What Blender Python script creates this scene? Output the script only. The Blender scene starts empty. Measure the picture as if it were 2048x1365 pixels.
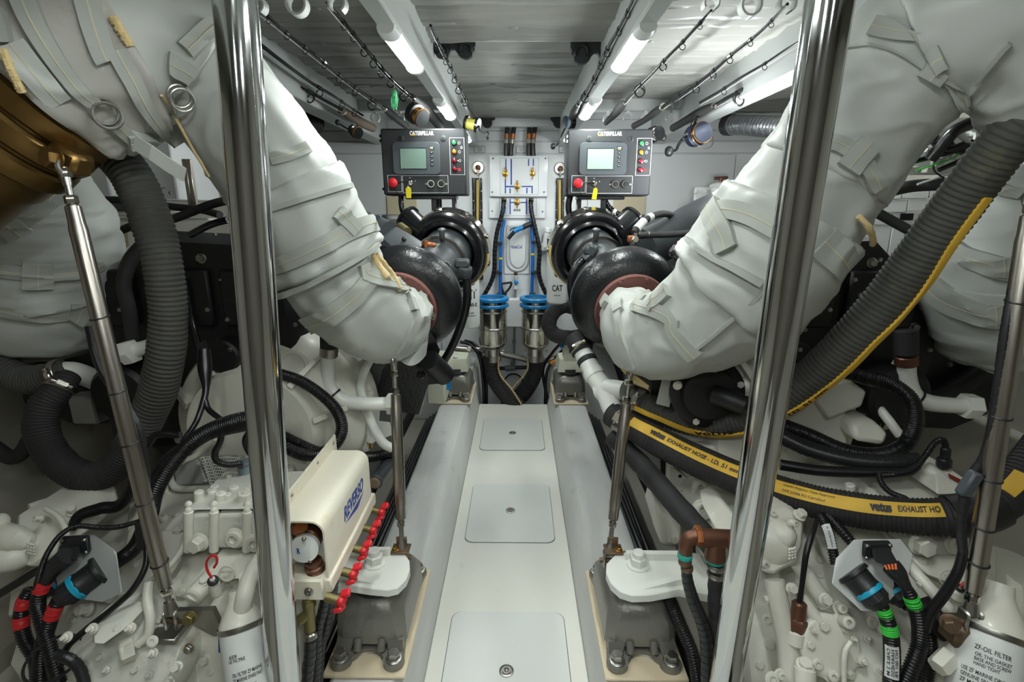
import bpy, bmesh, math, random
from mathutils import Vector as V, Matrix, noise
random.seed(7)
SC = bpy.context.scene
COL = SC.collection
R = math.radians
PI = math.pi

# ---------------------------------------------------------------- camera
F = 1020.0                                   # focal length in pixels of a 2048 px wide frame
CAM = V((0.03, 0.0, 1.3))
cd = bpy.data.cameras.new('camera')
cd.sensor_width = 36.0
cd.lens = F / 2048 * 36.0
cd.clip_start = 0.02
cam = bpy.data.objects.new('camera', cd)
COL.objects.link(cam)
cam.location = CAM
cam.rotation_euler = (R(90 - 14.4), 0, R(0.67))
SC.camera = cam
CR = cam.rotation_euler.to_matrix()
CRI = CR.transposed()

# ---------------------------------------------------------------- world, exposure
w = bpy.data.worlds.new('world')
SC.world = w
w.use_nodes = True
w.node_tree.nodes['Background'].inputs[0].default_value = (0.75, 0.82, 0.9, 1)
w.node_tree.nodes['Background'].inputs[1].default_value = 0.15
SC.view_settings.view_transform = 'Standard'
SC.view_settings.look = 'None'
SC.view_settings.gamma = 1.0
SC.view_settings.use_curve_mapping = False
SC.view_settings.exposure = 1.3
LAMP_POWER = 42.0                            # emission strength of the ceiling lamps


# ---------------------------------------------------------------- measuring helpers
def ray(px, py):
    return CR @ V(((px - 1024) / F, -(py - 682.5) / F, -1.0))

def P(px, py, Y):
    d = ray(px, py)
    return CAM + d * (Y / d.y)

def PZ(px, py, z):
    d = ray(px, py)
    return CAM + d * ((z - CAM.z) / d.z)

def PX(px, py, x):
    d = ray(px, py)
    return CAM + d * ((x - CAM.x) / d.x)

def depth(p):
    return -(CRI @ (V(p) - CAM)).z

def proj(p):
    q = CRI @ (V(p) - CAM)
    return (1024 + F * q.x / -q.z, 682.5 - F * q.y / -q.z)

def pr(wpx, p):                              # radius whose diameter covers wpx pixels at p
    return wpx * 0.5 * depth(p) / F

# ---------------------------------------------------------------- materials
def lin(c):
    return tuple(((v / 255) / 12.92 if v / 255 <= 0.04045 else ((v / 255 + 0.055) / 1.055) ** 2.4) for v in c)

MATS = {}
def M(name, rgb, rough=0.5, metal=0.0, var=0.06, vs=6.0, bump=0.0, bs=60.0, dirt=None, damt=0.0, ds=5.0,
      coat=0.0, emit=0.0, trans=0.0, stretch=None, alpha=1.0, rvar=0.0, weave=0.0):
    m = bpy.data.materials.new(name)
    m.use_nodes = True
    nt = m.node_tree
    N = nt.nodes
    L = nt.links
    b = N['Principled BSDF']
    c = lin(rgb)
    b.inputs['Roughness'].default_value = rough
    b.inputs['Metallic'].default_value = metal
    b.inputs['Coat Weight'].default_value = coat
    b.inputs['Transmission Weight'].default_value = trans
    b.inputs['Alpha'].default_value = alpha
    tc = N.new('ShaderNodeTexCoord')
    src = tc.outputs['Object']
    if stretch:
        mp = N.new('ShaderNodeMapping')
        mp.inputs['Scale'].default_value = stretch
        L.new(src, mp.inputs[0])
        src = mp.outputs[0]
    n = N.new('ShaderNodeTexNoise')
    n.inputs['Scale'].default_value = vs
    n.inputs['Detail'].default_value = 4
    L.new(src, n.inputs['Vector'])
    mix = N.new('ShaderNodeMix')
    mix.data_type = 'RGBA'
    mix.inputs[6].default_value = (*[v * (1 - var) for v in c], 1)
    mix.inputs[7].default_value = (*[min(1, v * (1 + var)) for v in c], 1)
    L.new(n.outputs['Fac'], mix.inputs[0])
    out = mix.outputs[2]
    if dirt:
        n2 = N.new('ShaderNodeTexNoise')
        n2.inputs['Scale'].default_value = ds
        n2.inputs['Detail'].default_value = 8
        n2.inputs['Roughness'].default_value = 0.7
        L.new(tc.outputs['Object'], n2.inputs['Vector'])
        rp = N.new('ShaderNodeMapRange')
        rp.inputs[1].default_value = 0.68 - 0.25 * damt
        rp.inputs[2].default_value = 0.86 - 0.2 * damt
        rp.inputs[3].default_value = 0
        rp.inputs[4].default_value = 0.85
        L.new(n2.outputs['Fac'], rp.inputs[0])
        m2 = N.new('ShaderNodeMix')
        m2.data_type = 'RGBA'
        L.new(rp.outputs[0], m2.inputs[0])
        L.new(out, m2.inputs[6])
        m2.inputs[7].default_value = (*lin(dirt), 1)
        out = m2.outputs[2]
    L.new(out, b.inputs['Base Color'])
    if rvar:
        mr = N.new('ShaderNodeMapRange')
        mr.inputs[3].default_value = max(0.02, rough - rvar)
        mr.inputs[4].default_value = min(1, rough + rvar)
        L.new(n.outputs['Fac'], mr.inputs[0])
        L.new(mr.outputs[0], b.inputs['Roughness'])
    if emit:
        L.new(out, b.inputs['Emission Color'])
        b.inputs['Emission Strength'].default_value = emit
    if bump:
        n3 = N.new('ShaderNodeTexNoise')
        n3.inputs['Scale'].default_value = bs
        n3.inputs['Detail'].default_value = 3
        L.new(src, n3.inputs['Vector'])
        bp = N.new('ShaderNodeBump')
        bp.inputs['Strength'].default_value = bump
        bp.inputs['Distance'].default_value = 0.004
        L.new(n3.outputs['Fac'], bp.inputs['Height'])
        L.new(bp.outputs[0], b.inputs['Normal'])
    MATS[name] = m
    return m

# ---------------------------------------------------------------- curves
def cr(pts, n):
    """Catmull-Rom through pts (any dimension tuples), n samples evenly spread by arc length of the first three."""
    pts = [tuple(p) for p in pts]
    D = len(pts[0])
    q = [tuple(2 * pts[0][k] - pts[1][k] for k in range(D))] + pts + [tuple(2 * pts[-1][k] - pts[-2][k] for k in range(D))]
    fine = []
    for i in range(1, len(q) - 2):
        for s in range(24):
            t = s / 24
            a, b, c, d = q[i - 1], q[i], q[i + 1], q[i + 2]
            fine.append([0.5 * (2 * b[k] + (c[k] - a[k]) * t + (2 * a[k] - 5 * b[k] + 4 * c[k] - d[k]) * t * t
                                + (3 * b[k] - a[k] - 3 * c[k] + d[k]) * t ** 3) for k in range(D)])
    fine.append(list(pts[-1]))
    acc = [0.0]
    for a, b in zip(fine, fine[1:]):
        acc.append(acc[-1] + math.dist(a[:3], b[:3]))
    out = []
    j = 0
    for i in range(n):
        s = acc[-1] * i / (n - 1)
        while j < len(acc) - 2 and acc[j + 1] < s:
            j += 1
        t = (s - acc[j]) / max(1e-9, acc[j + 1] - acc[j])
        out.append([fine[j][k] + (fine[j + 1][k] - fine[j][k]) * t for k in range(D)])
    return out

def frame(d):
    d = V(d).normalized()
    a = V((0, 0, 1)) if abs(d.z) < 0.9 else V((1, 0, 0))
    x = a.cross(d).normalized()
    return x, d.cross(x), d

class Spine:
    """A curve with a radius: gives points on the tube's surface."""
    def __init__(s, pts, n=80, rad=None):
        c = cr(pts, n)
        s.n = n
        s.p = [V(q[:3]) for q in c]
        s.r = [q[3] for q in c] if rad is None else [rad] * n
        s.T = []
        for i in range(n):
            s.T.append((s.p[min(n - 1, i + 1)] - s.p[max(0, i - 1)]).normalized())
        s.N = [frame(s.T[0])[0]]
        for i in range(1, n):
            v = s.N[-1] - s.T[i] * s.N[-1].dot(s.T[i])
            s.N.append(v.normalized())
        s.B = [s.T[i].cross(s.N[i]) for i in range(n)]
        s.len = sum((b - a).length for a, b in zip(s.p, s.p[1:]))
        s.disp = None
    def at(s, u):
        f = max(0.0, min(1.0, u)) * (s.n - 1)
        i = min(s.n - 2, int(f))
        t = f - i
        L = lambda A: A[i] * (1 - t) + A[i + 1] * t
        return L(s.p), L(s.T).normalized(), L(s.N).normalized(), L(s.B).normalized(), L(s.r)
    def surf(s, u, th, off=0.0):
        p, T, N, B, r = s.at(u)
        if s.disp:
            r = r + s.disp(u, th, r)
        return p + (N * math.cos(th) + B * math.sin(th)) * (r + off)
    def hit(s, px, py):
        best = None
        for i in range(0, 161):
            u = i / 160
            p, T, N, B, r = s.at(u)
            x, y = proj(p)
            if abs(x - px) > 420 or abs(y - py) > 420:
                continue
            for k in range(48):
                th = 2 * PI * k / 48
                nr = N * math.cos(th) + B * math.sin(th)
                q = p + nr * r
                if nr.dot(CAM - q) < 0:
                    continue
                x, y = proj(q)
                e = (x - px) ** 2 + (y - py) ** 2
                if best is None or e < best[0]:
                    best = (e, u, th)
        u, th = best[1], best[2]
        du, dt = 1 / 160, 2 * PI / 48
        for _ in range(7):
            du *= 0.5
            dt *= 0.5
            c = []
            for i in (-1, 0, 1):
                for k in (-1, 0, 1):
                    x, y = proj(s.surf(u + i * du, th + k * dt) if 0 <= u + i * du <= 1 else s.surf(u, th + k * dt))
                    c.append(((x - px) ** 2 + (y - py) ** 2, min(1, max(0, u + i * du)), th + k * dt))
            _, u, th = min(c)
        return u, th

# ---------------------------------------------------------------- mesh builder
WL = {}
class MB:
    def __init__(s):
        s.v, s.f, s.m = [], [], []
    def add(s, vs, fs, mi=0):
        o = len(s.v)
        s.v += [V(p) for p in vs]
        s.f += [[i + o for i in f] for f in fs]
        s.m += [mi] * len(fs)
        return s
    def hull(s, pts, mi=0):
        bm = bmesh.new()
        for p in pts:
            bm.verts.new(p)
        r = bmesh.ops.convex_hull(bm, input=bm.verts)
        bmesh.ops.delete(bm, geom=list({g for g in r['geom_unused'] + r['geom_interior'] if isinstance(g, bmesh.types.BMVert)}), context='VERTS')
        bmesh.ops.dissolve_limit(bm, angle_limit=0.01, verts=bm.verts, edges=bm.edges)
        bm.verts.index_update()
        s.add([v.co.copy() for v in bm.verts], [[v.index for v in f.verts] for f in bm.faces], mi)
        bm.free()
        return s
    def box(s, c, size, rot=None, b=0.0, mi=0):
        hx, hy, hz = [q / 2 for q in size]
        b = min(b, hx * 0.95, hy * 0.95, hz * 0.95)
        pts = []
        for sx in (-1, 1):
            for sy in (-1, 1):
                for sz in (-1, 1):
                    if b:
                        pts += [V((sx * hx, sy * (hy - b), sz * (hz - b))), V((sx * (hx - b), sy * hy, sz * (hz - b))), V((sx * (hx - b), sy * (hy - b), sz * hz))]
                    else:
                        pts.append(V((sx * hx, sy * hy, sz * hz)))
        pts = [V(c) + (rot @ p if rot else p) for p in pts]
        if b:
            return s.hull(pts, mi)
        return s.add(pts, [(0, 1, 3, 2), (4, 6, 7, 5), (0, 4, 5, 1), (2, 3, 7, 6), (0, 2, 6, 4), (1, 5, 7, 3)], mi)
    def bb(s, a, c, b=0.0, mi=0):
        a, c = V(a), V(c)
        return s.box((a + c) / 2, [abs(q) for q in (c - a)], None, b, mi)
    def lathe(s, o, ax, prof, seg=24, mi=0, cap=True, arc=2 * PI, start=None):
        x, y, z = frame(ax)
        if start is not None:
            x = (V(start) - z * V(start).dot(z)).normalized()
            y = z.cross(x)
        o = V(o)
        vs, fs = [], []
        k = len(prof)
        full = abs(arc - 2 * PI) < 1e-6
        ns = seg if full else seg + 1
        for i in range(ns):
            a = arc * i / seg
            d = x * math.cos(a) + y * math.sin(a)
            for r, h in prof:
                vs.append(o + d * max(r, 1e-5) + z * h)
        for i in range(seg):
            j = (i + 1) % ns
            for q in range(k - 1):
                fs.append((i * k + q, j * k + q, j * k + q + 1, i * k + q + 1))
        if cap and full:
            if prof[0][0] > 1e-4:
                fs.append([i * k for i in range(seg)][::-1])
            if prof[-1][0] > 1e-4:
                fs.append([i * k + k - 1 for i in range(seg)])
        return s.add(vs, fs, mi)
    def cyl(s, p0, p1, r0, r1=None, seg=16, b=0.0, mi=0):
        p0, p1 = V(p0), V(p1)
        r1 = r0 if r1 is None else r1
        h = (p1 - p0).length
        if b:
            return s.lathe(p0, p1 - p0, [(r0 - b, 0), (r0, b), (r1, h - b), (r1 - b, h)], seg, mi)
        return s.lathe(p0, p1 - p0, [(r0, 0), (r1, h)], seg, mi)
    def ring(s, c, ax, ro, ri, h, seg=32, mi=0, b=0.0):
        z = V(ax).normalized()
        c = V(c) - z * h / 2
        return s.lathe(c, z, [(ri, 0), (ro - b, 0), (ro, b), (ro, h - b), (ro - b, h), (ri, h), (ri, 0)], seg, mi, cap=False)
    def torus(s, c, ax, ro, r, seg=28, rs=8, mi=0, arc=2 * PI, start=None):
        prof = [(ro + r * math.cos(2 * PI * k / rs), r * math.sin(2 * PI * k / rs)) for k in range(rs + 1)]
        return s.lathe(c, ax, prof, seg, mi, cap=False, arc=arc, start=start)
    def tube(s, sp, seg=14, caps=True, mi=0, mod=None, twist=None):
        vs, fs = [], []
        n = sp.n
        for i in range(n):
            u = i / (n - 1)
            for k in range(seg):
                th = 2 * PI * k / seg
                r = sp.r[i]
                if sp.disp:
                    r += sp.disp(u, th, r)
                if mod:
                    r += mod(u, th)
                vs.append(sp.p[i] + (sp.N[i] * math.cos(th) + sp.B[i] * math.sin(th)) * r)
        for i in range(n - 1):
            for k in range(seg):
                j = (k + 1) % seg
                fs.append((i * seg + k, i * seg + j, (i + 1) * seg + j, (i + 1) * seg + k))
        if caps:
            fs.append(list(range(seg))[::-1])
            fs.append([(n - 1) * seg + k for k in range(seg)])
        return s.add(vs, fs, mi)
    def pipe(s, pts, r, n=24, seg=10, mi=0):
        return s.tube(Spine([tuple(p) + (r,) for p in pts], n), seg, True, mi)
    def ell(s, c, rad, rot=None, seg=20, rings=12, mi=0):
        vs, fs = [], []
        for i in range(rings + 1):
            a = PI * i / rings
            for k in range(seg):
                t = 2 * PI * k / seg
                p = V((rad[0] * math.sin(a) * math.cos(t), rad[1] * math.sin(a) * math.sin(t), rad[2] * math.cos(a)))
                vs.append(V(c) + (rot @ p if rot else p))
        for i in range(rings):
            for k in range(seg):
                j = (k + 1) % seg
                fs.append((i * seg + k, (i + 1) * seg + k, (i + 1) * seg + j, i * seg + j))
        return s.add(vs, fs, mi)
    def prism(s, poly, o, ex, ey, h, mi=0, b=0.0):
        """2-D polygon in the plane (ex, ey) at o, extruded by vector h."""
        o, ex, ey, h = V(o), V(ex), V(ey), V(h)
        k = len(poly)
        if b:
            cx = sum(p[0] for p in poly) / k
            cy = sum(p[1] for p in poly) / k
            hn = h.normalized()
            inset = []
            for x, y in poly:
                d = math.hypot(x - cx, y - cy) or 1
                inset.append((x - (x - cx) / d * b, y - (y - cy) / d * b))
            lay = [(inset, V((0, 0, 0))), (poly, hn * b), (poly, h - hn * b), (inset, h)]
        else:
            lay = [(poly, V((0, 0, 0))), (poly, h)]
        vs = [o + ex * x + ey * y + off for pl, off in lay for x, y in pl]
        fs = []
        for q in range(len(lay) - 1):
            for i in range(k):
                j = (i + 1) % k
                fs.append((q * k + i, q * k + j, (q + 1) * k + j, (q + 1) * k + i))
        fs.append(list(range(k))[::-1])
        fs.append([(len(lay) - 1) * k + i for i in range(k)])
        return s.add(vs, fs, mi)
    def hexn(s, p, d, r, h, mi=0, n=6):
        return s.lathe(p, d, [(r * 0.97, 0), (r, h * 0.1), (r, h * 0.88), (r * 0.86, h)], n, mi)
    def ribbon(s, sp, path, width, off=0.004, n=40, mi=0, closed=False, nw=5):
        """A strap lying on the tube sp; path = list of (u, theta)."""
        q = []
        for i, (u, th) in enumerate(path):
            if q:
                while th - q[-1][1] > PI: th -= 2 * PI
                while th - q[-1][1] < -PI: th += 2 * PI
            q.append((u, th))
        # work in (s, w) arc units
        rr = sum(sp.at(u)[4] for u, _ in q) / len(q)
        c = cr([(u * sp.len, th * rr, 0.0) for u, th in q], n)
        vs, fs = [], []
        for i in range(n):
            a, b = c[max(0, i - 1)], c[min(n - 1, i + 1)]
            t = V((b[0] - a[0], b[1] - a[1])).normalized()
            nn = V((-t.y, t.x))
            row = []
            for lay, o2 in ((0, -0.012), (1, off)):
                for k in range(nw):
                    e = (k / (nw - 1) - 0.5) * width
                    row.append(sp.surf((c[i][0] + nn.x * e) / sp.len, (c[i][1] + nn.y * e) / rr, o2))
            vs += row
        w2 = 2 * nw
        for i in range(n - 1):
            for k in range(nw - 1):
                fs.append((i * w2 + nw + k, (i + 1) * w2 + nw + k, (i + 1) * w2 + nw + k + 1, i * w2 + nw + k + 1))
            fs.append((i * w2, (i + 1) * w2, (i + 1) * w2 + nw, i * w2 + nw))
            fs.append((i * w2 + nw - 1, i * w2 + w2 - 1, (i + 1) * w2 + w2 - 1, (i + 1) * w2 + nw - 1))
        for i in (0, n - 1):
            for k in range(nw - 1):
                fs.append((i * w2 + k, i * w2 + k + 1, i * w2 + nw + k + 1, i * w2 + nw + k))
        return s.add(vs, fs, mi)
    def pribbon(s, sp, pix, width, off=0.004, n=40, mi=0, nw=5):
        return s.ribbon(sp, [sp.hit(*p) for p in pix], width, off, n, mi, nw=nw)
    def xf(s, mat):
        s.v = [mat @ p for p in s.v]
        return s
    def join(s, o):
        return s.add(o.v, o.f)
    def build(s, name, mat, parent=None, label=None, cat=None, group=None, kind=None, angle=38, origin=None):
        me = bpy.data.meshes.new(name)
        if origin is None:
            lo = [min(p[k] for p in s.v) for k in range(3)]
            hi = [max(p[k] for p in s.v) for k in range(3)]
            c = V([(a + b) / 2 for a, b in zip(lo, hi)])
            if parent is None:
                c.z = lo[2]
        else:
            c = V(origin)
        me.from_pydata([p - c for p in s.v], [], s.f)
        mats = mat if isinstance(mat, (list, tuple)) else [mat]
        for m in mats:
            me.materials.append(MATS[m] if isinstance(m, str) else m)
        if len(mats) > 1:
            me.polygons.foreach_set('material_index', s.m)
        me.polygons.foreach_set('use_smooth', [True] * len(s.f))
        me.set_sharp_from_angle(angle=R(angle))
        me.update()
        o = bpy.data.objects.new(name, me)
        COL.objects.link(o)
        place(o, c, parent)
        tag(o, label, cat, group, kind)
        return o

def place(o, c, parent):
    o.parent = parent
    o.location = V(c) - (WL[parent.name] if parent else V((0, 0, 0)))
    WL[o.name] = V(c)

def tag(o, label=None, cat=None, group=None, kind=None):
    if label: o['label'] = label
    if cat: o['category'] = cat
    if group: o['group'] = group
    if kind: o['kind'] = kind
    return o

def thing(name, label, cat, loc, group=None):
    o = bpy.data.objects.new(name, None)
    o.empty_display_size = 0.05
    COL.objects.link(o)
    place(o, loc, None)
    return tag(o, label, cat, group)

# shared meshes for repeated small pieces ---------------------------------------
SHARED = {}
def shared(kind, mat):
    key = (kind, mat)
    if key in SHARED:
        return SHARED[key]
    b = MB()
    z = (0, 0, 1)
    if kind == 'bolt':
        b.lathe((0, 0, 0), z, [(1.3, 0), (1.3, 0.12), (1.15, 0.2)], 14)
        b.hexn((0, 0, 0.2), z, 1.0, 0.8)
    elif kind == 'stud':
        b.lathe((0, 0, 0), z, [(1.3, 0), (1.3, 0.1)], 14)
        b.hexn((0, 0, 0.1), z, 1.0, 0.45)
        b.lathe((0, 0, 0.5), z, [(0.55, 0), (0.55, 0.42), (0.45, 0.5)], 10)
    elif kind == 'plug':
        b.lathe((0, 0, 0), z, [(1.25, 0), (1.25, 0.35), (1.0, 0.45), (1.0, 0.9), (0.9, 1.0), (0.52, 1.0)], 18, cap=False)
        b.lathe((0, 0, 0), z, [(0.52, 1.0), (0.5, 0.6), (0.0, 0.6)], 6, cap=False)
    elif kind == 'screw':
        b.lathe((0, 0, 0), z, [(1.0, 0), (1.0, 0.3), (0.75, 0.75), (0.35, 1.0)], 10)
    elif kind == 'ball':
        b.ell((0, 0, 0), (1, 1, 1), None, 12, 8)
    elif kind == 'socket':
        b.lathe((0, 0, 0), z, [(1.45, 0), (1.45, 0.12), (1.0, 0.14), (1.0, 0.95), (0.9, 1.0), (0.5, 1.0), (0.5, 0.6), (0, 0.6)], 12, cap=False)
    me = bpy.data.meshes.new(kind)
    me.from_pydata(b.v, [], b.f)
    me.materials.append(MATS[mat])
    me.polygons.foreach_set('use_smooth', [True] * len(b.f))
    me.set_sharp_from_angle(angle=R(35))
    SHARED[key] = me
    return me

def inst(kind, name, p, d, r, h, mat, parent):
    o = bpy.data.objects.new(name, shared(kind, mat))
    COL.objects.link(o)
    x, y, z = frame(d)
    o.rotation_euler = Matrix((x, y, z)).transposed().to_euler()
    o.scale = (r, r, h)
    place(o, p, parent)
    return o

def bolt(parent, p, d, r, mat='steel', h=None, kind='bolt', name='bolt'):
    return inst(kind, name, p, d, r, h if h else r * 1.1, mat, parent)

# lettering ---------------------------------------------------------------------
TXT = {}
def textmesh(s, bold=0.0, shear=0.0):
    key = (s, bold, shear)
    if key not in TXT:
        c = bpy.data.curves.new('lettering', 'FONT')
        c.body = s
        c.size = 1.0
        c.offset = bold
        c.shear = shear
        c.resolution_u = 3
        o = bpy.data.objects.new('lettering', c)
        COL.objects.link(o)
        dg = bpy.context.evaluated_depsgraph_get()
        me = bpy.data.meshes.new_from_object(o.evaluated_get(dg))
        vs = [v.co.copy() for v in me.vertices]
        fs = [list(p.vertices) for p in me.polygons]
        bpy.data.objects.remove(o)
        bpy.data.curves.remove(c)
        bpy.data.meshes.remove(me)
        x0 = min(v.x for v in vs); x1 = max(v.x for v in vs)
        y0 = min(v.y for v in vs); y1 = max(v.y for v in vs)
        TXT[key] = ([((v.x - x0) / (x1 - x0), (v.y - y0) / (y1 - y0)) for v in vs], fs, (x1 - x0) / (y1 - y0))
    return TXT[key]

def flat_text(mb, s, o, ex, ey, w, h, bold=0.0, shear=0.0, mi=0):
    """Lettering filling a w x h rectangle whose lower left corner is o."""
    vs, fs, asp = textmesh(s, bold, shear)
    mb.add([V(o) + V(ex) * (x * w) + V(ey) * (y * h) for x, y in vs], fs, mi)

def tube_text(mb, sp, s, u0, u1, thc, h, off=0.002, bold=0.0, flip=1, shear=0.0, mi=0):
    vs, fs, asp = textmesh(s, bold, shear)
    vs2 = []
    for x, y in vs:
        u = u0 + (u1 - u0) * x
        r = sp.at(u)[4]
        vs2.append(sp.surf(u, thc + flip * (y - 0.5) * h / r, off))
    mb.add(vs2, fs, mi)

def face_theta(sp, u, target=None):
    """theta on the tube that faces the target."""
    p, T, N, B, r = sp.at(u)
    d = (V(target) if target else CAM) - p
    return math.atan2(d.dot(B), d.dot(N))

def psp(pix, n=60, scale=1.0):
    """Spine from (px, py, Y, width in px)."""
    pts = []
    for q in pix:
        p = P(q[0], q[1], q[2])
        pts.append((p.x, p.y, p.z, pr(q[3], p) * scale))
    return Spine(pts, n)

def rsp(pix, rad, n=60):
    return Spine([tuple(P(*q[:3])) + (rad,) for q in pix], n)
# ---------------------------------------------------------------- materials
M('gelcoat', (232, 231, 222), 0.35, var=0.03, vs=3, bump=0.05, bs=40, dirt=(170, 165, 150), damt=0.1, ds=14)
M('hatch', (224, 227, 223), 0.28, var=0.02, dirt=(190, 190, 184), damt=0.1, ds=9)
M('bed', (212, 213, 210), 0.5, var=0.07, vs=9, bump=0.12, bs=30, stretch=(8, 1, 1), dirt=(150, 150, 148), damt=0.25, ds=6)
M('hull', (178, 174, 162), 0.5, var=0.05, dirt=(150, 144, 128), damt=0.2, ds=3)
M('wall', (222, 225, 226), 0.36, var=0.02, vs=2)
M('wall_dark_line', (96, 98, 98), 0.6)
M('foam', (142, 142, 136), 0.38, var=0.06, vs=10, bump=0.12, bs=90)
M('beam', (188, 192, 190), 0.42, var=0.05, vs=4, stretch=(6, 1, 6), bump=0.04)
M('lamp_glow', (248, 255, 252), 0.5, emit=LAMP_POWER, var=0)
M('white_plastic', (226, 228, 228), 0.35, var=0.02)
M('jacket', (178, 181, 176), 0.48, var=0.05, vs=5, bump=0.10, bs=420, dirt=(168, 156, 136), damt=0.18, ds=2.6)
M('jacket_strap', (164, 167, 160), 0.6, var=0.05, vs=8, bump=0.12, bs=500, dirt=(150, 134, 110), damt=0.2, ds=5)
M('jacket_old', (170, 168, 160), 0.6, var=0.08, vs=6, bump=0.12, bs=420, dirt=(140, 112, 84), damt=0.4, ds=5)
M('cord', (214, 190, 140), 0.9, var=0.15, vs=60, bump=0.4, bs=300)
M('chrome', (205, 206, 206), 0.09, 1.0, var=0.04, vs=3, rvar=0.05, stretch=(1, 1, 6))
M('brushed', (172, 166, 158), 0.3, 1.0, var=0.05, vs=30, stretch=(6, 6, 0.4), rvar=0.05)
M('steel', (168, 166, 160), 0.35, 1.0, var=0.1, vs=30, dirt=(110, 92, 70), damt=0.15, ds=40)
M('polished', (196, 192, 184), 0.14, 1.0, var=0.05, vs=5, stretch=(1, 1, 0.4))
M('rusty', (120, 100, 82), 0.5, 0.7, var=0.2, vs=30, dirt=(120, 66, 34), damt=0.5, ds=30, bump=0.2)
M('bronze_band', (128, 100, 56), 0.36, 0.85, var=0.25, vs=7, dirt=(84, 62, 40), damt=0.4, ds=6, bump=0.08)
M('brass', (190, 150, 70), 0.3, 1.0, var=0.1, vs=20)
M('bronze', (112, 76, 60), 0.42, 0.6, var=0.12, vs=14, dirt=(84, 48, 36), damt=0.3, ds=20, bump=0.1)
M('teal_seal', (40, 164, 150), 0.55, var=0.15, vs=40, bump=0.3, bs=80)
M('black_gloss', (26, 27, 29), 0.22, var=0.2, vs=8, coat=0.3)
M('black_cast', (24, 25, 27), 0.3, var=0.15, vs=14, bump=0.35, bs=120)
M('black_engine', (20, 20, 21), 0.5, var=0.2, vs=8, bump=0.15, bs=60)
M('grey_cast', (62, 66, 69), 0.45, var=0.1, vs=10, bump=0.15, bs=90)
M('rubber', (44, 44, 44), 0.72, var=0.15, vs=12, bump=0.2, bs=100)
M('hose_grey', (70, 70, 66), 0.75, var=0.16, vs=9, bump=0.35, bs=70, dirt=(104, 100, 66), damt=0.3, ds=7)
M('loom', (22, 22, 23), 0.3, var=0.2, vs=12)
M('spiral', (34, 35, 36), 0.36, var=0.15)
M('tape', (30, 30, 31), 0.5, var=0.2, vs=30, bump=0.2)
M('panel_black', (48, 50, 52), 0.55, var=0.06, vs=20, bump=0.1, bs=300)
M('panel_grey', (72, 78, 82), 0.5, var=0.05, bump=0.08, bs=300)
M('lcd', (118, 142, 130), 0.25, var=0.04, vs=3)
M('lcd_pale', (150, 172, 158), 0.25, var=0.04, vs=3)
M('print_white', (226, 228, 228), 0.5, var=0)
M('print_black', (26, 26, 28), 0.5, var=0)
M('print_blue', (44, 72, 160), 0.5, var=0.05)
M('print_yellow', (228, 176, 40), 0.5, var=0)
M('red', (214, 36, 46), 0.35, var=0.05)
M('red_dark', (150, 24, 44), 0.25, var=0.05)
M('green_lens', (60, 176, 96), 0.2, var=0.05)
M('orange_lens', (238, 140, 30), 0.2, var=0.05)
M('yellow_tag', (226, 210, 20), 0.45, var=0.05)
M('orange', (230, 140, 20), 0.45, var=0.05)
M('blue_plastic', (24, 130, 196), 0.35, var=0.05)
M('blue_hose', (24, 104, 184), 0.4, var=0.08)
M('cyan', (24, 156, 190), 0.4, var=0.05)
M('red_tape', (206, 40, 46), 0.4, var=0.08, bump=0.2)
M('green_tape', (60, 206, 70), 0.4, var=0.08, bump=0.2)
M('yellow_stripe', (222, 178, 62), 0.6, var=0.14, vs=20, dirt=(120, 96, 50), damt=0.25, ds=16)
M('gear', (220, 218, 206), 0.36, var=0.04, vs=8, bump=0.22, bs=55, dirt=(160, 138, 106), damt=0.16, ds=11, coat=0.15)
M('gear_rust', (214, 214, 204), 0.42, var=0.05, vs=8, bump=0.25, bs=55, dirt=(168, 118, 66), damt=0.36, ds=14)
M('white_paint', (228, 229, 222), 0.34, var=0.03, bump=0.05, bs=30, dirt=(190, 180, 160), damt=0.1, ds=8)
M('mount', (138, 136, 129), 0.36, 0.45, var=0.12, vs=14, bump=0.22, bs=110, dirt=(82, 80, 74), damt=0.3, ds=12)
M('plywood', (222, 206, 176), 0.6, var=0.06, dirt=(168, 130, 84), damt=0.2, ds=10)
M('cream_box', (206, 208, 188), 0.45, var=0.03)
M('stained_white', (230, 224, 206), 0.38, var=0.05, vs=3, dirt=(204, 172, 118), damt=0.34, ds=4)
M('flange_red', (112, 70, 64), 0.75, var=0.14, vs=20, bump=0.3, bs=90)
M('wood_band', (206, 184, 122), 0.6, var=0.1, vs=10)
M('clear', (225, 232, 235), 0.08, var=0, trans=0.92)
M('gauge_tube', (196, 168, 92), 0.2, var=0.15, vs=4)
M('pvc_grey', (120, 126, 132), 0.45, var=0.05)
M('filter_white', (222, 224, 222), 0.32, var=0.02)
M('silver_foil', (182, 186, 190), 0.32, 0.9, var=0.12, vs=30, bump=0.5, bs=60)
M('black_plastic', (32, 33, 35), 0.45, var=0.1, bump=0.1, bs=200)
M('green_lure', (110, 226, 160), 0.4, var=0.1)
M('rod_cork', (120, 104, 86), 0.7, var=0.2, vs=40)
M('gold', (190, 140, 80), 0.3, 1.0, var=0.1)
M('dark_hole', (8, 8, 8), 0.9, var=0)
M('plate_grey', (168, 170, 168), 0.42, 0.3, var=0.05, vs=10)
M('label_paper', (214, 216, 214), 0.5, var=0.03)
M('wire_orange', (226, 110, 60), 0.5, var=0.1)
M('board_gloss', (226, 229, 231), 0.12, var=0.01)
M('locker_grey', (196, 199, 201), 0.4, var=0.02)
M('clear_grey', (206, 210, 210), 0.2, var=0.02)

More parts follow.
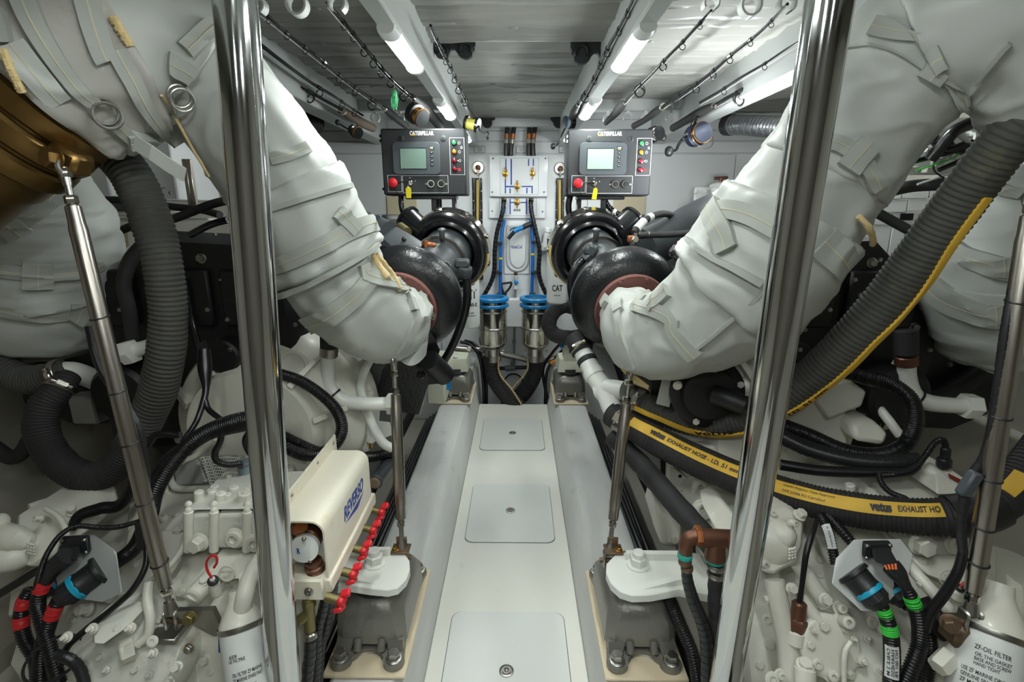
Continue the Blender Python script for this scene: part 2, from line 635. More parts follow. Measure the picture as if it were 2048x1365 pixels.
def perforated():
    m = M('perforated', (206, 206, 198), 0.4, var=0.03)
    nt = m.node_tree
    b = nt.nodes['Principled BSDF']
    src = b.inputs['Base Color'].links[0].from_socket
    tc = nt.nodes.new('ShaderNodeTexCoord')
    vo = nt.nodes.new('ShaderNodeTexVoronoi')
    vo.inputs['Scale'].default_value = 170
    vo.inputs['Randomness'].default_value = 0.0
    nt.links.new(tc.outputs['Object'], vo.inputs['Vector'])
    lt = nt.nodes.new('ShaderNodeMath'); lt.operation = 'LESS_THAN'; lt.inputs[1].default_value = 0.36
    nt.links.new(vo.outputs['Distance'], lt.inputs[0])
    mx = nt.nodes.new('ShaderNodeMix'); mx.data_type = 'RGBA'
    nt.links.new(lt.outputs[0], mx.inputs[0]); nt.links.new(src, mx.inputs[6]); mx.inputs[7].default_value = (0.01, 0.01, 0.01, 1)
    nt.links.new(mx.outputs[2], b.inputs['Base Color'])
perforated()
M('cap_blue', (128, 142, 150), 0.3, var=0.05)
M('oxide_red', (120, 30, 26), 0.6, var=0.1)
M('yellow_line', (196, 190, 90), 0.5, var=0.1)
M('blue_reel', (22, 30, 52), 0.4, 0.2, var=0.1)
M('wood_pale', (204, 192, 162), 0.6, var=0.05)
M('brass_dull', (128, 118, 78), 0.45, 0.7, var=0.15, vs=20)
M('plate_pale', (204, 206, 204), 0.42, 0.1, var=0.04, vs=10)
M('copper', (176, 110, 70), 0.4, 0.8, var=0.15, vs=20)
M('assumed_work_glow', (248, 253, 255), 0.5, emit=LAMP_POWER * 2.2, var=0)  # emission of the assumed, unseen work lamp behind the right exhaust

M('stitch', (196, 188, 160), 0.8, var=0.1)
M('aft_bulkhead', (112, 106, 98), 0.5, var=0.1, vs=3)
# ================================================================ THE ROOM
YB = 3.75            # back wall
XW = 1.9             # side walls
ZC = 1.90            # ceiling
YF = -0.9            # wall behind the camera
# floor: bilge sole with the raised walkway moulding in the middle
MB().bb((-XW, YF, -0.34), (XW, YB, -0.30)).build('floor', 'hull', kind='structure', label='pale bilge sole below the engines', origin=(0, 1.4, -0.34))
b = MB()
b.bb((-0.235, YF, -0.3), (0.235, 3.31, 0.0), 0.004)
b.build('floor', 'gelcoat', kind='structure', label='white moulded walkway between the engine beds')
for sgn, nm in ((-1, 'trim_1'), (1, 'trim_2')):
    b = MB()
    prof = [(0.236, -0.3), (0.236, 0.0), (0.262, 0.125), (0.285, 0.15), (0.43, 0.15), (0.445, 0.14), (0.445, -0.3)]
    b.prism([(sgn * x, z) for x, z in prof], (0, YF, 0), (1, 0, 0), (0, 0, 1), (0, 3.31 - YF, 0))
    # front engine foot pad stands a little higher at the far end
    b.prism([(sgn * x, z) for x, z in [(0.236, -0.3), (0.262, 0.17), (0.29, 0.21), (0.43, 0.21), (0.445, 0.2), (0.445, -0.3)]],
            (0, 3.31, 0), (1, 0, 0), (0, 0, 1), (0, YB - 3.31, 0))
    b.build(nm, 'bed', kind='structure', label='grey-white engine bed stringer on the %s of the walkway' % ('left' if sgn < 0 else 'right'))
# outboard bearers of the engines (far side stringers)
for sgn, nm in ((-1, 'trim_3'), (1, 'trim_4')):
    b = MB()
    b.bb((sgn * 1.12, YF, -0.3), (sgn * 1.3, YB, 0.15), 0.01)
    b.build(nm, 'hull', kind='structure')
# hull sides: vertical above, raked below
for sgn, nm in ((-1, 'wall_left'), (1, 'wall_right')):
    b = MB()
    b.prism([(sgn * XW, -0.34), (sgn * XW, 2.0), (sgn * (XW + 0.06), 2.0), (sgn * (XW + 0.06), -0.34)], (0, YF, 0), (1, 0, 0), (0, 0, 1), (0, YB - YF + 0.1, 0))
    b.prism([(sgn * 1.30, -0.3), (sgn * 1.32, 0.18), (sgn * XW, 0.5), (sgn * XW, -0.3)], (0, YF, 0), (1, 0, 0), (0, 0, 1), (0, YB - YF, 0))
    b.build(nm, 'hull', kind='structure', label='pale hull side on the %s' % ('left' if sgn < 0 else 'right'))
MB().bb((-XW, YF - 0.05, -0.34), (XW, YF, 2.0)).build('wall_front', 'aft_bulkhead', kind='structure', label='bulkhead behind the camera')

# back wall with its lining panels
wb = MB().bb((-XW - 0.06, YB, -0.34), (XW + 0.06, YB + 0.06, 2.0)).build('wall_back', 'wall', kind='structure', label='pale grey forward bulkhead')
def zpx(py, Y):
    return P(1024, py, Y).z
zs = [zpx(262, YB), zpx(283, YB), zpx(308, YB)]
xL, xR = P(623, 360, YB).x, P(1466, 360, YB).x
pan = [(-XW, zs[0], XW, 1.90), (-XW, zs[1], XW, zs[0]), (-XW, zs[2], XW, zs[1]),
       (-XW, -0.3, xL, zs[2]), (xL, -0.3, -0.55, zs[2]), (-0.55, -0.3, 0.52, zs[2]), (0.52, -0.3, xR, zs[2]), (xR, -0.3, XW, zs[2])]
for x0, z0, x1, z1 in pan:
    MB().bb((x0 + 0.003, YB - 0.014, z0 + 0.003), (x1 - 0.003, YB + 0.0, z1 - 0.003), 0.003).build('wall_panel', 'wall', parent=wb)
# ------------------------------------------------------------ ceiling
def quilt(x0, x1, y0, y1, z, sag, seed, nx, ny, pitch=0.17):
    vs, fs = [], []
    pins = []
    k = 0
    yy = y0 + pitch * 1.1
    while yy < y1 - 0.04:
        for j in range(max(1, int((x1 - x0) / 0.36))):
            pins.append((x0 + 0.16 + 0.36 * j + (0.18 if k % 2 else 0) * 0.6, yy))
        yy += pitch * 2
        k += 1
    for i in range(nx + 1):
        for j in range(ny + 1):
            x = x0 + (x1 - x0) * i / nx
            y = y0 + (y1 - y0) * j / ny
            wob = noise.noise(V((x * 3, y * 2, seed))) * 0.03
            ph = ((y + wob - y0) / pitch) % 1.0
            s = sag * (abs(math.sin(PI * ph)) ** 0.5)
            rid = noise.noise(V((x * 2.2, (y + wob) * 26, seed + 5)))
            w2 = noise.noise(V((x * 1.6, y * 1.2, seed + 9))) * 0.05
            fold = abs(((y + w2) / (pitch * 0.5)) % 1.0 - 0.5) * 2
            amp = max(0, noise.noise(V((x * 1.3, y * 5, seed + 3))) + 0.35)
            s += 0.006 * max(0, rid) + 0.011 * amp * max(0, 1 - fold * 5) + 0.003 * noise.noise(V((x * 9, y * 14, seed)))
            for px_, py_ in pins:
                d = math.hypot(x - px_, y - py_)
                if d < 0.1:
                    s *= 0.25 + 0.75 * (d / 0.1)
            vs.append((x, y, z - s))
    for i in range(nx):
        for j in range(ny):
            a = i * (ny + 1) + j
            fs.append((a, a + 1, a + ny + 2, a + ny + 1))
    return MB().add(vs, fs), pins

ceil = MB().bb((-XW - 0.06, YF, ZC + 0.05), (XW + 0.06, YB, ZC + 0.10)).build('ceiling', 'foam', kind='structure', label='foil-faced foam lined deckhead')
def cpanel(x0, x1, y0, y1, z, sag, seed, th=0.05):
    m, pins = quilt(x0, x1, y0, y1, z, sag, seed, max(20, int((x1 - x0) * 60)), max(20, int((y1 - y0) * 170)))
    m.bb((x0, y0, z + 0.001), (x1, y1, z + th))
    o = m.build('ceiling_panel', 'foam', parent=ceil)
    for x, y in pins:
        if y > 0.9:
            inst('screw', 'stud', (x, y, z - 0.001), (0, 0, -1), 0.016, 0.006, 'foam', o)
BXL = (-0.305, -0.255)     # left light beam
BXR = (0.305, 0.355)
cpanel(BXL[1], BXR[0], 0.55, 1.85, 1.845, 0.012, 1.0, 0.09)
cpanel(BXL[1], BXR[0], 1.87, 3.62, ZC, 0.012, 2.0)
cpanel(-0.86, BXL[0], 0.55, 3.3, ZC, 0.010, 3.0)
cpanel(BXR[1], 0.93, 0.55, 3.3, ZC, 0.010, 4.0)
cpanel(-XW, -0.96, 0.2, 3.5, ZC, 0.010, 5.0)
cpanel(1.03, XW, 0.2, 3.5, ZC, 0.010, 6.0)
cpanel(-XW, XW, YF, 0.19, ZC, 0.006, 7.0)
MB().bb((BXL[1], 1.845, 1.835), (BXR[0], 1.868, ZC + 0.04), 0.003).build('edge_batten', 'beam', parent=ceil)
# beams
for nm, x0, x1, z0, lab in (('trim_5', BXL[0], BXL[1], 1.72, 'left lamp-carrying deck beam'), ('trim_6', BXR[0], BXR[1], 1.72, 'right lamp-carrying deck beam'),
                            ('trim_7', -0.96, -0.86, 1.74, 'outboard deck beam over the left engine'), ('trim_8', 0.93, 1.03, 1.74, 'outboard deck beam over the right engine')):
    b = MB()
    b.bb((x0, YF, z0), (x1, 3.74, ZC + 0.05), 0.006)
    b.build(nm, 'beam', kind='structure', label=lab)
# cross header at the back on which the rod clips sit
for nm, x0, x1 in (('trim_9', -0.86, -0.31), ('trim_10', 0.36, 0.93)):
    MB().bb((x0, 3.05, 1.835), (x1, 3.12, ZC), 0.005).build(nm, 'beam', kind='structure', label='pale batten carrying rod clips at the %s rear' % ('left' if x0 < 0 else 'right'))
MB().bb((BXL[1], 3.64, 1.84), (BXR[0], 3.735, ZC + 0.05), 0.005).build('trim_11', 'wall', kind='structure', label='header above the valve board')

# ------------------------------------------------------------ lamps on the beams
def lamp(cx, y0, y1, z, label, wid=0.052):
    t = thing('ceiling_lamp', label, 'lamp', (cx, (y0 + y1) / 2, z), 'deck beam lamps')
    MB().bb((cx - wid / 2, y0, z - 0.008), (cx + wid / 2, y1, z), 0.003).build('backplate', 'white_plastic', parent=t)
    # half-round glowing tube with rounded end
    prof = [(wid * 0.43 * math.cos(a), -0.008 - 0.014 * math.sin(a)) for a in [PI * k / 10 for k in range(11)]]
    b = MB()
    b.prism(prof, (cx, y0 + 0.035, z), (1, 0, 0), (0, 0, 1), (0, y1 - y0 - 0.06, 0))
    b.build('diffuser', 'lamp_glow', parent=t)
    for ya, yb in ((y0 - 0.012, y0 + 0.037), (y1 - 0.028, y1 + 0.006)):
        pts = []
        for k in range(13):
            a = PI * k / 12
            for q, sc in ((0, 0.8), (0.35, 1.0), (1, 1.03)):
                yy = ya + (yb - ya) * q if ya < y1 - 0.1 else yb - (yb - ya) * q
                pts.append(V((cx + wid * 0.48 * sc * math.cos(a), yy, z - 0.006 - 0.018 * sc * math.sin(a))))
                pts.append(V((cx + wid * 0.48 * sc * math.cos(a), yy, z)))
        MB().hull(pts).build('end_cap', 'white_plastic', parent=t)
    return t
cxl, cxr = (BXL[0] + BXL[1]) / 2, (BXR[0] + BXR[1]) / 2
lamp(cxl, 1.34, 1.70, 1.72, 'nearer glowing lamp on the left deck beam')
lamp(cxl, 2.15, 2.52, 1.72, 'farther glowing lamp on the left deck beam, above the left control panel')
lamp(cxr, 1.34, 1.70, 1.72, 'nearer glowing lamp on the right deck beam')
lamp(cxr, 2.15, 2.52, 1.72, 'farther glowing lamp on the right deck beam, above the right control panel')
for k, yy in enumerate((0.42, -0.34)):  # assumed lamps out of view, continuing each beam's row to light the near end
    lamp(cxl, yy, yy + 0.36, 1.72, ('assumed unseen lamp on the left deck beam overhead of the camera', 'assumed unseen lamp on the left deck beam behind the camera')[k])
    lamp(cxr, yy, yy + 0.36, 1.72, ('assumed unseen lamp on the right deck beam overhead of the camera', 'assumed unseen lamp on the right deck beam behind the camera')[k])
lamp(cxl, 2.98, 3.34, 1.72, 'added third lamp on the left deck beam to brighten the bulkhead, unseen behind the left control panel')  # extra unseen pair, added to brighten the middle of the back wall
lamp(cxr, 2.98, 3.34, 1.72, 'added third lamp on the right deck beam to brighten the bulkhead, unseen behind the right control panel')
lamp(1.22, 1.95, 2.31, 1.84, 'outboard lamp under the deckhead over the right engine', 0.08)

# hatches in the walkway
def hatch(p4, lab, ly):
    (xa, ya), (xb, yb) = p4
    c = ((xa + xb) / 2, (ya + yb) / 2, 0)
    t = thing('floor_hatch', lab, 'hatch', c, 'walkway hatches')
    rr = 0.035
    def rr_poly(x0, y0, x1, y1, r):
        out = []
        for cx_, cy_, a0 in ((x1 - r, y1 - r, 0), (x0 + r, y1 - r, 90), (x0 + r, y0 + r, 180), (x1 - r, y0 + r, 270)):
            for k in range(7):
                a = R(a0 + 15 * k)
                out.append((cx_ + r * math.cos(a), cy_ + r * math.sin(a)))
        return out
    MB().prism(rr_poly(xa, ya, xb, yb, rr), (0, 0, 0.0005), (1, 0, 0), (0, 1, 0), (0, 0, 0.001)).build('seam', 'wall_dark_line', parent=t)
    MB().prism(rr_poly(xa + 0.0022, ya + 0.0022, xb - 0.0022, yb - 0.0022, rr), (0, 0, 0.0005), (1, 0, 0), (0, 1, 0), (0, 0, 0.004), b=0.001).build('lid', 'hatch', parent=t)
    l = V(((xa + xb) / 2, ly, 0.0045))
    o = MB().lathe(l, (0, 0, 1), [(0.0, 0.0), (0.021, 0), (0.021, 0.003), (0.017, 0.004), (0.016, 0.002), (0.0, 0.002)], 24, cap=False).build('lift_latch', 'steel', parent=t)
    MB().ring(l + V((0, 0, 0.003)), (0, 0, 1), 0.0125, 0.008, 0.004, 20).build('ring_pull', 'steel', parent=o)
    MB().ell(l + V((0, 0, 0.003)), (0.006, 0.006, 0.004)).build('latch_button', 'steel', parent=o)
q = lambda py: PZ(1024, py, 0).y
hatch(((-0.185, 0.75), (0.185, q(1225))), 'white walkway hatch nearest the camera, cut by the frame', q(1346))
hatch(((-0.185, q(1087)), (0.185, q(970))), 'white walkway hatch in the middle of the three', q(1024))
hatch(((-0.185, q(902)), (0.185, q(838))), 'white walkway hatch farthest from the camera, near the strainers', q(868))
# ================================================================ THINGS ON THE BACK WALL
YW = YB - 0.014
def W(px, py, off=0.0):
    return P(px, py, YW - off)
def wbox(mb, x0, y0, x1, y1, front, back, b=0.0, mi=0):
    """Box whose front face, standing `front` off the wall, covers the pixel rectangle."""
    xm, ym = (x0 + x1) / 2, (y0 + y1) / 2
    xa, xb = W(x0, ym, front).x, W(x1, ym, front).x
    za, zb = W(xm, y1, front).z, W(xm, y0, front).z
    return mb.bb((xa, YW - front, za), (xb, YW - back, zb), b, mi)
EX, EZ, FY = V((1, 0, 0)), V((0, 0, 1)), V((0, -1, 0))

def valve(px, py, off, parent):
    c = W(px, py, off)
    o = MB().lathe(c, FY, [(0.020, 0), (0.020, 0.006), (0.017, 0.012), (0.011, 0.014), (0.009, 0.024), (0.0, 0.026)], 20).build('brass_valve', 'brass', parent=parent)
    MB().lathe(c + FY * 0.014, FY, [(0.013, 0), (0.013, 0.004), (0.0, 0.005)], 16).build('valve_cap', 'gold', parent=o)
    m = MB()
    m.box(c + V((0, -0.022, 0.018)), (0.012, 0.008, 0.045), None, 0.003)
    m.box(c + V((0, -0.022, -0.03)), (0.008, 0.008, 0.02), None, 0.002)
    m.build('valve_lever', 'brass', parent=o)

for (x0, y0, x1, y1, fr, lab, rect, lines, valves, screws) in (
    (979, 311, 1096, 393.5, 0.045, 'white valve board with blue flow lines and three brass valves', (1000, 316, 1077, 390),
     [(1010.5, 318, 1013, 343), (1009.5, 354, 1012, 387), (1021, 318, 1024, 370), (1019, 377, 1021.5, 387), (1056, 318, 1058.5, 332), (1065.5, 318, 1068, 332),
      (1063, 372, 1065.5, 387), (1052.5, 376, 1055, 387), (1012, 372, 1028, 375), (1043, 372, 1064, 374.5)],
     [(1010.5, 348), (1065, 347.5), (1034.5, 373.5)], [(986, 317), (1091, 317), (984.5, 384.5), (1088, 384.5)]),
    (978, 394.5, 1091, 437, 0.02, 'lower white valve board with a single brass valve between two hose fittings', (999, 396, 1073, 432),
     [(1019, 398, 1021.5, 429), (1052, 398, 1054.5, 429), (1021, 404, 1028, 406.5), (1041, 404, 1053, 406.5)],
     [(1034, 405.5)], [(984.5, 422.5), (1085, 423.5)])):
    t = thing('valve_board', lab, 'valve board', W((x0 + x1) / 2, y1, 0))
    wbox(MB(), x0, y0, x1, y1, fr, 0.0, 0.003).build('board', 'board_gloss' if 'board_gloss' in MATS else 'white_plastic', parent=t)
    m = MB()
    rx0, ry0, rx1, ry1 = rect
    for a in ((rx0, ry0, rx1, ry0 + 0.5), (rx0, ry1 - 0.5, rx1, ry1), (rx0, ry0, rx0 + 0.5, ry1), (rx1 - 0.5, ry0, rx1, ry1)):
        wbox(m, *a, fr + 0.0008, fr)
    m.build('border_line', 'wall_dark_line', parent=t)
    for l in lines:
        wbox(MB(), *l, fr + 0.001, fr).build('flow_line', 'print_blue', parent=t)
    for vx, vy in valves:
        valve(vx, vy, fr, t)
    for sx, sy in screws:
        inst('screw', 'screw', W(sx, sy, fr), FY, 0.006, 0.004, 'wall_dark_line', t)
    if len(valves) == 1:
        m = MB()
        for k in range(2):
            for j in range(3):
                wbox(m, 1027 + j * 5, 419 + k * 2.2, 1031 + j * 5, 420.3 + k * 2.2, fr + 0.001, fr)
        m.build('caption', 'print_black', parent=t)

# four black hoses dropping behind the upper board
def banded_hose(pix, lab):
    sp = rsp([(x, y, YW - 0.05 if i else YW - 0.03) for i, (x, y) in enumerate(pix)], 0.0158, 30)
    t = thing('water_hose', lab, 'hose', sp.p[-1], 'hoses above the valve board')
    MB().tube(sp, 14).build('hose', 'spiral', parent=t)
    for u0, u1, mt, nm, k in ((0.42, 0.56, 'copper', 'ferrule', 1.04), (0.56, 0.68, 'polished', 'crimp_collar', 1.12)):
        a, b2 = sp.at(u0)[0], sp.at(u1)[0]
        MB().cyl(a, b2, 0.0158 * k, seg=16, b=0.002).build(nm, mt, parent=t)
banded_hose([(1016, 236), (1014, 262), (1012.5, 285), (1012, 312)], 'leftmost black hose above the valve board')
banded_hose([(1031, 236), (1027, 262), (1023.5, 285), (1021, 312)], 'second black hose from the left above the valve board')
banded_hose([(1060, 236), (1058.5, 262), (1057.5, 285), (1057.5, 312)], 'third black hose from the left above the valve board')
banded_hose([(1075, 236), (1069, 262), (1066, 285), (1067, 312)], 'rightmost black hose above the valve board')

for x0, x1, lab in ((948, 970.5, 'small framed notice left of the hoses'), (1032, 1053, 'small framed notice between the two hose pairs'), (1118, 1139, 'small framed notice partly hidden by the right control panel')):
    t = thing('notice_plate', lab, 'notice', W((x0 + x1) / 2, 305.5, 0), 'bulkhead notices')
    wbox(MB(), x0, 291.5, x1, 305.5, 0.006, 0.0).build('frame', 'wall_dark_line', parent=t)
    wbox(MB(), x0 + 0.7, 292.2, x1 - 0.7, 304.8, 0.007, 0.0).build('card', 'label_paper', parent=t)
    m = MB()
    for k in range(5):
        a = 4 + (k * 37 % 5)
        wbox(m, x0 + a, 293.6 + 2.1 * k, x1 - a, 294.5 + 2.1 * k, 0.0076, 0.007)
    m.build('print_lines', 'pvc_grey', parent=t)

# sight gauges
for x0, x1, yb, vx, vy, lab in ((945.5, 965, 560, 956.5, 336, 'left'), (1111, 1128, 520, 1120, 338, 'right')):
    xm = (x0 + x1) / 2
    t = thing('sight_gauge', 'tall black tank sight gauge with round valve, %s of the valve board' % lab, 'gauge', W(xm, yb, 0), 'tank sight gauges')
    wbox(MB(), x0, 356, x1, yb, 0.03, 0.0, 0.003).build('back_strip', 'black_gloss', parent=t)
    wbox(MB(), xm - 6.5, 357, xm - 4.5, yb, 0.036, 0.028).build('edge_rail', 'polished', parent=t)
    wbox(MB(), xm + 4.5, 357, xm + 6.5, yb, 0.036, 0.028).build('edge_rail', 'polished', parent=t)
    MB().cyl(W(xm, 360, 0.036), W(xm - 0.5, yb, 0.036), 0.0095, seg=12).build('sight_tube', 'gauge_tube', parent=t)
    for k in range(9):
        y = 364 + k * 19
        if y < yb - 4:
            for s in (-1, 1):
                inst('screw', 'screw', W(xm + s * 7.6, y, 0.03), FY, 0.006, 0.005, 'polished', t)
    c = W(vx, vy, 0)
    MB().lathe(c, FY, [(0.0, 0.0), (0.072, 0), (0.072, 0.004), (0.0, 0.005)], 36).build('clear_disc', 'white_plastic', parent=t)
    MB().lathe(c, FY, [(0.042, 0.005), (0.043, 0.02), (0.037, 0.026), (0.031, 0.026), (0.03, 0.014), (0, 0.014)], 28, cap=False).build('valve_collar', 'polished', parent=t)
    o = MB().lathe(c + FY * 0.014, FY, [(0.018, 0), (0.018, 0.02), (0.01, 0.026), (0, 0.026)], 14).build('valve_core', 'bronze', parent=t)
    MB().box(c + V((0, -0.03, -0.03)), (0.012, 0.012, 0.05), None, 0.003).build('valve_arm', 'polished', parent=t)

# hose coil locker
t = thing('wash_down_locker', 'white recessed wash-down hose locker with lettering between the blue hoses', 'locker', W(1033, 548, 0))
wbox(MB(), 1007.5, 444, 1059.5, 548.5, 0.008, 0.0, 0.003).build('flange', 'white_plastic', parent=t)
def upoly(x0, y0, x1, y1, off, r0=3.0):
    pts = []
    xm, rx = (x0 + x1) / 2, (x1 - x0) / 2
    for k in range(7):
        a = R(90 * k / 6); pts.append((x1 - r0 + r0 * math.sin(a), y0 + r0 - r0 * math.cos(a)))
    pts = [(x0 + r0, y0), (x1 - r0, y0), (x1, y0 + r0)]
    for k in range(13):
        a = PI * k / 12
        pts.append((xm + rx * math.cos(a) * (1 if abs(math.cos(a)) > .0 else 1), y1 - 22 + 22 * math.sin(a)))
    pts.append((x0, y0 + r0))
    return [(W(x, y, off).x, W(x, y, off).z) for x, y in pts]
m = MB()
po, pi_ = upoly(1011, 449.5, 1058.5, 546, 0.008), upoly(1014, 452.5, 1055.5, 542, 0.008)
k = len(po)
m.add([(x, YW - 0.008, z) for x, z in po] + [(x, YW - 0.02, z) for x, z in pi_] + [(x, YW - 0.0085, z) for x, z in upoly(1018, 458, 1052, 534, 0.008)],
      [(i, (i + 1) % k, k + (i + 1) % k, k + i) for i in range(k)] + [(k + i, k + (i + 1) % k, 2 * k + (i + 1) % k, 2 * k + i) for i in range(k)] + [[2 * k + i for i in range(k)]])
m.build('recess', 'locker_grey' if 'locker_grey' in MATS else 'white_plastic', parent=t)
m = MB()
a, c = W(1019.5, 494.5, 0.03), W(1046.5, 494.5, 0.03)
MB().prism(upoly(1019.5, 463, 1051.5, 537, 0.02, 8.0), (0, YW - 0.008, 0), (1, 0, 0), (0, 0, 1), (0, -0.015, 0), b=0.006).build('canister', 'filter_white', parent=t)
a = W(1022, 497.5, 0.024); c = W(1044, 490.5, 0.024)
flat_text(m, 'HoseCoil', (a.x, YW - 0.0235, a.z), EX, EZ, c.x - a.x, c.z - a.z, 0.02)
m.build('lettering', 'print_blue', parent=t)
MB().cyl(W(1031.5, 545, 0.03), W(1031.5, 551, 0.03), 0.013, seg=12).build('brass_elbow', 'bronze', parent=t)
MB().lathe(W(1031.5, 551, 0.03), (0, 0, -1), [(0.016, 0), (0.016, 0.024), (0.012, 0.03), (0.012, 0.075), (0.016, 0.08), (0.016, 0.1)], 14).build('drain_valve', 'filter_white', parent=t)
MB().lathe(W(1032.5, 565, 0.045), FY, [(0.016, 0), (0.016, 0.012), (0.01, 0.016), (0, 0.016)], 16).build('valve_knob', 'blue_plastic', parent=t)
MB().pipe([W(1031, 576, 0.03), W(1030, 620, 0.03), W(1029, 660, 0.03), W(1028, 730, 0.03)], 0.0085, 12, 10).build('drain_pipe', 'pvc_grey', parent=t)
MB().cyl(W(1028.5, 680, 0.03), W(1028.4, 686, 0.03), 0.013, seg=12).build('pipe_union', 'pvc_grey', parent=t)
t = thing('spray_gun', 'blue and black spray gun clipped in front of the wash-down locker', 'spray gun', W(1030, 478, 0.07))
MB().pipe([W(1016.5, 478, 0.07), W(1022, 471, 0.07), W(1029, 463.5, 0.075)], 0.014, 12, 10).build('grip', 'black_plastic', parent=t)
MB().pipe([W(1028, 463, 0.075), W(1036, 459, 0.075), W(1046, 455, 0.07)], 0.018, 12, 12).build('body', 'blue_plastic', parent=t)
MB().pipe([W(1044, 456, 0.07), W(1054, 451, 0.07), W(1061, 448.5, 0.06)], 0.018, 12, 12).build('nozzle', 'black_plastic', parent=t)
MB().pipe([W(1020, 462, 0.08), W(1024, 457.5, 0.08), W(1033, 455.5, 0.08)], 0.004, 12, 8).build('trigger_guard', 'black_plastic', parent=t)

# blue and black hoses below the boards
def wallhose(name, lab, pix, rad, mat, group=None, tie=None, clips=()):
    sp = rsp([(x, y, YW - o) for x, y, o in pix], rad, 50)
    t = thing(name, lab, 'hose', sp.p[-1], group)
    if mat == 'spiral':
        nt = sp.len / 0.022
        MB().tube(sp, 14, mod=None).build('hose', 'spiral', parent=t)
        m = MB()
        nn = int(sp.len / 0.03)
        for i in range(nn):
            u = (i + 0.5) / nn
            p, T = sp.at(u)[:2]
            m.ring(p, T, rad * 1.07, rad * 0.95, 0.012, 14)
        m.build('spiral_wrap', 'black_gloss', parent=t)['kind'] = 'stuff'
    else:
        MB().tube(sp, 14).build('hose', mat, parent=t)
    if tie:
        p, T = sp.at(tie)[:2]
        MB().ring(p, T, rad * 1.1, rad * 0.9, 0.014, 16).build('marker_band', 'yellow_tag', parent=t)
    return sp, t
wallhose('blue_hose', 'blue hose left of the wash-down locker', [(1009, 440, .04), (1003, 470, .05), (1001.5, 520, .05), (1000.5, 592, .05)], 0.0125, 'blue_hose', 'blue wall hoses', 0.5)
wallhose('blue_hose', 'blue hose right of the wash-down locker', [(1061.5, 438, .04), (1065, 470, .05), (1065.5, 520, .05), (1063.5, 592, .05)], 0.0125, 'blue_hose', 'blue wall hoses', 0.45)
sp, t = wallhose('sleeved_hose', 'black spiral-wrapped hose curving down left of the locker', [(1007.5, 402, .06), (1005, 425, .07), (994, 465, .07), (989.5, 500, .07), (988.5, 540, .07), (982, 565, .07), (966, 595, .08)], 0.0155, 'spiral', 'sleeved wall hoses')
m = MB(); c = W(1008, 396, .03)
m.hexn(c + V((0, -.03, .0)), (0, 0, -1), 0.02, 0.03); m.cyl(c + V((0, -.03, -.03)), c + V((-.002, -.03, -.075)), 0.015, seg=12)
m.build('hose_fitting', 'polished', parent=t)
MB().cyl(W(1007.8, 413, .06), W(1006, 426, .068), 0.0165, seg=14).build('blue_end', 'blue_hose', parent=t)
sp, t = wallhose('sleeved_hose', 'black spiral-wrapped hose curving down right of the locker', [(1061.5, 402, .06), (1063, 425, .07), (1072, 465, .07), (1079, 500, .07), (1077.5, 540, .07), (1082, 565, .07), (1096, 597, .08)], 0.0155, 'spiral', 'sleeved wall hoses')
m = MB(); c = W(1062, 396, .03)
m.hexn(c + V((0, -.03, .0)), (0, 0, -1), 0.02, 0.03); m.cyl(c + V((0, -.03, -.03)), c + V((.002, -.03, -.075)), 0.015, seg=12)
m.build('hose_fitting', 'polished', parent=t)
MB().cyl(W(1061.6, 413, .06), W(1062.6, 426, .068), 0.0165, seg=14).build('blue_end', 'blue_hose', parent=t)
for x0, x1, y, lab in ((989, 1005, 487, 'upper black hose clip left of the locker'), (988, 1004, 545.5, 'middle black hose clip left of the locker'), (993, 1006, 591, 'lowest black hose clip left of the locker'),
                       (1063, 1078, 484, 'upper black hose clip right of the locker'), (1062, 1079, 545.5, 'middle black hose clip right of the locker'), (1059, 1071, 590, 'lowest black hose clip right of the locker')):
    t = MB()
    wbox(t, x0, y - 2, x1, y + 2.4, 0.075, 0.0, 0.004)
    t.build('hose_clip', 'black_plastic', label=lab, cat='clip', group='wall hose clips')
# D-handle
t = thing('boat_hook_handle', 'black D-shaped handle hanging beside the drain valve', 'handle', W(1010, 600, .04))
MB().pipe([W(1008, 588, .05), W(1003.5, 576, .05), W(1003.5, 568, .05), W(1013, 566.5, .05), W(1022.5, 566, .05), W(1020, 575, .05), W(1013, 584, .05), W(1008.5, 588, .05)], 0.0085, 40, 10).build('grip_loop', 'black_plastic', parent=t)
MB().pipe([W(1010, 586, .05), W(1009, 600, .05)], 0.014, 6, 10).build('shaft', 'black_plastic', parent=t)
# cover board between the strainers
b = MB(); wbox(b, 975, 599, 1092, 655, 0.10, 0.0, 0.006)
b.build('cover_board', 'white_plastic', label='plain white cover box behind the two strainers', cat='cover')

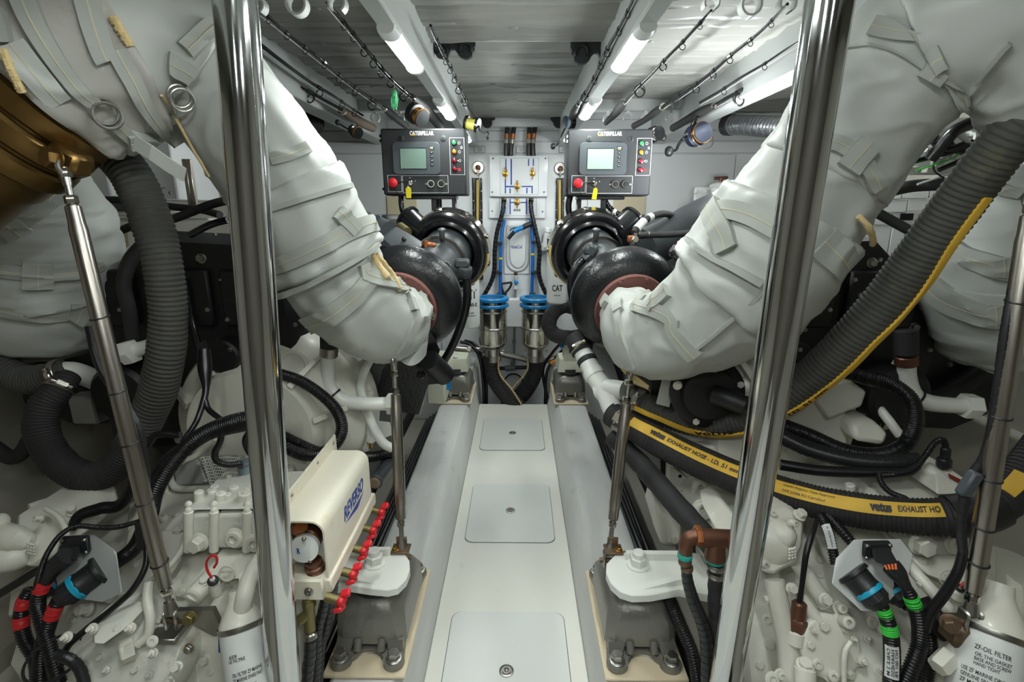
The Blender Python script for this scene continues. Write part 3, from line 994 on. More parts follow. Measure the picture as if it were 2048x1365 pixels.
# ------------------------------------------------------------ strainers
def strainer(cx, lab, hose, cordpix):
    Y = 3.42
    c0 = P(cx, 604, Y)
    tt = depth(c0) / F
    z = lambda py: P(cx, py, Y).z
    rr, rb, rn = 33 * tt, 28.5 * tt, 16 * tt
    base = V((c0.x, Y, z(722)))
    t = thing('sea_strainer', lab, 'strainer', base, 'raw water strainers')
    C = lambda zz: V((c0.x, Y, zz))
    zt, zr = z(598), z(612)
    MB().lathe(C(z(700)), (0, 0, 1), [(rn, -0.04), (rn, 0.01), (rb * 0.72, 0.02), (rb * 0.96, 0.045), (rb, 0.06), (rb, zr - z(700)), (rb * 0.9, zr - z(700))], 40).build('body', 'polished', parent=t)
    for zz in (z(622), z(655)):
        o = MB().ring(C(zz), (0, 0, 1), rb * 1.025, rb * 0.98, 0.016, 40, b=0.003).build('band_clamp', 'brushed', parent=t)
        m = MB()
        m.box(C(zz) + V((0, -rb * 1.03, 0)), (0.07, 0.014, 0.012), None, 0.003)
        m.cyl(C(zz) + V((-0.045, -rb * 1.05, 0)), C(zz) + V((0.045, -rb * 1.05, 0)), 0.004, seg=8)
        m.build('clamp_screw', 'steel', parent=o)
    MB().ring(C(zr + 0.006), (0, 0, 1), rr, rb * 0.95, 0.022, 44, b=0.005).build('lower_rim', 'blue_plastic', parent=t)
    MB().ring(C(zr + 0.027), (0, 0, 1), rb * 1.03, rb * 0.9, 0.024, 44).build('rim_clamp', 'polished', parent=t)
    MB().ring(C(zt + 0.0), (0, 0, 1), rr, rb * 0.83, 0.026, 44, b=0.006).build('upper_rim', 'blue_plastic', parent=t)
    MB().lathe(C(zt - 0.008), (0, 0, 1), [(0, 0), (rb * 0.86, 0), (rb * 0.86, 0.006), (0, 0.006)], 40).build('clear_lid', 'clear', parent=t)
    MB().lathe(C(zt - 0.06), (0, 0, 1), [(0, 0), (rb * 0.8, 0), (rb * 0.82, 0.05), (rb * 0.86, 0.05)], 32, cap=False).build('basket', 'steel', parent=t)
    MB().lathe(C(z(722)), (0, 0, 1), [(rn * 1.05, 0), (rn * 1.05, 0.04), (rn * 0.98, 0.042)], 28).build('neck_clamp', 'steel', parent=t)
    for s in (-1, 1):
        inst('ball', 'latch', C(z(690)) + V((s * rb * 0.75, -rb * 0.6, -0.03)), (0, -1, 0), 0.009, 0.009, 'polished', t)
    sp = psp(hose, 70)
    def rib(u, th):
        return 0.0025 * math.sin(u * sp.len / 0.018 * 2 * PI)
    h = thing('strainer_hose', 'black bottom hose with beige lacing cord under the %s strainer' % ('left' if 'left' in lab else 'right'), 'hose', sp.p[-1], 'strainer hoses')
    MB().tube(sp, 18, mod=rib).build('hose', 'rubber', parent=h)
    m = MB()
    cs = rsp(cordpix, 0.006, 60)
    m.tube(cs, 8, mod=lambda u, th: 0.0018 * math.sin(u * 260 + th))
    m.build('lacing_cord', 'cord', parent=h)
strainer(985, 'tall stainless strainer with blue rim, left of the pair', [(982, 712, 3.42, 31), (983, 735, 3.42, 31), (990, 760, 3.40, 32), (1012, 790, 3.36, 33), (1042, 822, 3.33, 33), (1065, 860, 3.36, 33)],
         [(998, 714, 3.38), (997, 738, 3.37), (1004, 756, 3.34), (1022, 777, 3.30), (1041, 806, 3.29), (1050, 820, 3.29)])
strainer(1072, 'tall stainless strainer with blue rim, right of the pair', [(1071, 712, 3.45, 31), (1071, 735, 3.45, 31), (1064, 760, 3.46, 32), (1043, 790, 3.46, 33), (1010, 822, 3.46, 33), (990, 860, 3.46, 33)],
         [(1056, 714, 3.4), (1055, 738, 3.4), (1047, 752, 3.4), (1033, 768, 3.39), (1024, 778, 3.38)])
# bulkhead low down: dark round opening behind the hoses
MB().lathe(P(1027, 765, YW + 0.004), FY, [(0.0, 0.0), (0.075, 0), (0.075, 0.012), (0.066, 0.012), (0.066, 0.001), (0, 0.001)], 28, mi=0).build('pipe_port', 'dark_hole', label='dark round pipe port low in the bulkhead between the strainer hoses', cat='port')
# braided transfer hose, fittings, lever
t = thing('braided_hose', 'steel braided hose with hex fittings running behind the strainers', 'hose', P(1030, 712, 3.55))
MB().pipe([P(965, 702, 3.55), P(1000, 708, 3.55), P(1040, 716, 3.55), P(1062, 722, 3.55), P(1090, 722, 3.55), P(1112, 716, 3.55)], 0.022, 40, 12).build('braid', 'steel', parent=t)
for x0, x1, r_, nm in ((911, 934, 0.028, 'union'), (934, 941, 0.036, 'hex_nut'), (941, 966, 0.021, 'nipple')):
    MB().cyl(P(x0, 698.5, 3.5), P(x1, 700.5, 3.5), r_, seg=6 if nm == 'hex_nut' else 16).build(nm, 'brushed', parent=t)
t = thing('fuel_lever', 'orange lever handle beside the right strainer', 'lever', P(1110, 724, 3.45))
MB().pipe([P(1101, 727, 3.42), P(1112, 722, 3.42), P(1124, 718, 3.44)], 0.013, 10, 10).build('lever', 'orange', parent=t)
MB().cyl(P(1122, 722, 3.46), P(1134, 716, 3.46), 0.03, seg=14).build('valve_body', 'brushed', parent=t)
t = thing('pvc_tee', 'grey plastic tee with black cables between the strainer hoses', 'pipe fitting', P(1020, 737, 3.6))
m = MB(); m.cyl(P(1010, 737, 3.6), P(1030, 736, 3.6), 0.022, seg=12); m.cyl(P(1024, 736, 3.6), P(1026, 724, 3.6), 0.018, seg=12)
m.build('tee', 'pvc_grey', parent=t)
MB().pipe([P(996, 737, 3.6), P(1010, 737, 3.6)], 0.014, 6, 10).build('pipe', 'spiral', parent=t)
MB().pipe([P(1030, 736, 3.6), P(1055, 735, 3.6)], 0.014, 6, 10).build('pipe', 'spiral', parent=t)
for i, (pts, lab) in enumerate((([(920, 684, 3.5), (940, 690, 3.5), (958, 712, 3.45), (966, 760, 3.4), (968, 815, 3.38)], 'outer'), ([(930, 682, 3.55), (950, 690, 3.52), (964, 716, 3.47), (972, 765, 3.42), (973, 815, 3.4)], 'inner'))):
    MB().pipe([P(*q) for q in pts], 0.012, 40, 10).build('black_cable', 'loom', label='%s black cable sweeping down left of the left strainer hose' % lab, cat='cable')
for i, (pts, lab) in enumerate((([(1135, 690, 3.45), (1112, 716, 3.5), (1094, 745, 3.45), (1090, 815, 3.4)], 'outer'), ([(1128, 680, 3.5), (1105, 706, 3.52), (1086, 742, 3.5), (1098, 815, 3.4)], 'inner'))):
    MB().pipe([P(*q) for q in pts], 0.011, 40, 10).build('black_cable', 'loom', label='%s black cable dropping right of the right strainer hose' % lab, cat='cable')
# capped tube with rag, right of locker
t = thing('vent_tube', 'white capped tube with a rag tied under it, right of the locker', 'tube', W(1090, 505, .05))
MB().cyl(W(1090, 495, .06), W(1095, 464, .06), 0.024, seg=18).build('tube', 'clear_grey' if 'clear_grey' in MATS else 'label_paper', parent=t)
MB().cyl(W(1095, 466, .06), W(1096.5, 455, .06), 0.028, seg=20, b=0.006).build('cap', 'filter_white', parent=t)
m = MB()
for i in range(9):
    random.seed(i)
    a, bq = random.uniform(-6, 8), random.uniform(-4, 6)
    m.ell(W(1089 + a, 494 + bq, .06), (0.02, 0.02, 0.014 + 0.01 * random.random()), None, 10, 6)
m.hull([W(1093, 495, .06), W(1102, 490, .06), W(1097, 506, .06), W(1092, 508, .06), W(1096, 500, .08)])
m.build('rag', 'jacket', parent=t)
# ================================================================ ENGINE CONTROL PANELS
def control_panel(tl, tr, bl, lab, lcd, deep, tagdx):
    Y = 2.35
    a, b_, c = P(*tl, Y), P(*tr, Y), P(*bl, Y)
    x0, x1, z1, z0 = a.x, b_.x, (a.z + b_.z) / 2, c.z
    Wd, Hh = x1 - x0, z1 - z0
    # details measured on the face in a 1052 x 845 grid (u right, v down)
    def U(cx, cy, off=0.0):
        return V((x0 + (cx - 120) / 1052 * Wd, Y - off, z1 - (cy - 97) / 845 * Hh))
    t = thing('control_panel', lab, 'control panel', ((x0 + x1) / 2, Y + 0.09, z0 - 0.36), 'engine control panels')
    MB().bb((x0, Y + 0.022, z0), (x1, Y + deep, z1), 0.006).build('cabinet', 'panel_black', parent=t)
    door = MB().bb((x0 + 0.001, Y, z0 + 0.001), (x1 - 0.001, Y + 0.02, z1 - 0.001), 0.006).build('door', 'panel_black', parent=t)
    def prim(nm, mat, par, *args, **kw):
        return MB().bb(*args, **kw).build(nm, mat, parent=par)
    # logo
    m = MB()
    p = U(487, 186, 0.0012); q = U(785, 132, 0.0012)
    flat_text(m, 'CATERPILLAR', p, EX, EZ, q.x - p.x, q.z - p.z, 0.035)
    m.build('logo_lettering', 'print_white', parent=door)
    MB().add([U(500, 187, 0.002), U(546, 187, 0.002), U(523, 158, 0.002)], [(0, 1, 2)]).build('logo_triangle', 'print_yellow', parent=door)
    for cx, cy in ((385, 222), (900, 224)):
        c = U(cx, cy)
        o = MB().lathe(c, FY, [(0.0125, 0), (0.0125, 0.002), (0.0105, 0.003), (0.0, 0.003)], 20).build('quarter_turn_lock', 'panel_black', parent=door)
        MB().box(c + FY * 0.003, (0.0022, 0.002, 0.017)).build('slot', 'dark_hole', parent=o)
    # display
    def rrect(xa, ya, xb, yb, r, off, h):
        pts = []
        for cx_, cy_, a0 in ((xb - r, ya + r, -90), (xb - r, yb - r, 0), (xa + r, yb - r, 90), (xa + r, ya + r, 180)):
            for k in range(6):
                an = R(a0 + 18 * k)
                w_ = U(cx_ + r * math.cos(an), cy_ + r * math.sin(an), off)
                pts.append((w_.x, w_.z))
        return MB().prism(pts, (0, Y - off, 0), (1, 0, 0), (0, 0, 1), (0, -h, 0), b=0.002)
    disp = rrect(268, 270, 852, 676, 50, 0, 0.012).build('display_unit', 'panel_grey', parent=door)
    rrect(360, 342, 694, 610, 6, 0.0115, 0.0015).build('screen_surround', 'panel_black', parent=disp)
    rrect(367, 350, 688, 602, 4, 0.0125, 0.0012).build('screen', lcd, parent=disp)
    rrect(728, 322, 787, 364, 5, 0.0115, 0.0015).build('badge', 'print_black', parent=disp)
    m = MB(); p = U(734, 358, 0.0135); q = U(780, 328, 0.0135)
    flat_text(m, 'CAT', p, EX, EZ, q.x - p.x, q.z - p.z, 0.04)
    m.build('badge_lettering', 'print_white', parent=disp)
    MB().add([U(742, 359, 0.0138), U(774, 359, 0.0138), U(758, 342, 0.0138)], [(0, 1, 2)]).build('badge_triangle', 'print_yellow', parent=disp)
    for cy in (400, 452, 505, 558):
        c = U(756, cy, 0.011)
        o = MB().ell(c, (0.0075, 0.004, 0.0058), None, 16, 10).build('menu_button', 'print_black', parent=disp)
        MB().box(c + FY * 0.004, (0.005, 0.001, 0.0025)).build('button_symbol', 'label_paper', parent=disp)
    # white outline frames
    def outline(xa, ya, xb, yb, nm):
        m = MB()
        th = 5
        for q_ in ((xa, ya, xb, ya + th), (xa, yb - th, xb, yb), (xa, ya, xa + th, yb), (xb - th, ya, xb, yb)):
            m.bb(U(q_[0], q_[1], 0.001), U(q_[2], q_[3], 0.0))
        m.build(nm, 'print_white', parent=door)
    outline(975, 213, 1160, 680, 'lamp_frame')
    outline(182, 680, 358, 898, 'stop_frame')
    outline(368, 685, 946, 912, 'key_frame')
    for cy, mt in ((278, 'green_lens'), (390, 'orange_lens'), (500, 'red_dark'), (607, 'red_dark')):
        c = U(1032, cy)
        o = MB().lathe(c, FY, [(0.0115, 0), (0.0115, 0.003), (0.0095, 0.004), (0.0, 0.004)], 18).build('lamp_bezel', 'black_gloss', parent=door)
        MB().ell(c + FY * 0.004, (0.009, 0.005, 0.009), None, 16, 10).build('indicator_lamp', mt, parent=o)
    MB().torus(U(1095, 280, 0.001), FY, 0.005, 0.0009, 16, 6).build('symbol', 'print_white', parent=door)
    m = MB()
    for k in range(4):
        an, an2 = PI / 2 * k, PI / 2 * (k + 1)
        m.pipe([U(1098 + 17 * math.cos(an), 390 + 20 * math.sin(an), 0.001), U(1098 + 17 * math.cos(an2), 390 + 20 * math.sin(an2), 0.001)], 0.0008, 2, 6)
    m.build('symbol', 'print_white', parent=door)
    m = MB(); m.torus(U(1100, 500, 0.001), FY, 0.0045, 0.0009, 16, 6); m.box(U(1076, 500, 0.001), (0.005, 0.001, 0.004))
    m.build('symbol', 'print_white', parent=door)
    MB().lathe(U(1088, 612), FY, [(0.0065, 0), (0.0065, 0.001), (0, 0.001)], 18).build('stop_symbol', 'red', parent=door)
    m = MB(); m.torus(U(1123, 332, 0.001), FY, 0.0035, 0.0008, 14, 6); m.box(U(1123, 348, 0.001), (0.009, 0.001, 0.002))
    m.build('symbol', 'print_white', parent=door)
    # emergency stop
    c = U(258, 784)
    o = MB().lathe(c, FY, [(0.016, 0), (0.016, 0.008), (0.013, 0.01), (0.013, 0.014)], 24).build('stop_collar', 'black_gloss', parent=door)
    MB().lathe(c + FY * 0.012, FY, [(0.013, 0), (0.0195, 0.003), (0.0205, 0.008), (0.0195, 0.013), (0.015, 0.016), (0, 0.0165)], 28).build('emergency_stop', 'red', parent=door)
    # key switch, key, tag
    c = U(465, 786)
    o = MB().lathe(c, FY, [(0.0125, 0), (0.0125, 0.005), (0.010, 0.007), (0.008, 0.006), (0, 0.006)], 20).build('key_switch', 'polished', parent=door)
    MB().box(c + FY * 0.014, (0.003, 0.022, 0.016), None, 0.001).build('key', 'steel', parent=o)
    MB().pipe([c + FY * 0.012, U(400, 766, 0.012), U(330, 776, 0.012), U(270, 800, 0.02)], 0.0022, 16, 6).build('key_lanyard', 'black_plastic', parent=door)
    MB().pipe([U(285, 830, 0.012), U(290, 890, 0.008), U(330, 925, 0.006), U(420, 940, 0.004)], 0.0016, 16, 6).build('stop_wire', 'black_plastic', parent=door)
    m = MB()
    xa = 448 + tagdx
    poly = [(xa - 34, 860), (xa - 12, 832), (xa + 12, 832), (xa + 34, 860), (xa + 30, 978), (xa - 30, 978)]
    if tagdx:
        poly = [(xa - 20, 850), (xa - 4, 838), (xa + 22, 846), (xa + 28, 870), (xa + 18, 990), (xa - 42, 985)]
    pts = [(U(*q_).x, U(*q_).z) for q_ in poly]
    m.prism(pts, (0, Y - 0.016, 0), (1, 0, 0), (0, 0, 1), (0, -0.004, 0))
    tg = m.build('key_tag', 'yellow_tag', parent=door)
    MB().pipe([c + FY * 0.02, U(xa - 6, 822, 0.02), U(xa - 2, 846, 0.02)], 0.002, 8, 6).build('tag_ring', 'polished', parent=door)
    # push buttons
    for cx in (730, 858):
        c = U(cx, 793)
        o = MB().lathe(c, FY, [(0.0175, 0), (0.0175, 0.005), (0.0155, 0.008), (0.0125, 0.008), (0.0122, 0.004), (0, 0.004)], 28).build('button_bezel', 'polished', parent=door)
        MB().lathe(c + FY * 0.003, FY, [(0.012, 0), (0.012, 0.003), (0, 0.004)], 22).build('push_button', 'print_black', parent=o)
    for cx in (666, 922):
        MB().torus(U(cx, 795, 0.001), FY, 0.003, 0.0007, 12, 6).build('symbol', 'print_white', parent=door)
    m = MB(); m.box(U(465, 716, 0.001), (0.008, 0.001, 0.002)); m.box(U(532, 757, 0.001), (0.003, 0.001, 0.004)); m.build('symbol', 'print_white', parent=door)
    # hinges on the side, bracket below, posts
    if deep > 0:
        for cy in (190, 250, 860):
            MB().box(U(114, cy) + V((0, 0.012, 0)), (0.006, 0.02, 0.012)).build('hinge', 'black_gloss', parent=t)
    return t, U, (x0, x1, z0, z1), Y
t, U, (x0, x1, z0, z1), Y = control_panel((759.4, 256), (930, 257), (761, 391), 'black engine control panel with dull green screen on the left engine', 'lcd', 0.16, 0)
m = MB()
MB().bb((U(380, 0).x, Y + 0.02, z0 - 0.016), (U(1030, 0).x, Y + 0.12, z0), 0.003).build('bracket', 'black_gloss', parent=t)
for cx, wd in ((735, 0.026), (995, 0.02)):
    c = U(cx, 0).x
    MB().bb((c - wd / 2, Y + 0.05, z0 - 0.36), (c + wd / 2, Y + 0.08, z0), 0.003).build('post', 'black_gloss', parent=t)
MB().pipe([U(780, 930) + V((0, .09, 0)), U(785, 1090) + V((0, .09, 0)), U(750, 1230) + V((0, .09, 0)), U(740, 1400) + V((0, .1, 0))], 0.012, 24, 10).build('post_cable', 'loom', parent=t)
MB().pipe([U(292, 920) + V((0, .08, 0)), U(285, 1030) + V((0, .08, 0)), U(300, 1150) + V((0, .08, 0)), U(345, 1260) + V((0, .1, 0)), U(420, 1370) + V((0, .14, 0))], 0.0125, 30, 12).build('conduit', 'black_gloss', parent=t)
t, U, (x0, x1, z0, z1), Y = control_panel((1136, 258), (1308, 257), (1131, 392), 'black engine control panel with pale screen on the right engine', 'lcd_pale', 0.16, 28)
MB().bb((U(270, 0).x, Y + 0.02, z0 - 0.016), (U(870, 0).x, Y + 0.12, z0), 0.003).build('bracket', 'black_gloss', parent=t)
for cx, wd in ((300, 0.022), (620, 0.024)):
    c = U(cx, 0).x
    MB().bb((c - wd / 2, Y + 0.05, z0 - 0.36), (c + wd / 2, Y + 0.08, z0), 0.003).build('post', 'black_gloss', parent=t)
MB().pipe([U(195, 930) + V((0, .09, 0)), U(175, 1060) + V((0, .09, 0)), U(190, 1180) + V((0, .09, 0)), U(230, 1300) + V((0, .1, 0)), U(280, 1420) + V((0, .12, 0))], 0.0145, 30, 12).build('conduit', 'black_gloss', parent=t)
sp = Spine([tuple(q_) + (0.0125,) for q_ in (U(655, 930) + V((0, .1, 0)), U(680, 1040) + V((0, .1, 0)), U(760, 1130) + V((0, .1, 0)), U(860, 1190) + V((0, .1, 0)), U(960, 1190) + V((0, .12, 0)), U(1000, 1260) + V((0, .14, 0)))], 50)
o = MB().tube(sp, 12, mod=lambda u, th: 0.0012 * math.sin(u * sp.len / 0.006 * 2 * PI)).build('harness', 'loom', parent=t)
MB().cyl(sp.at(.42)[0], sp.at(.5)[0], 0.0135, seg=12).build('white_marker', 'print_white', parent=o)
# ================================================================ ENGINES
def turbo(par, f0, rc, side):
    A = (rc - f0).normalized()
    L = (rc - f0).length
    tb = MB()
    tb.torus(f0 + A * 0.085, A, 0.112, 0.07, 56, 20)
    tb.lathe(f0, A, [(0.112, 0.02), (0.10, 0.05), (0.09, 0.16), (0.0, 0.16)], 40)
    # outlet of the scroll running down to the manifold
    T = thing_part = tb
    x, y, z = frame(A)
    tb.build('turbine_housing', 'black_cast', parent=par)
    fl = MB().lathe(f0, A, [(0.095, 0.0), (0.117, 0.0), (0.119, 0.004), (0.119, 0.02), (0.095, 0.022)], 44).build('outlet_flange', 'flange_red', parent=par)
    for k in range(8):
        a = 2 * PI * k / 8 + 0.3
        d = x * math.cos(a) + y * math.sin(a)
        bolt(fl, f0 + d * 0.109, -A, 0.007, 'flange_red', 0.006)
    ch = MB()
    ch.lathe(f0 + A * 0.15, A, [(0.075, 0), (0.085, 0.03), (0.085, L - 0.27), (0.10, L - 0.25), (0.103, L - 0.12), (0.095, L - 0.06)], 36)
    c = ch.build('bearing_housing', 'grey_cast', parent=par)
    MB().ring(f0 + A * (L - 0.10), A, 0.107, 0.09, 0.012, 36).build('band_clamp', 'brushed', parent=par)
    dish = MB()
    dish.lathe(rc, A, [(0.085, 0.09), (0.110, 0.09), (0.113, 0.015), (0.117, -0.004), (0.123, -0.008), (0.128, -0.003), (0.134, 0.002), (0.148, 0.0), (0.157, 0.003), (0.163, 0.014), (0.165, 0.035), (0.165, 0.10), (0.12, 0.13), (0.0, 0.13)], 56)
    o = dish.build('air_filter_ring', 'black_gloss', parent=par)
    MB().ring(rc + A * 0.06, A, 0.1705, 0.163, 0.05, 56).build('filter_band', 'polished', parent=o)
    # pale paper edge showing through on the outer side
    MB().lathe(rc + A * 0.026, A, [(0.1655, 0), (0.172, 0.004), (0.1725, 0.022), (0.1655, 0.024)], 22, cap=False, arc=1.25, start=V((0.95, 0, 0.0)) if side < 0 else V((-0.45, 0, -0.85))).build('paper_edge', 'wood_band', parent=o)
    for k in range(9):
        a = 2 * PI * k / 9
        d = x * math.cos(a) + y * math.sin(a)
        MB().box(rc + A * 0.055 + d * 0.173, (0.016, 0.03, 0.012), Matrix((d.cross(A), A, d)).transposed(), 0.003).build('band_clip', 'polished', parent=o)
    return A

def engine(side, lab):
    s = side
    t = thing('marine_engine', lab, 'engine', (s * 0.78, 2.2, 0.15), 'main engines')
    b = MB()
    b.hull([V((s * x, y, z)) for y in (1.55, 3.15) for x, z in ((0.52, 0.32), (0.50, 0.55), (0.52, 0.86), (0.62, 1.08), (1.05, 1.08), (1.20, 0.95), (1.20, 0.55), (1.0, 0.32))])
    b.build('cylinder_block', 'black_engine', parent=t)
    MB().hull([V((s * x, y, z)) for y in (1.7, 3.0) for x, z in ((0.58, 0.12), (0.54, 0.33), (1.0, 0.33), (0.95, 0.12))]).build('oil_pan', 'black_engine', parent=t)
    MB().bb((s * 0.60, 2.55, 1.0), (s * 1.02, 3.12, 1.275), 0.02).build('aftercooler', 'panel_black', parent=t)
    for k in range(3):
        y0 = 1.62 + k * 0.3
        cv = MB().bb((s * 0.66, y0, 1.06), (s * 0.98, y0 + 0.27, 1.17), 0.02).build('valve_cover', 'black_engine', parent=t)
        for q in (0.05, 0.22):
            bolt(cv, (s * 0.70, y0 + q, 1.168), (0, 0, 1), 0.011, 'black_gloss')
            bolt(cv, (s * 0.94, y0 + q, 1.168), (0, 0, 1), 0.011, 'black_gloss')
    # outboard exhaust manifold and aft face clutter
    MB().pipe([V((s * 1.12, 1.6, 0.92)), V((s * 1.14, 2.2, 0.94)), V((s * 1.12, 3.0, 0.94))], 0.085, 12, 16).build('manifold', 'black_engine', parent=t)
    MB().hull([V((s * x, y, z)) for x, y, z in ((0.64, 1.42, 1.20), (1.00, 1.42, 1.22), (1.22, 1.42, 1.02), (1.20, 1.42, 0.60), (0.62, 1.42, 0.72), (0.60, 1.56, 1.22), (1.02, 1.56, 1.24), (1.26, 1.56, 1.04), (1.24, 1.56, 0.52), (0.56, 1.56, 0.60))]).build('rear_gear_cover', 'black_engine', parent=t)
    for x, z in ((0.69, 1.15), (0.85, 1.17), (1.0, 1.16), (0.68, 0.78), (0.88, 0.72), (1.12, 0.68), (0.76, 0.92), (0.96, 0.86), (1.15, 0.98)):
        bolt(t, (s * x, 1.42, z), (0, -1, 0), 0.011, 'steel', kind='bolt', name='cover_bolt')
    soft_ = MB().hull([V((s * x, y, z)) for y in (1.62, 3.0) for x, z in ((1.15, 0.60), (1.15, 1.0), (1.45, 1.02), (1.66, 0.92), (1.66, 0.66), (1.5, 0.58))])
    soft_.build('outboard_manifold_cover', 'black_engine', parent=t)
    for k in range(5):
        bolt(t, (s * (1.24 + 0.09 * k), 1.62, 0.93 - 0.03 * (k % 2)), (0, -1, 0), 0.010, 'black_gloss', name='cover_bolt')
    MB().pipe([V((s * 1.2, 1.6, 0.72)), V((s * 1.35, 1.58, 0.70)), V((s * 1.5, 1.58, 0.78)), V((s * 1.6, 1.6, 0.90))], 0.03, 20, 12).build('crossover_pipe', 'black_engine', parent=t)
    MB().cyl((s * 1.08, 1.32, 0.80), (s * 1.08, 1.43, 0.80), 0.085, seg=28, b=0.012).build('sea_water_pump', 'black_engine', parent=t)
    return t

# -------- left engine
E1 = engine(-1, 'black marine diesel engine on the left side')
f0, rc = P(800, 618, 1.60), P(893, 508, 2.12)
turbo(E1, f0, rc, -1)
# grey charge-air duct above the turbo
MB().hull([P(x, y, Y) for x, y, Y in ((722, 440, 2.05), (722, 470, 2.05), (792, 455, 1.98), (846, 486, 1.88), (842, 494, 1.84), (785, 494, 1.84), (760, 492, 1.9), (725, 445, 2.2), (800, 455, 2.15), (850, 488, 2.0))]).build('charge_air_duct', 'grey_cast', parent=E1)
MB().pipe([P(690, 430, 2.1), P(725, 447, 2.0), P(775, 468, 1.95)], 0.05, 16, 18).build('charge_air_pipe', 'grey_cast', parent=E1)
MB().box(P(758, 439, 1.95), (0.022, 0.02, 0.03), None, 0.003).build('lug', 'grey_cast', parent=E1)
inst('ball', 'duct_plug', P(808, 479, 1.88), (0, -1, 0), 0.009, 0.009, 'black_gloss', E1)
m = MB(); m.cyl(P(815, 436, 2.2), P(852, 470, 2.15), 0.05, seg=28, b=0.004); m.ring(P(816, 437, 2.2), P(852, 470, 2.15) - P(815, 436, 2.2), 0.056, 0.03, 0.012, 28)
m.build('breather_canister', 'black_gloss', parent=E1)
m = MB(); m.cyl(P(800, 455, 2.1), P(814, 466, 2.06), 0.022, seg=16)
m.build('breather_fitting', 'brass_dull', parent=E1)
m = MB(); c = P(884, 466, 1.98); m.hexn(c + V((0, 0, -.02)), (0, -.3, 1), 0.012, 0.03); m.lathe(c + V((0, 0, .006)), (0, -.3, 1), [(0.016, 0), (0.016, 0.008), (0.008, 0.012)], 16)
m.build('grease_cap', 'grey_cast', parent=E1)
m = MB(); c = P(858, 489, 1.86); m.box(c, (0.05, 0.03, 0.016), Matrix.Rotation(0.15, 3, 'Y'), 0.004); m.cyl(c + V((-.01, -.012, -.008)), c + V((-.01, -.012, .014)), 0.009, seg=10)
m.build('oil_inlet_block', 'copper', parent=E1)
MB().torus(P(888, 532, 1.74), P(888, 532, 1.74) - P(840, 600, 1.74) + V((0, -.08, 0)), 0.022, 0.006, 24, 8).build('inspection_port', 'black_cast', parent=E1)
# oil drain pipe with hex fitting on the walkway side
m = MB()
m.pipe([P(933, 556, 1.86), P(934, 600, 1.86), P(922, 650, 1.88), P(900, 702, 1.9), (P(872, 745, 1.92))], pr(17, P(930, 600, 1.86)), 40, 16)
m.build('coolant_pipe', 'black_cast', parent=E1)
m = MB(); c = P(930, 552, 1.86); m.hexn(c, (0.1, -.3, .75), 0.027, 0.035); m.box(c + V((-.01, .0, .045)), (0.055, 0.04, 0.035), None, 0.008)
m.build('pipe_elbow', 'grey_cast', parent=E1)
# bracket and manifold foot below the turbo
MB().hull([P(x, y, Y) for x, y, Y in ((795, 700, 1.62), (860, 660, 1.62), (880, 700, 1.64), (850, 790, 1.66), (838, 830, 1.68), (780, 822, 1.66), (748, 808, 1.64), (765, 740, 1.62), (800, 700, 1.9), (880, 700, 1.95), (840, 830, 1.95), (760, 800, 1.9))]).build('turbo_bracket', 'black_cast', parent=E1)
m = MB(); m.cyl(P(858, 720, 1.58), P(890, 752, 1.66), 0.035, seg=18); m.hull([P(x, y, Y) for x, y, Y in ((858, 716, 1.6), (893, 730, 1.64), (878, 768, 1.64), (856, 770, 1.62), (870, 735, 1.75), (885, 750, 1.75))])
m.build('pipe_clip', 'black_engine', parent=E1)
bolt(E1, P(842, 750, 1.61), (0.1, -1, 0.1), 0.012, 'black_gloss', name='bracket_bolt')
# turbine casting letters
m = MB()
for i, ch_ in enumerate('L13'):
    c = P(868 + 1.2 * i, 641 - 4.5 * i, 1.56)
    flat_text(m, ch_, c, (0.45, -.2, .85), (-.75, -.1, .6), 0.007, 0.012, 0.03)
m.build('cast_marks', 'steel', parent=E1)

# -------- right engine
E2 = engine(1, 'black marine diesel engine on the right side')
f0r, rcr = P(1264, 622, 1.60), P(1184, 508, 2.12)
turbo(E2, f0r, rcr, 1)
MB().pipe([P(1430, 425, 2.05), P(1380, 450, 1.98), P(1330, 480, 1.95), P(1290, 497, 1.92)], 0.075, 20, 20).build('charge_air_pipe', 'grey_cast', parent=E2)
m = MB(); m.cyl(P(1266, 437, 2.2), P(1228, 470, 2.15), 0.05, seg=28, b=0.004); m.ring(P(1265, 438, 2.2), P(1228, 470, 2.15) - P(1266, 437, 2.2), 0.056, 0.03, 0.012, 28)
m.build('breather_canister', 'black_gloss', parent=E2)
m = MB(); c = P(1192, 466, 1.98); m.hexn(c + V((0, 0, -.02)), (0, -.3, 1), 0.012, 0.03); m.lathe(c + V((0, 0, .006)), (0, -.3, 1), [(0.016, 0), (0.016, 0.008), (0.008, 0.012)], 16)
m.build('grease_cap', 'grey_cast', parent=E2)
m = MB(); c = P(1266, 478, 1.78); m.box(c, (0.034, 0.03, 0.022), None, 0.003)
o = m.build('oil_inlet_block', 'copper' if 'copper' in MATS else 'bronze', parent=E2)
m = MB(); m.cyl(c + V((0, -.018, -.015)), c + V((.006, -.02, .02)), 0.008, seg=10); m.hexn(c + V((.0, -.03, .0)), (0, -1, 0), 0.012, 0.012); m.build('inlet_fitting', 'brushed', parent=o)
sp = rsp([(1275, 472, 1.78), (1292, 470, 1.76), (1330, 470, 1.76), (1380, 466, 1.74), (1410, 462, 1.7)], 0.0105, 30)
o = MB().tube(sp, 12).build('oil_hose', 'rubber', parent=E2)
MB().cyl(sp.at(.04)[0], sp.at(.2)[0], 0.012, seg=14).build('hose_crimp', 'brushed', parent=o)
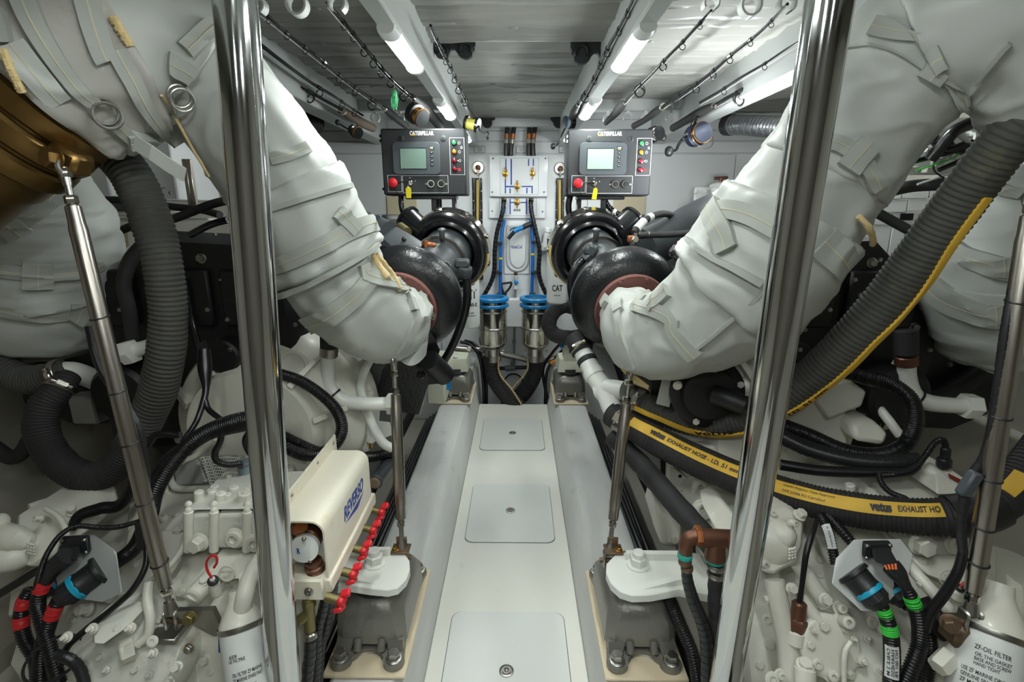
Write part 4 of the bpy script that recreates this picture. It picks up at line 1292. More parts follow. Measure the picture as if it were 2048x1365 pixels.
sp = rsp([(1268, 466, 1.78), (1280, 450, 1.8), (1300, 435, 1.84), (1325, 428, 1.9), (1345, 432, 1.95), (1358, 445, 2.0)], 0.012, 40)
o = MB().tube(sp, 12).build('vent_hose', 'rubber', parent=E2)
for u0, u1 in ((0.05, 0.2), (0.27, 0.34)):
    MB().cyl(sp.at(u0)[0], sp.at(u1)[0], 0.0145, seg=14).build('white_band', 'filter_white', parent=o)
m = MB()
m.pipe([P(1172, 514, 1.86), P(1150, 538, 1.84), P(1142, 572, 1.84), P(1152, 625, 1.84), P(1172, 675, 1.85), P(1196, 730, 1.86)], pr(16, P(1145, 580, 1.84)), 40, 16)
m.build('coolant_pipe', 'black_cast', parent=E2)
m = MB(); c = P(1178, 508, 1.85); m.hexn(c + V((-.012, 0, -.02)), (0.5, -.1, .5), 0.022, 0.035); m.box(c + V((.005, .0, .012)), (0.05, 0.05, 0.05), Matrix.Rotation(0.5, 3, 'Y'), 0.012)
m.build('pipe_elbow', 'grey_cast', parent=E2)
m = MB(); c = P(1358, 506, 1.55); m.box(c, (0.05, 0.05, 0.045), Matrix.Rotation(0.6, 3, 'Y'), 0.01); m.hexn(P(1372, 512, 1.52), (0.8, -.3, -.5), 0.026, 0.03); m.cyl(P(1342, 505, 1.56), P(1352, 505, 1.56), 0.014, seg=10)
m.build('sensor_elbow', 'black_gloss', parent=E2)
MB().hull([P(x, y, Y) for x, y, Y in ((1165, 690, 1.8), (1215, 690, 1.66), (1240, 770, 1.66), (1200, 760, 1.8), (1165, 690, 2.0), (1240, 690, 1.95), (1250, 780, 1.95))]).build('turbo_bracket', 'black_cast', parent=E2)
MB().lathe(P(1350, 768, 1.5), (0.1, -1, .1), [(0.075, -0.1), (0.075, 0.0), (0.06, 0.01), (0.0, 0.01)], 28).build('front_pulley_cover', 'black_engine', parent=E2)

# -------- flywheel housings (pale castings facing aft)
def flywheel_housing(side, lab, cx, cy):
    s = side
    c = P(cx, cy, 1.40)
    t = thing('flywheel_housing', lab, 'housing', (c.x, 1.40, c.z - 0.31), 'flywheel housings')
    m = MB()
    m.lathe(c + V((0, 0.16, 0)), (0, -1, 0), [(0.315, 0), (0.315, 0.05), (0.295, 0.06), (0.285, 0.10), (0.265, 0.12), (0.245, 0.155), (0.20, 0.17), (0.18, 0.22), (0.0, 0.22)], 56)
    m.build('housing_shell', 'gear', parent=t)
    for k in range(10):
        a = 2 * PI * k / 10 + 0.2
        d = V((math.cos(a), 0, math.sin(a)))
        r_ = MB().hull([c + d * 0.19 + V((0, 0.0, 0)) + d.cross(V((0, 1, 0))) * e + V((0, f, 0)) for e in (-.008, .008) for f in (-.06, 0.04)] +
                       [c + d * 0.27 + d.cross(V((0, 1, 0))) * e + V((0, f, 0)) for e in (-.006, .006) for f in (0.0, 0.06)])
        r_.build('casting_rib', 'gear', parent=t)
        bolt(t, c + d * 0.304 + V((0, 0.11, 0)), (0, -1, 0), 0.012, 'gear', name='flange_bolt')
    for a in (1.0, 2.1, 4.2):
        d = V((math.cos(a), 0, math.sin(a)))
        o = MB().torus(c + d * 0.225 + V((0, 0.0, 0)), (0, -1, 0), 0.036, 0.006, 26, 8).build('inspection_cover_rim', 'gear', parent=t)
        MB().lathe(c + d * 0.225 + V((0, 0.01, 0)), (0, -1, 0), [(0.034, 0), (0.034, 0.006), (0, 0.008)], 24).build('inspection_cover', 'gear', parent=t)
    return t, c
flywheel_housing(-1, 'pale flywheel housing casting behind the left gearbox', 520, 850)
flywheel_housing(1, 'pale flywheel housing casting behind the right gearbox', 1545, 860)
# ================================================================ WRAPPED EXHAUSTS
def soft(seed, amp):
    def f(u, th, r):
        p = V((math.cos(th) * 1.3, math.sin(th) * 1.3, u * 9.0))
        n1 = noise.noise(p * 1.3 + V((seed, 0, 0)))
        n2 = noise.noise(V((math.cos(th) * 2.4, math.sin(th) * 2.4, u * 5 + seed)))
        rid = 1 - abs(noise.noise(V((math.cos(th) * 1.1 + u * 3, math.sin(th) * 1.1, u * 14 + seed * 2))))
        return amp * (n1 * 1.0 + n2 * 0.8) + amp * 1.0 * max(0, rid - 0.82) * 4 - amp * 0.6
    return f

def jacket(sp, u0, u1, dr, seed, par, mat='jacket', flare0=0.0, flare1=0.0, ruf=0.006, nm='jacket_section', seg=72):
    n = max(16, int((u1 - u0) * sp.len / 0.008))
    vs, fs = [], []
    rows = [(u0, 'in')] + [(u0 + (u1 - u0) * i / n, i / n) for i in range(n + 1)] + [(u1, 'in')]
    for u, q in rows:
        for k in range(seg):
            th = 2 * PI * k / seg
            if q == 'in':
                off = dr - 0.035
            else:
                e0, e1 = max(0, 1 - q * n * 0.008 / 0.05), max(0, 1 - (1 - q) * n * 0.008 / 0.05)
                wav = math.sin(th * 13 + seed * 3 + 2 * math.sin(th * 3 + seed)) * 0.6 + math.sin(th * 7 + seed)
                edge = min(1, min(q, 1 - q) * n * 0.008 / 0.012)
                off = dr + (flare0 + ruf * wav) * e0 ** 1.2 + (flare1 + ruf * wav) * e1 ** 1.2 - 0.008 * (1 - edge) ** 2
            vs.append(sp.surf(u, th, off))
    for i in range(len(rows) - 1):
        for k in range(seg):
            j = (k + 1) % seg
            fs.append((i * seg + k, i * seg + j, (i + 1) * seg + j, (i + 1) * seg + k))
    fs.append(list(range(seg))[::-1]); fs.append([(len(rows) - 1) * seg + k for k in range(seg)])
    return MB().add(vs, fs).build(nm, mat, parent=par, angle=60)

def u_of(sp, px, py):
    return min(range(sp.n), key=lambda i: (proj(sp.p[i])[0] - px) ** 2 + (proj(sp.p[i])[1] - py) ** 2) / (sp.n - 1)

def strap(sp, par, pix, wpx, off, nm='strap', mat='jacket_strap', n=36):
    q = [sp.hit(*p) for p in pix]
    p = sp.surf(*q[len(q) // 2])
    MB().ribbon(sp, q, 2 * pr(wpx, p), off + 0.006, n, nw=7).build(nm, mat, parent=par)
    if wpx >= 20:
        q2 = [(a + (b - a) * 0.04, c + (e - c) * 0.04) for (a, c), (b, e) in zip(q, q[1:])] + [q[-1]]
        MB().ribbon(sp, q, 0.0016, off + 0.0072, n, nw=3).build('stitching', 'stitch', parent=par)

def dring(sp, par, px, py, rpx, off=0.012, tilt=(0, 0, 0.0)):
    u, th = sp.hit(px, py)
    p = sp.surf(u, th, off)
    nrm = (p - sp.at(u)[0]).normalized()
    r = pr(2 * rpx, p)
    ax = (nrm + V(tilt)).normalized()
    MB().torus(p, ax, r, r * 0.14, 28, 8).build('d_ring', 'steel', parent=par)
    MB().torus(p + nrm * r * 0.25 + V((0.004, 0, -0.004)), ax, r, r * 0.13, 28, 8).build('d_ring', 'steel', parent=par)

def cordline(sp, par, pix, rad, off=0.006, n=40, nm='draw_cord'):
    q = [sp.hit(*p) for p in pix]
    c = Spine([tuple(sp.surf(u, th, off)) + (rad,) for u, th in q], n)
    MB().tube(c, 8, mod=lambda u, th: rad * 0.1 * math.sin(u * c.len / 0.005 * 6 + th * 2) + rad * 0.25 * noise.noise(V((u * 9, th, rad * 900)))).build(nm, 'cord', parent=par)

# ---------------- left
XL = psp([(802, 612, 1.61, 110), (796, 642, 1.52, 140), (752, 640, 1.42, 168), (690, 580, 1.36, 200), (625, 470, 1.33, 220), (560, 360, 1.31, 222),
          (470, 230, 1.28, 222), (390, 140, 1.24, 232), (300, 95, 1.18, 262), (190, 120, 1.12, 288), (80, 190, 1.08, 290), (-10, 262, 1.06, 286)], 160)
XL.disp = soft(1.7, 0.0085)
t = thing('wrapped_exhaust', 'grey fabric-wrapped exhaust pipe rising from the left turbocharger', 'exhaust', XL.p[20])
ua, ub, uc, ud = u_of(XL, 655, 530), u_of(XL, 605, 430), u_of(XL, 385, 140), u_of(XL, 245, 100)
ub2 = u_of(XL, 575, 385)
jacket(XL, 0.005, ua + 0.03, 0.0, 1, t, ruf=0.002)
jacket(XL, ua, ub2 + 0.01, 0.012, 2, t, flare0=0.012, flare1=0.006, ruf=0.005)
jacket(XL, ub2, uc + 0.04, 0.004, 3, t, ruf=0.003)
jacket(XL, uc, ud + 0.05, 0.012, 4, t, flare0=0.01, ruf=0.005)
jacket(XL, ud, u_of(XL, 95, 180), 0.016, 5, t, flare0=0.012, flare1=0.012, ruf=0.005, mat='jacket_old')
strap(XL, t, [(617, 650), (660, 632), (700, 602), (733, 565), (748, 548)], 30, 0.006)
strap(XL, t, [(735, 540), (752, 558), (757, 580)], 26, 0.010, 'belt_loop')
strap(XL, t, [(812, 588), (827, 615), (822, 660), (800, 705)], 13, 0.006)
strap(XL, t, [(838, 580), (852, 605), (850, 640)], 12, 0.006)
strap(XL, t, [(818, 600), (826, 622)], 18, 0.010, 'belt_loop')
dring(XL, t, 806, 578, 9)
dring(XL, t, 838, 574, 10)
strap(XL, t, [(555, 528), (600, 512), (650, 488), (700, 462), (742, 452)], 34, 0.017)
strap(XL, t, [(665, 428), (690, 452), (704, 468)], 28, 0.022, 'belt_loop')
strap(XL, t, [(545, 418), (600, 402), (650, 388), (690, 378)], 9, 0.020, 'hem')
strap(XL, t, [(560, 588), (620, 566), (680, 535), (742, 495)], 9, 0.024, 'hem')
strap(XL, t, [(540, 320), (575, 312), (610, 298)], 22, 0.010)
strap(XL, t, [(330, 120), (358, 134), (388, 158)], 34, 0.024, 'belt_loop')
strap(XL, t, [(366, 100), (390, 82), (418, 62)], 28, 0.022)
strap(XL, t, [(334, 186), (338, 215), (345, 258)], 30, 0.022)
dring(XL, t, 354, 176, 21, 0.028, (0.4, -0.2, 0.3))
strap(XL, t, [(66, 8), (95, 85), (130, 142), (158, 178), (182, 198)], 27, 0.026)
dring(XL, t, 196, 208, 24, 0.032, (0.1, -0.3, 0.5))
strap(XL, t, [(212, 226), (245, 258), (285, 296), (330, 320)], 25, 0.024)
strap(XL, t, [(236, 262), (262, 262), (288, 262)], 32, 0.030, 'belt_loop')
strap(XL, t, [(180, 5), (192, 60), (206, 110), (212, 122)], 30, 0.024)
strap(XL, t, [(230, 102), (255, 150), (282, 205), (322, 262)], 26, 0.024)
strap(XL, t, [(40, 100), (70, 140), (110, 190), (120, 200)], 40, 0.024, 'side_flap', 'jacket')
strap(XL, t, [(8, 44), (14, 70), (18, 100)], 34, 0.028, 'end_cuff')
cordline(XL, t, [(28, 112), (34, 135), (46, 165), (55, 184)], 0.007, 0.03)
cordline(XL, t, [(228, 46), (238, 64), (248, 80), (256, 95)], 0.008, 0.026)
cordline(XL, t, [(314, 180), (340, 205), (358, 222), (395, 285), (432, 348)], 0.003, 0.018)
cordline(XL, t, [(738, 512), (752, 535), (770, 560), (782, 575), (792, 582)], 0.007, 0.012)
cordline(XL, t, [(742, 512), (758, 532), (776, 556), (790, 580)], 0.006, 0.018)
# loose strap end hanging below the joint, flap under the elbow
m = MB(); a = [P(268, 285, 1.0), P(300, 305, 1.0), P(335, 330, 1.02), P(368, 350, 1.04)]
for w_, q in ((0, 0),):
    pts = []
    for p in a:
        pts += [p + V((0.006, -.002, 0.012)), p + V((-0.006, .002, -0.012)), p + V((0.006, .002, 0.012)), p + V((-0.006, .006, -0.012))]
    f = []
    for i in range(3):
        o = i * 4
        f += [(o, o + 4, o + 5, o + 1), (o + 2, o + 3, o + 7, o + 6), (o, o + 2, o + 6, o + 4), (o + 1, o + 5, o + 7, o + 3)]
    m.add(pts, f + [(0, 1, 3, 2), (12, 14, 15, 13)])
m.build('loose_strap_end', 'jacket_strap', parent=t)
m = MB(); g = []
for i in range(9):
    for j in range(6):
        x = 800 + 58 * i / 8 - (6 * j / 5); y = 668 + (66 - 1.2 * (i - 4) ** 2) * j / 5 - 4 * i / 8
        g.append(P(x, y, 1.50 + 0.02 * math.sin(j * 0.9) + 0.004 * i))
nn = len(g)
m.add(g + [p + V((0.0, 0.006, 0.002)) for p in g], [(i * 6 + j, i * 6 + j + 1, i * 6 + j + 7, i * 6 + j + 6) for i in range(8) for j in range(5)] + [(nn + i * 6 + j, nn + i * 6 + j + 6, nn + i * 6 + j + 7, nn + i * 6 + j + 1) for i in range(8) for j in range(5)])
m.build('loose_flap', 'jacket', parent=t)

# bronze bellows band with clamp bolt, upper left
pA, pB = XL.at(u_of(XL, 95, 180))[0], XL.p[-1]
ax = (pB - pA).normalized()
t = thing('exhaust_coupling', 'bronze-coloured exhaust coupling with clamp bands at the upper left', 'coupling', pB + V((0, 0, -.2)))
r0 = XL.r[-8]
m = MB(); m.lathe(pA - ax * 0.02, ax, [(r0 * 0.80, 0), (r0 * 0.94, 0.01), (r0 * 0.94, 0.2), (r0 * 0.88, 0.22), (r0 * 0.88, 0.40)], 60)
m.build('coupling_body', 'bronze_band', parent=t)
for h in (0.015, 0.066, 0.118):
    MB().lathe(pA - ax * 0.02 + ax * h, ax, [(r0 * 0.97, 0), (r0 * 1.02, 0.006), (r0 * 1.03, 0.022), (r0 * 1.02, 0.038), (r0 * 0.97, 0.044)], 60, cap=False).build('clamp_band', 'bronze_band', parent=t)
c = P(112, 318, 0.98)
bl = MB(); bl.box(c + V((.0, .03, .0)), (0.06, 0.05, 0.045), Matrix.Rotation(0.5, 3, 'Y'), 0.008)
bl.build('clamp_lug', 'bronze_band', parent=t)
bolt(t, c + V((-.005, .005, 0)), (-.25, -1, 0.1), 0.017, 'bronze_band', 0.02, name='clamp_bolt')

def riser(pix, lab, seed, straps, n=70):
    sp = psp(pix, n)
    sp.disp = soft(seed, 0.008)
    t = thing('wrapped_riser', lab, 'exhaust', sp.p[-1])
    return sp, t
RL, t = riser([(40, 330, 1.36, 150), (50, 380, 1.38, 240), (62, 460, 1.40, 285), (72, 540, 1.42, 288), (80, 610, 1.44, 275), (86, 655, 1.46, 225), (90, 690, 1.47, 150)], 'bulging grey fabric-wrapped exhaust riser at the far left edge', 4.1, 0)
us = u_of(RL, 74, 565)
jacket(RL, 0.0, us, 0.010, 6, t, flare1=0.010, ruf=0.006, mat='jacket')
jacket(RL, us - 0.03, 0.86, 0.004, 7, t, ruf=0.003)
jacket(RL, 0.82, 1.0, 0.0, 8, t, mat='jacket_strap', ruf=0.002)
strap(RL, t, [(0, 535), (50, 542), (110, 543), (170, 535), (196, 524)], 26, 0.014)
strap(RL, t, [(75, 525), (75, 550), (76, 572)], 42, 0.020, 'belt_loop')
strap(RL, t, [(0, 618), (60, 628), (120, 628), (170, 612)], 26, 0.010)
strap(RL, t, [(155, 605), (150, 630), (142, 640)], 30, 0.016, 'belt_loop')
strap(RL, t, [(12, 462), (50, 432), (90, 395), (115, 375)], 30, 0.016)
strap(RL, t, [(0, 425), (20, 445), (45, 468)], 40, 0.022, 'belt_loop')

# ---------------- right
XR = psp([(1262, 616, 1.61, 112), (1266, 650, 1.52, 140), (1308, 680, 1.40, 165), (1390, 645, 1.31, 215), (1480, 570, 1.24, 262), (1560, 465, 1.20, 278),
          (1645, 345, 1.18, 266), (1740, 215, 1.15, 262), (1850, 95, 1.10, 285), (1960, 40, 1.04, 300), (2080, 60, 1.0, 300), (2180, 180, 0.99, 290)], 160)
XR.disp = soft(9.3, 0.0085)
t = thing('wrapped_exhaust', 'grey fabric-wrapped exhaust pipe rising from the right turbocharger', 'exhaust', XR.p[20])
ua, ub, uc, ud = u_of(XR, 1470, 580), u_of(XR, 1560, 465), u_of(XR, 1640, 355), u_of(XR, 1880, 70)
jacket(XR, 0.005, ua + 0.03, 0.0, 11, t, ruf=0.002)
jacket(XR, ua, ub + 0.03, 0.010, 12, t, flare0=0.012, flare1=0.008, ruf=0.006)
jacket(XR, ub, uc + 0.02, 0.002, 13, t, flare1=0.004, ruf=0.003)
jacket(XR, uc, ud + 0.02, 0.006, 14, t, flare0=0.004, ruf=0.002)
jacket(XR, ud, 0.99, 0.012, 15, t, flare0=0.010, ruf=0.006)
strap(XR, t, [(1752, 58), (1810, 68), (1861, 94), (1896, 152), (1920, 205)], 33, 0.012)
strap(XR, t, [(1892, 104), (1872, 132), (1850, 160)], 42, 0.018, 'belt_loop')
strap(XR, t, [(1650, 285), (1680, 290), (1712, 312), (1735, 345), (1748, 375)], 32, 0.012)
strap(XR, t, [(1735, 285), (1712, 312), (1690, 338)], 42, 0.018, 'belt_loop')
strap(XR, t, [(1440, 425), (1500, 432), (1560, 462), (1580, 475)], 32, 0.016)
strap(XR, t, [(1434, 420), (1448, 460), (1462, 502)], 40, 0.022, 'belt_loop')
strap(XR, t, [(1392, 486), (1433, 517), (1470, 534), (1522, 562)], 10, 0.026, 'hem')
strap(XR, t, [(1640, 480), (1665, 505), (1682, 530)], 52, 0.014)
strap(XR, t, [(1238, 612), (1240, 650), (1248, 695), (1262, 735)], 14, 0.006)
strap(XR, t, [(1238, 604), (1240, 625)], 18, 0.010, 'belt_loop')
strap(XR, t, [(1214, 598), (1212, 612)], 16, 0.010, 'belt_loop')
strap(XR, t, [(1300, 590), (1318, 625), (1348, 665), (1390, 712)], 30, 0.006)
strap(XR, t, [(1302, 616), (1322, 598), (1338, 582)], 30, 0.011, 'belt_loop')
strap(XR, t, [(1522, 582), (1460, 640), (1402, 688), (1370, 706)], 6, 0.006, 'seam')
strap(XR, t, [(1690, 102), (1760, 96), (1805, 112), (1842, 136)], 5, 0.010, 'seam')
strap(XR, t, [(1960, 150), (1985, 120), (2020, 80)], 7, 0.020, 'seam')
cordline(XR, t, [(1700, 428), (1718, 448), (1728, 470), (1730, 482)], 0.006, 0.022)
m = MB()
m.hull([P(x, y, Y) for x, y, Y in ((1440, 722, 1.2), (1500, 692, 1.18), (1508, 696, 1.17), (1488, 714, 1.18), (1440, 730, 1.2), (1480, 700, 1.2))])
m.hull([P(x, y, Y) for x, y, Y in ((1360, 728, 1.24), (1440, 722, 1.2), (1440, 730, 1.2), (1360, 738, 1.24), (1400, 728, 1.22))])
m.build('loose_strap_end', 'jacket_strap', parent=t)
m = MB(); m.hull([P(x, y, Y) for x, y, Y in ((1330, 735, 1.36), (1358, 732, 1.36), (1338, 815, 1.38), (1312, 808, 1.38), (1331, 735, 1.37), (1359, 732, 1.37), (1339, 815, 1.39), (1313, 808, 1.39))])
m.build('hanging_strap', 'jacket_strap', parent=t)
m = MB(); m.hull([P(x, y, Y) for x, y, Y in ((1240, 738, 1.42), (1262, 745, 1.4), (1298, 772, 1.38), (1296, 780, 1.39), (1268, 768, 1.4), (1262, 742, 1.43))])
m.build('frayed_end', 'cord', parent=t)
RR, t = riser([(2075, 330, 1.36, 150), (2062, 390, 1.36, 230), (2046, 460, 1.36, 290), (2036, 540, 1.36, 318), (2034, 610, 1.38, 305), (2040, 660, 1.40, 240), (2045, 700, 1.41, 150)], 'bulging grey fabric-wrapped exhaust riser at the far right edge', 6.6, 0)
us = u_of(RR, 2036, 545)
jacket(RR, 0.0, us, 0.004, 16, t, ruf=0.003)
jacket(RR, us - 0.02, 0.86, 0.012, 17, t, flare0=0.010, ruf=0.006)
jacket(RR, 0.8, 1.0, 0.0, 18, t, mat='jacket_strap', ruf=0.002)
strap(RR, t, [(1912, 492), (1935, 510), (1975, 525), (2010, 535), (2040, 538)], 27, 0.014)
strap(RR, t, [(1875, 575), (1900, 596), (1950, 618), (2005, 628), (2040, 630)], 26, 0.020)
strap(RR, t, [(1998, 605), (2000, 625), (1998, 645)], 24, 0.026, 'belt_loop')
strap(RR, t, [(2012, 515), (2014, 535), (2012, 552)], 26, 0.020, 'belt_loop')
strap(RR, t, [(2005, 378), (2025, 385), (2046, 392)], 20, 0.012)
# ================================================================ STANCHIONS
def stanchion(a, b, r, lab):
    d = (a - b).normalized()
    top = a + d * ((ZC + 0.02 - a.z) / d.z)
    bot = b - d * ((b.z + 0.29) / d.z)
    t = thing('stanchion', lab, 'pole', bot, 'stainless stanchions')
    MB().cyl(bot, top, r, seg=48).build('tube', 'chrome', parent=t)
    MB().lathe(bot, d, [(r * 2, 0), (r * 2, 0.008), (r * 1.2, 0.02), (r * 1.02, 0.022)], 36).build('base_flange', 'chrome', parent=t)
    MB().lathe(top - d * 0.04, -d, [(r * 1.9, -0.012), (r * 1.9, 0.0), (r * 1.15, 0.012), (r * 1.02, 0.03)], 36).build('top_flange', 'chrome', parent=t)
a, b = P(471, 0, 0.835), P(568, 1365, 0.835)
stanchion(a, b, pr(86, a), 'polished stainless stanchion left of the walkway')
a, b = P(1659, 0, 0.79), P(1451, 1365, 0.88)
stanchion(a, b, pr(92, a), 'polished stainless stanchion right of the walkway')

# ================================================================ SUPPORT RODS
def stay(top, bot, r, lab, u0, u1, fork_top=True, clevis=None, mat='brushed', rings=()):
    d = (bot - top)
    L = d.length
    d.normalize()
    t = thing('support_rod', lab, 'rod', bot, 'adjustable exhaust support rods')
    A = lambda u: top + d * (L * u)
    body = MB()
    body.lathe(A(u0), d, [(r * 0.55, 0), (r * 0.86, 0.004), (r * 0.9, 0.035), (r, 0.045), (r, (u1 - u0) * L - 0.045), (r * 0.92, (u1 - u0) * L - 0.04), (r * 0.86, (u1 - u0) * L - 0.004), (r * 0.5, (u1 - u0) * L)], 28)
    body.build('sleeve', mat, parent=t)
    MB().cyl(A(0.0), A(u0 + 0.01), r * 0.42, seg=12).build('threaded_end', 'steel', parent=t)
    MB().cyl(A(u1 - 0.01), A(0.985), r * 0.42, seg=12).build('threaded_end', 'steel', parent=t)
    m = MB(); m.hexn(A(u0) - d * 0.016, d, r * 0.75, 0.015); m.build('lock_nut', 'polished', parent=t)
    m = MB(); m.hexn(A(u0) - d * 0.065, d, r * 0.72, 0.016); m.build('lock_nut', 'polished', parent=t)
    m = MB(); m.hexn(A(u1) + d * 0.004, d, r * 0.72, 0.014); m.build('lock_nut', 'polished', parent=t)
    x, y, z = frame(d)
    # clevis at the foot
    e = A(1.0)
    m = MB()
    for s in (-1, 1):
        m.box(e + V((s * r * 0.75, 0, 0.0)), (r * 0.45, r * 1.7, r * 2.8), None, r * 0.2)
    m.cyl(e - d * r * 2.6, e - d * r * 0.9, r * 0.62, r * 0.95, 14)
    c = m.build('clevis', 'steel', parent=t)
    MB().cyl(e + V((-r * 1.5, 0, -r * 0.3)), e + V((r * 1.5, 0, -r * 0.3)), r * 0.42, seg=12).build('clevis_pin', 'rusty', parent=c)
    # eye at the top
    m = MB(); m.torus(A(0.0), V((1, 0, 0.1)), r * 0.85, r * 0.32, 20, 8); m.cyl(A(0.005), A(u0 * 0.5), r * 0.6, r * 0.5, 14)
    m.build('eye_end', 'steel', parent=t)
    for u in rings:
        MB().torus(A(u), d + V((0.0, 0.25, 0.0)), r * 1.04, r * 0.12, 24, 6).build('cable_tie', 'black_plastic', parent=t)
    return t
RD1 = stay(P(788, 722, 1.40), P(805, 1112, 1.245), 0.0163, 'slim steel support rod under the left exhaust elbow', 0.17, 0.82)
RD2 = stay(P(1260, 742, 1.40), P(1217, 1118, 1.25), 0.0163, 'slim steel support rod under the right exhaust elbow', 0.17, 0.80)
RD3 = stay(P(127, 335, 0.985), P(346, 1238, 0.865), 0.0150, 'long steel support rod crossing the left gearbox', 0.075, 0.925, rings=(0.31, 0.47, 0.585, 0.72, 0.865))
RD4 = stay(P(2066, 400, 0.90), P(1938, 1240, 0.80), 0.0158, 'long steel support rod at the right edge', 0.03, 0.93, rings=(0.225, 0.49, 0.64, 0.76, 0.85))
# brackets they stand on
m = MB(); m.prism([(0, 0), (0.075, 0.005), (0.08, -0.075), (0.055, -0.075), (0, -0.02)], P(352, 1224, 0.85), (1, 0, 0), (0, -.2, 1), (0, 0.012, 0))
m.box(P(340, 1262, 0.87), (0.06, 0.06, 0.012), None, 0.002)
o = m.build('rod_bracket', 'steel', label='folded steel bracket holding the long rod on the left gearbox', cat='bracket')
bolt(o, P(381, 1236, 0.845), (0.1, -1, .2), 0.011, 'brass_dull', 0.014)
bolt(o, P(379, 1297, 0.845), (0, -1, .2), 0.008, 'steel', 0.01)
m = MB(); m.box(P(1925, 1262, 0.81), (0.06, 0.05, 0.05), None, 0.008)
o = m.build('rod_bracket', 'rusty', label='rusty bracket holding the long rod on the right gearbox', cat='bracket')
bolt(o, P(1900, 1245, 0.79), (-.6, -1, .1), 0.013, 'rusty', 0.02)

# ================================================================ ENGINE MOUNTS
def copy_tree(o, parent=None, off=V((0, 0, 0))):
    c = o.copy()
    COL.objects.link(c)
    c.parent = parent
    if parent is None:
        c.location = o.location + off
    WL[c.name] = WL[o.name] + off
    for ch in list(o.children):
        copy_tree(ch, c, off)
    return c

def mount(side, cx, lab):
    zb = 0.152
    t = thing('engine_mount', lab, 'engine mount', (cx, 1.24, zb), 'engine mounts')
    MB().bb((cx - 0.105, 1.03, zb), (cx + 0.105, 1.43, zb + 0.008), 0.002).build('pad', 'plywood', parent=t)
    z0 = zb + 0.008
    # foot flange: two lobes joined by an arch, front and back
    for yf, s in ((1.068, 1), (1.40, -1)):
        pts = []
        for k in range(13):
            a = R(150 + 220 * k / 12)
            pts.append((-0.07 + 0.026 * math.cos(a), 0.026 * math.sin(a)))
        for k in range(7):
            a = PI - PI * k / 6
            pts.append((0.034 * math.cos(a), 0.016 + 0.018 * math.sin(a)))
        for k in range(13):
            a = R(170 + 220 * k / 12)
            pts.append((0.07 + 0.026 * math.cos(a), 0.026 * math.sin(a)))
        pts += [(0.085, 0.075), (-0.085, 0.075)]
        m = MB().prism(pts, (cx, yf, z0), (1, 0, 0), (0, s, 0), (0, 0, 0.018), b=0.003)
        f = m.build('foot_flange', 'mount', parent=t)
        for sx in (-1, 1):
            bolt(f, (cx + sx * 0.07, yf, z0 + 0.018), (0, 0, 1), 0.0165, 'steel', 0.022)
            bolt(f, (cx + sx * 0.031, yf + s * 0.036, z0 + 0.018), (0, -s * 0.5, 1), 0.006, 'steel', 0.012, kind='screw', name='set_screw')
    # cast body with chamfered shoulders and an arched foot
    body = MB()
    y0, y1 = 1.100, 1.368
    def ring_(z, ix, iy, ch):
        xs, ya, yb = 0.094 - ix, y0 + iy, y1 - iy
        return [V((cx + sx * (xs - c1), y_ + (c2 if y_ == ya else -c2), z)) for sx in (-1, 1) for y_ in (ya, yb) for c1, c2 in ((ch, 0), (0, ch))]
    body.hull(ring_(z0 + 0.03, 0.0, 0.0, 0.02) + ring_(z0 + 0.10, 0.004, 0.004, 0.024) + ring_(z0 + 0.135, 0.016, 0.022, 0.034) + ring_(z0 + 0.15, 0.03, 0.04, 0.04))
    bo = body.build('cast_body', 'mount', parent=t)
    for sx in (-1, 1):
        m = MB().hull([V((cx + sx * x, y, z)) for x, y, z in ((0.055, y0 - 0.018, z0 + 0.012), (0.088, y0 - 0.012, z0 + 0.012), (0.088, y0 + 0.02, z0 + 0.012), (0.06, y0, z0 + 0.045), (0.087, y0, z0 + 0.045), (0.045, y0, z0 + 0.045), (0.045, y0 - 0.004, z0 + 0.03), (0.087, y0 + 0.02, z0 + 0.045))])
        m.build('foot_web', 'mount', parent=t)
        m = MB().cyl((cx + sx * 0.031, y0 - 0.012, z0 + 0.02), (cx + sx * 0.031, y0 + 0.004, z0 + 0.046), 0.011, seg=14)
        m.build('screw_boss', 'mount', parent=t)
    m = MB()
    n_ = 12
    for k in range(n_):
        a0, a1 = PI * k / n_, PI * (k + 1) / n_
        for rr_, q in ((0.045, 0),):
            pass
    MB().torus((cx, y0 + 0.004, z0 + 0.004), (0, 1, 0), 0.045, 0.011, 20, 8, arc=PI, start=V((1, 0, 0))).build('arch_rim', 'mount', parent=t)
    MB().lathe((cx, 1.19, z0 + 0.148), (0, 0, 1), [(0.062, 0), (0.066, 0.008), (0.058, 0.02), (0.056, 0.032)], 32).build('rubber_ring', 'rubber', parent=t)
    MB().cyl((cx, 1.19, z0 + 0.15), (cx, 1.19, z0 + 0.252), 0.016, seg=16, b=0.003).build('mount_stud', 'white_paint', parent=t)
    return t
M1 = mount(-1, -0.357, 'grey cast engine mount nearest the camera, left of the walkway')
M2 = mount(1, 0.357, 'grey cast engine mount nearest the camera, right of the walkway')
m3 = copy_tree(M1, None, V((0.0, 1.88, 0)))
m3['label'] = 'grey cast engine mount at the far end of the left bed'
m4 = copy_tree(M2, None, V((0.0, 1.88, 0)))
m4['label'] = 'grey cast engine mount at the far end of the right bed'

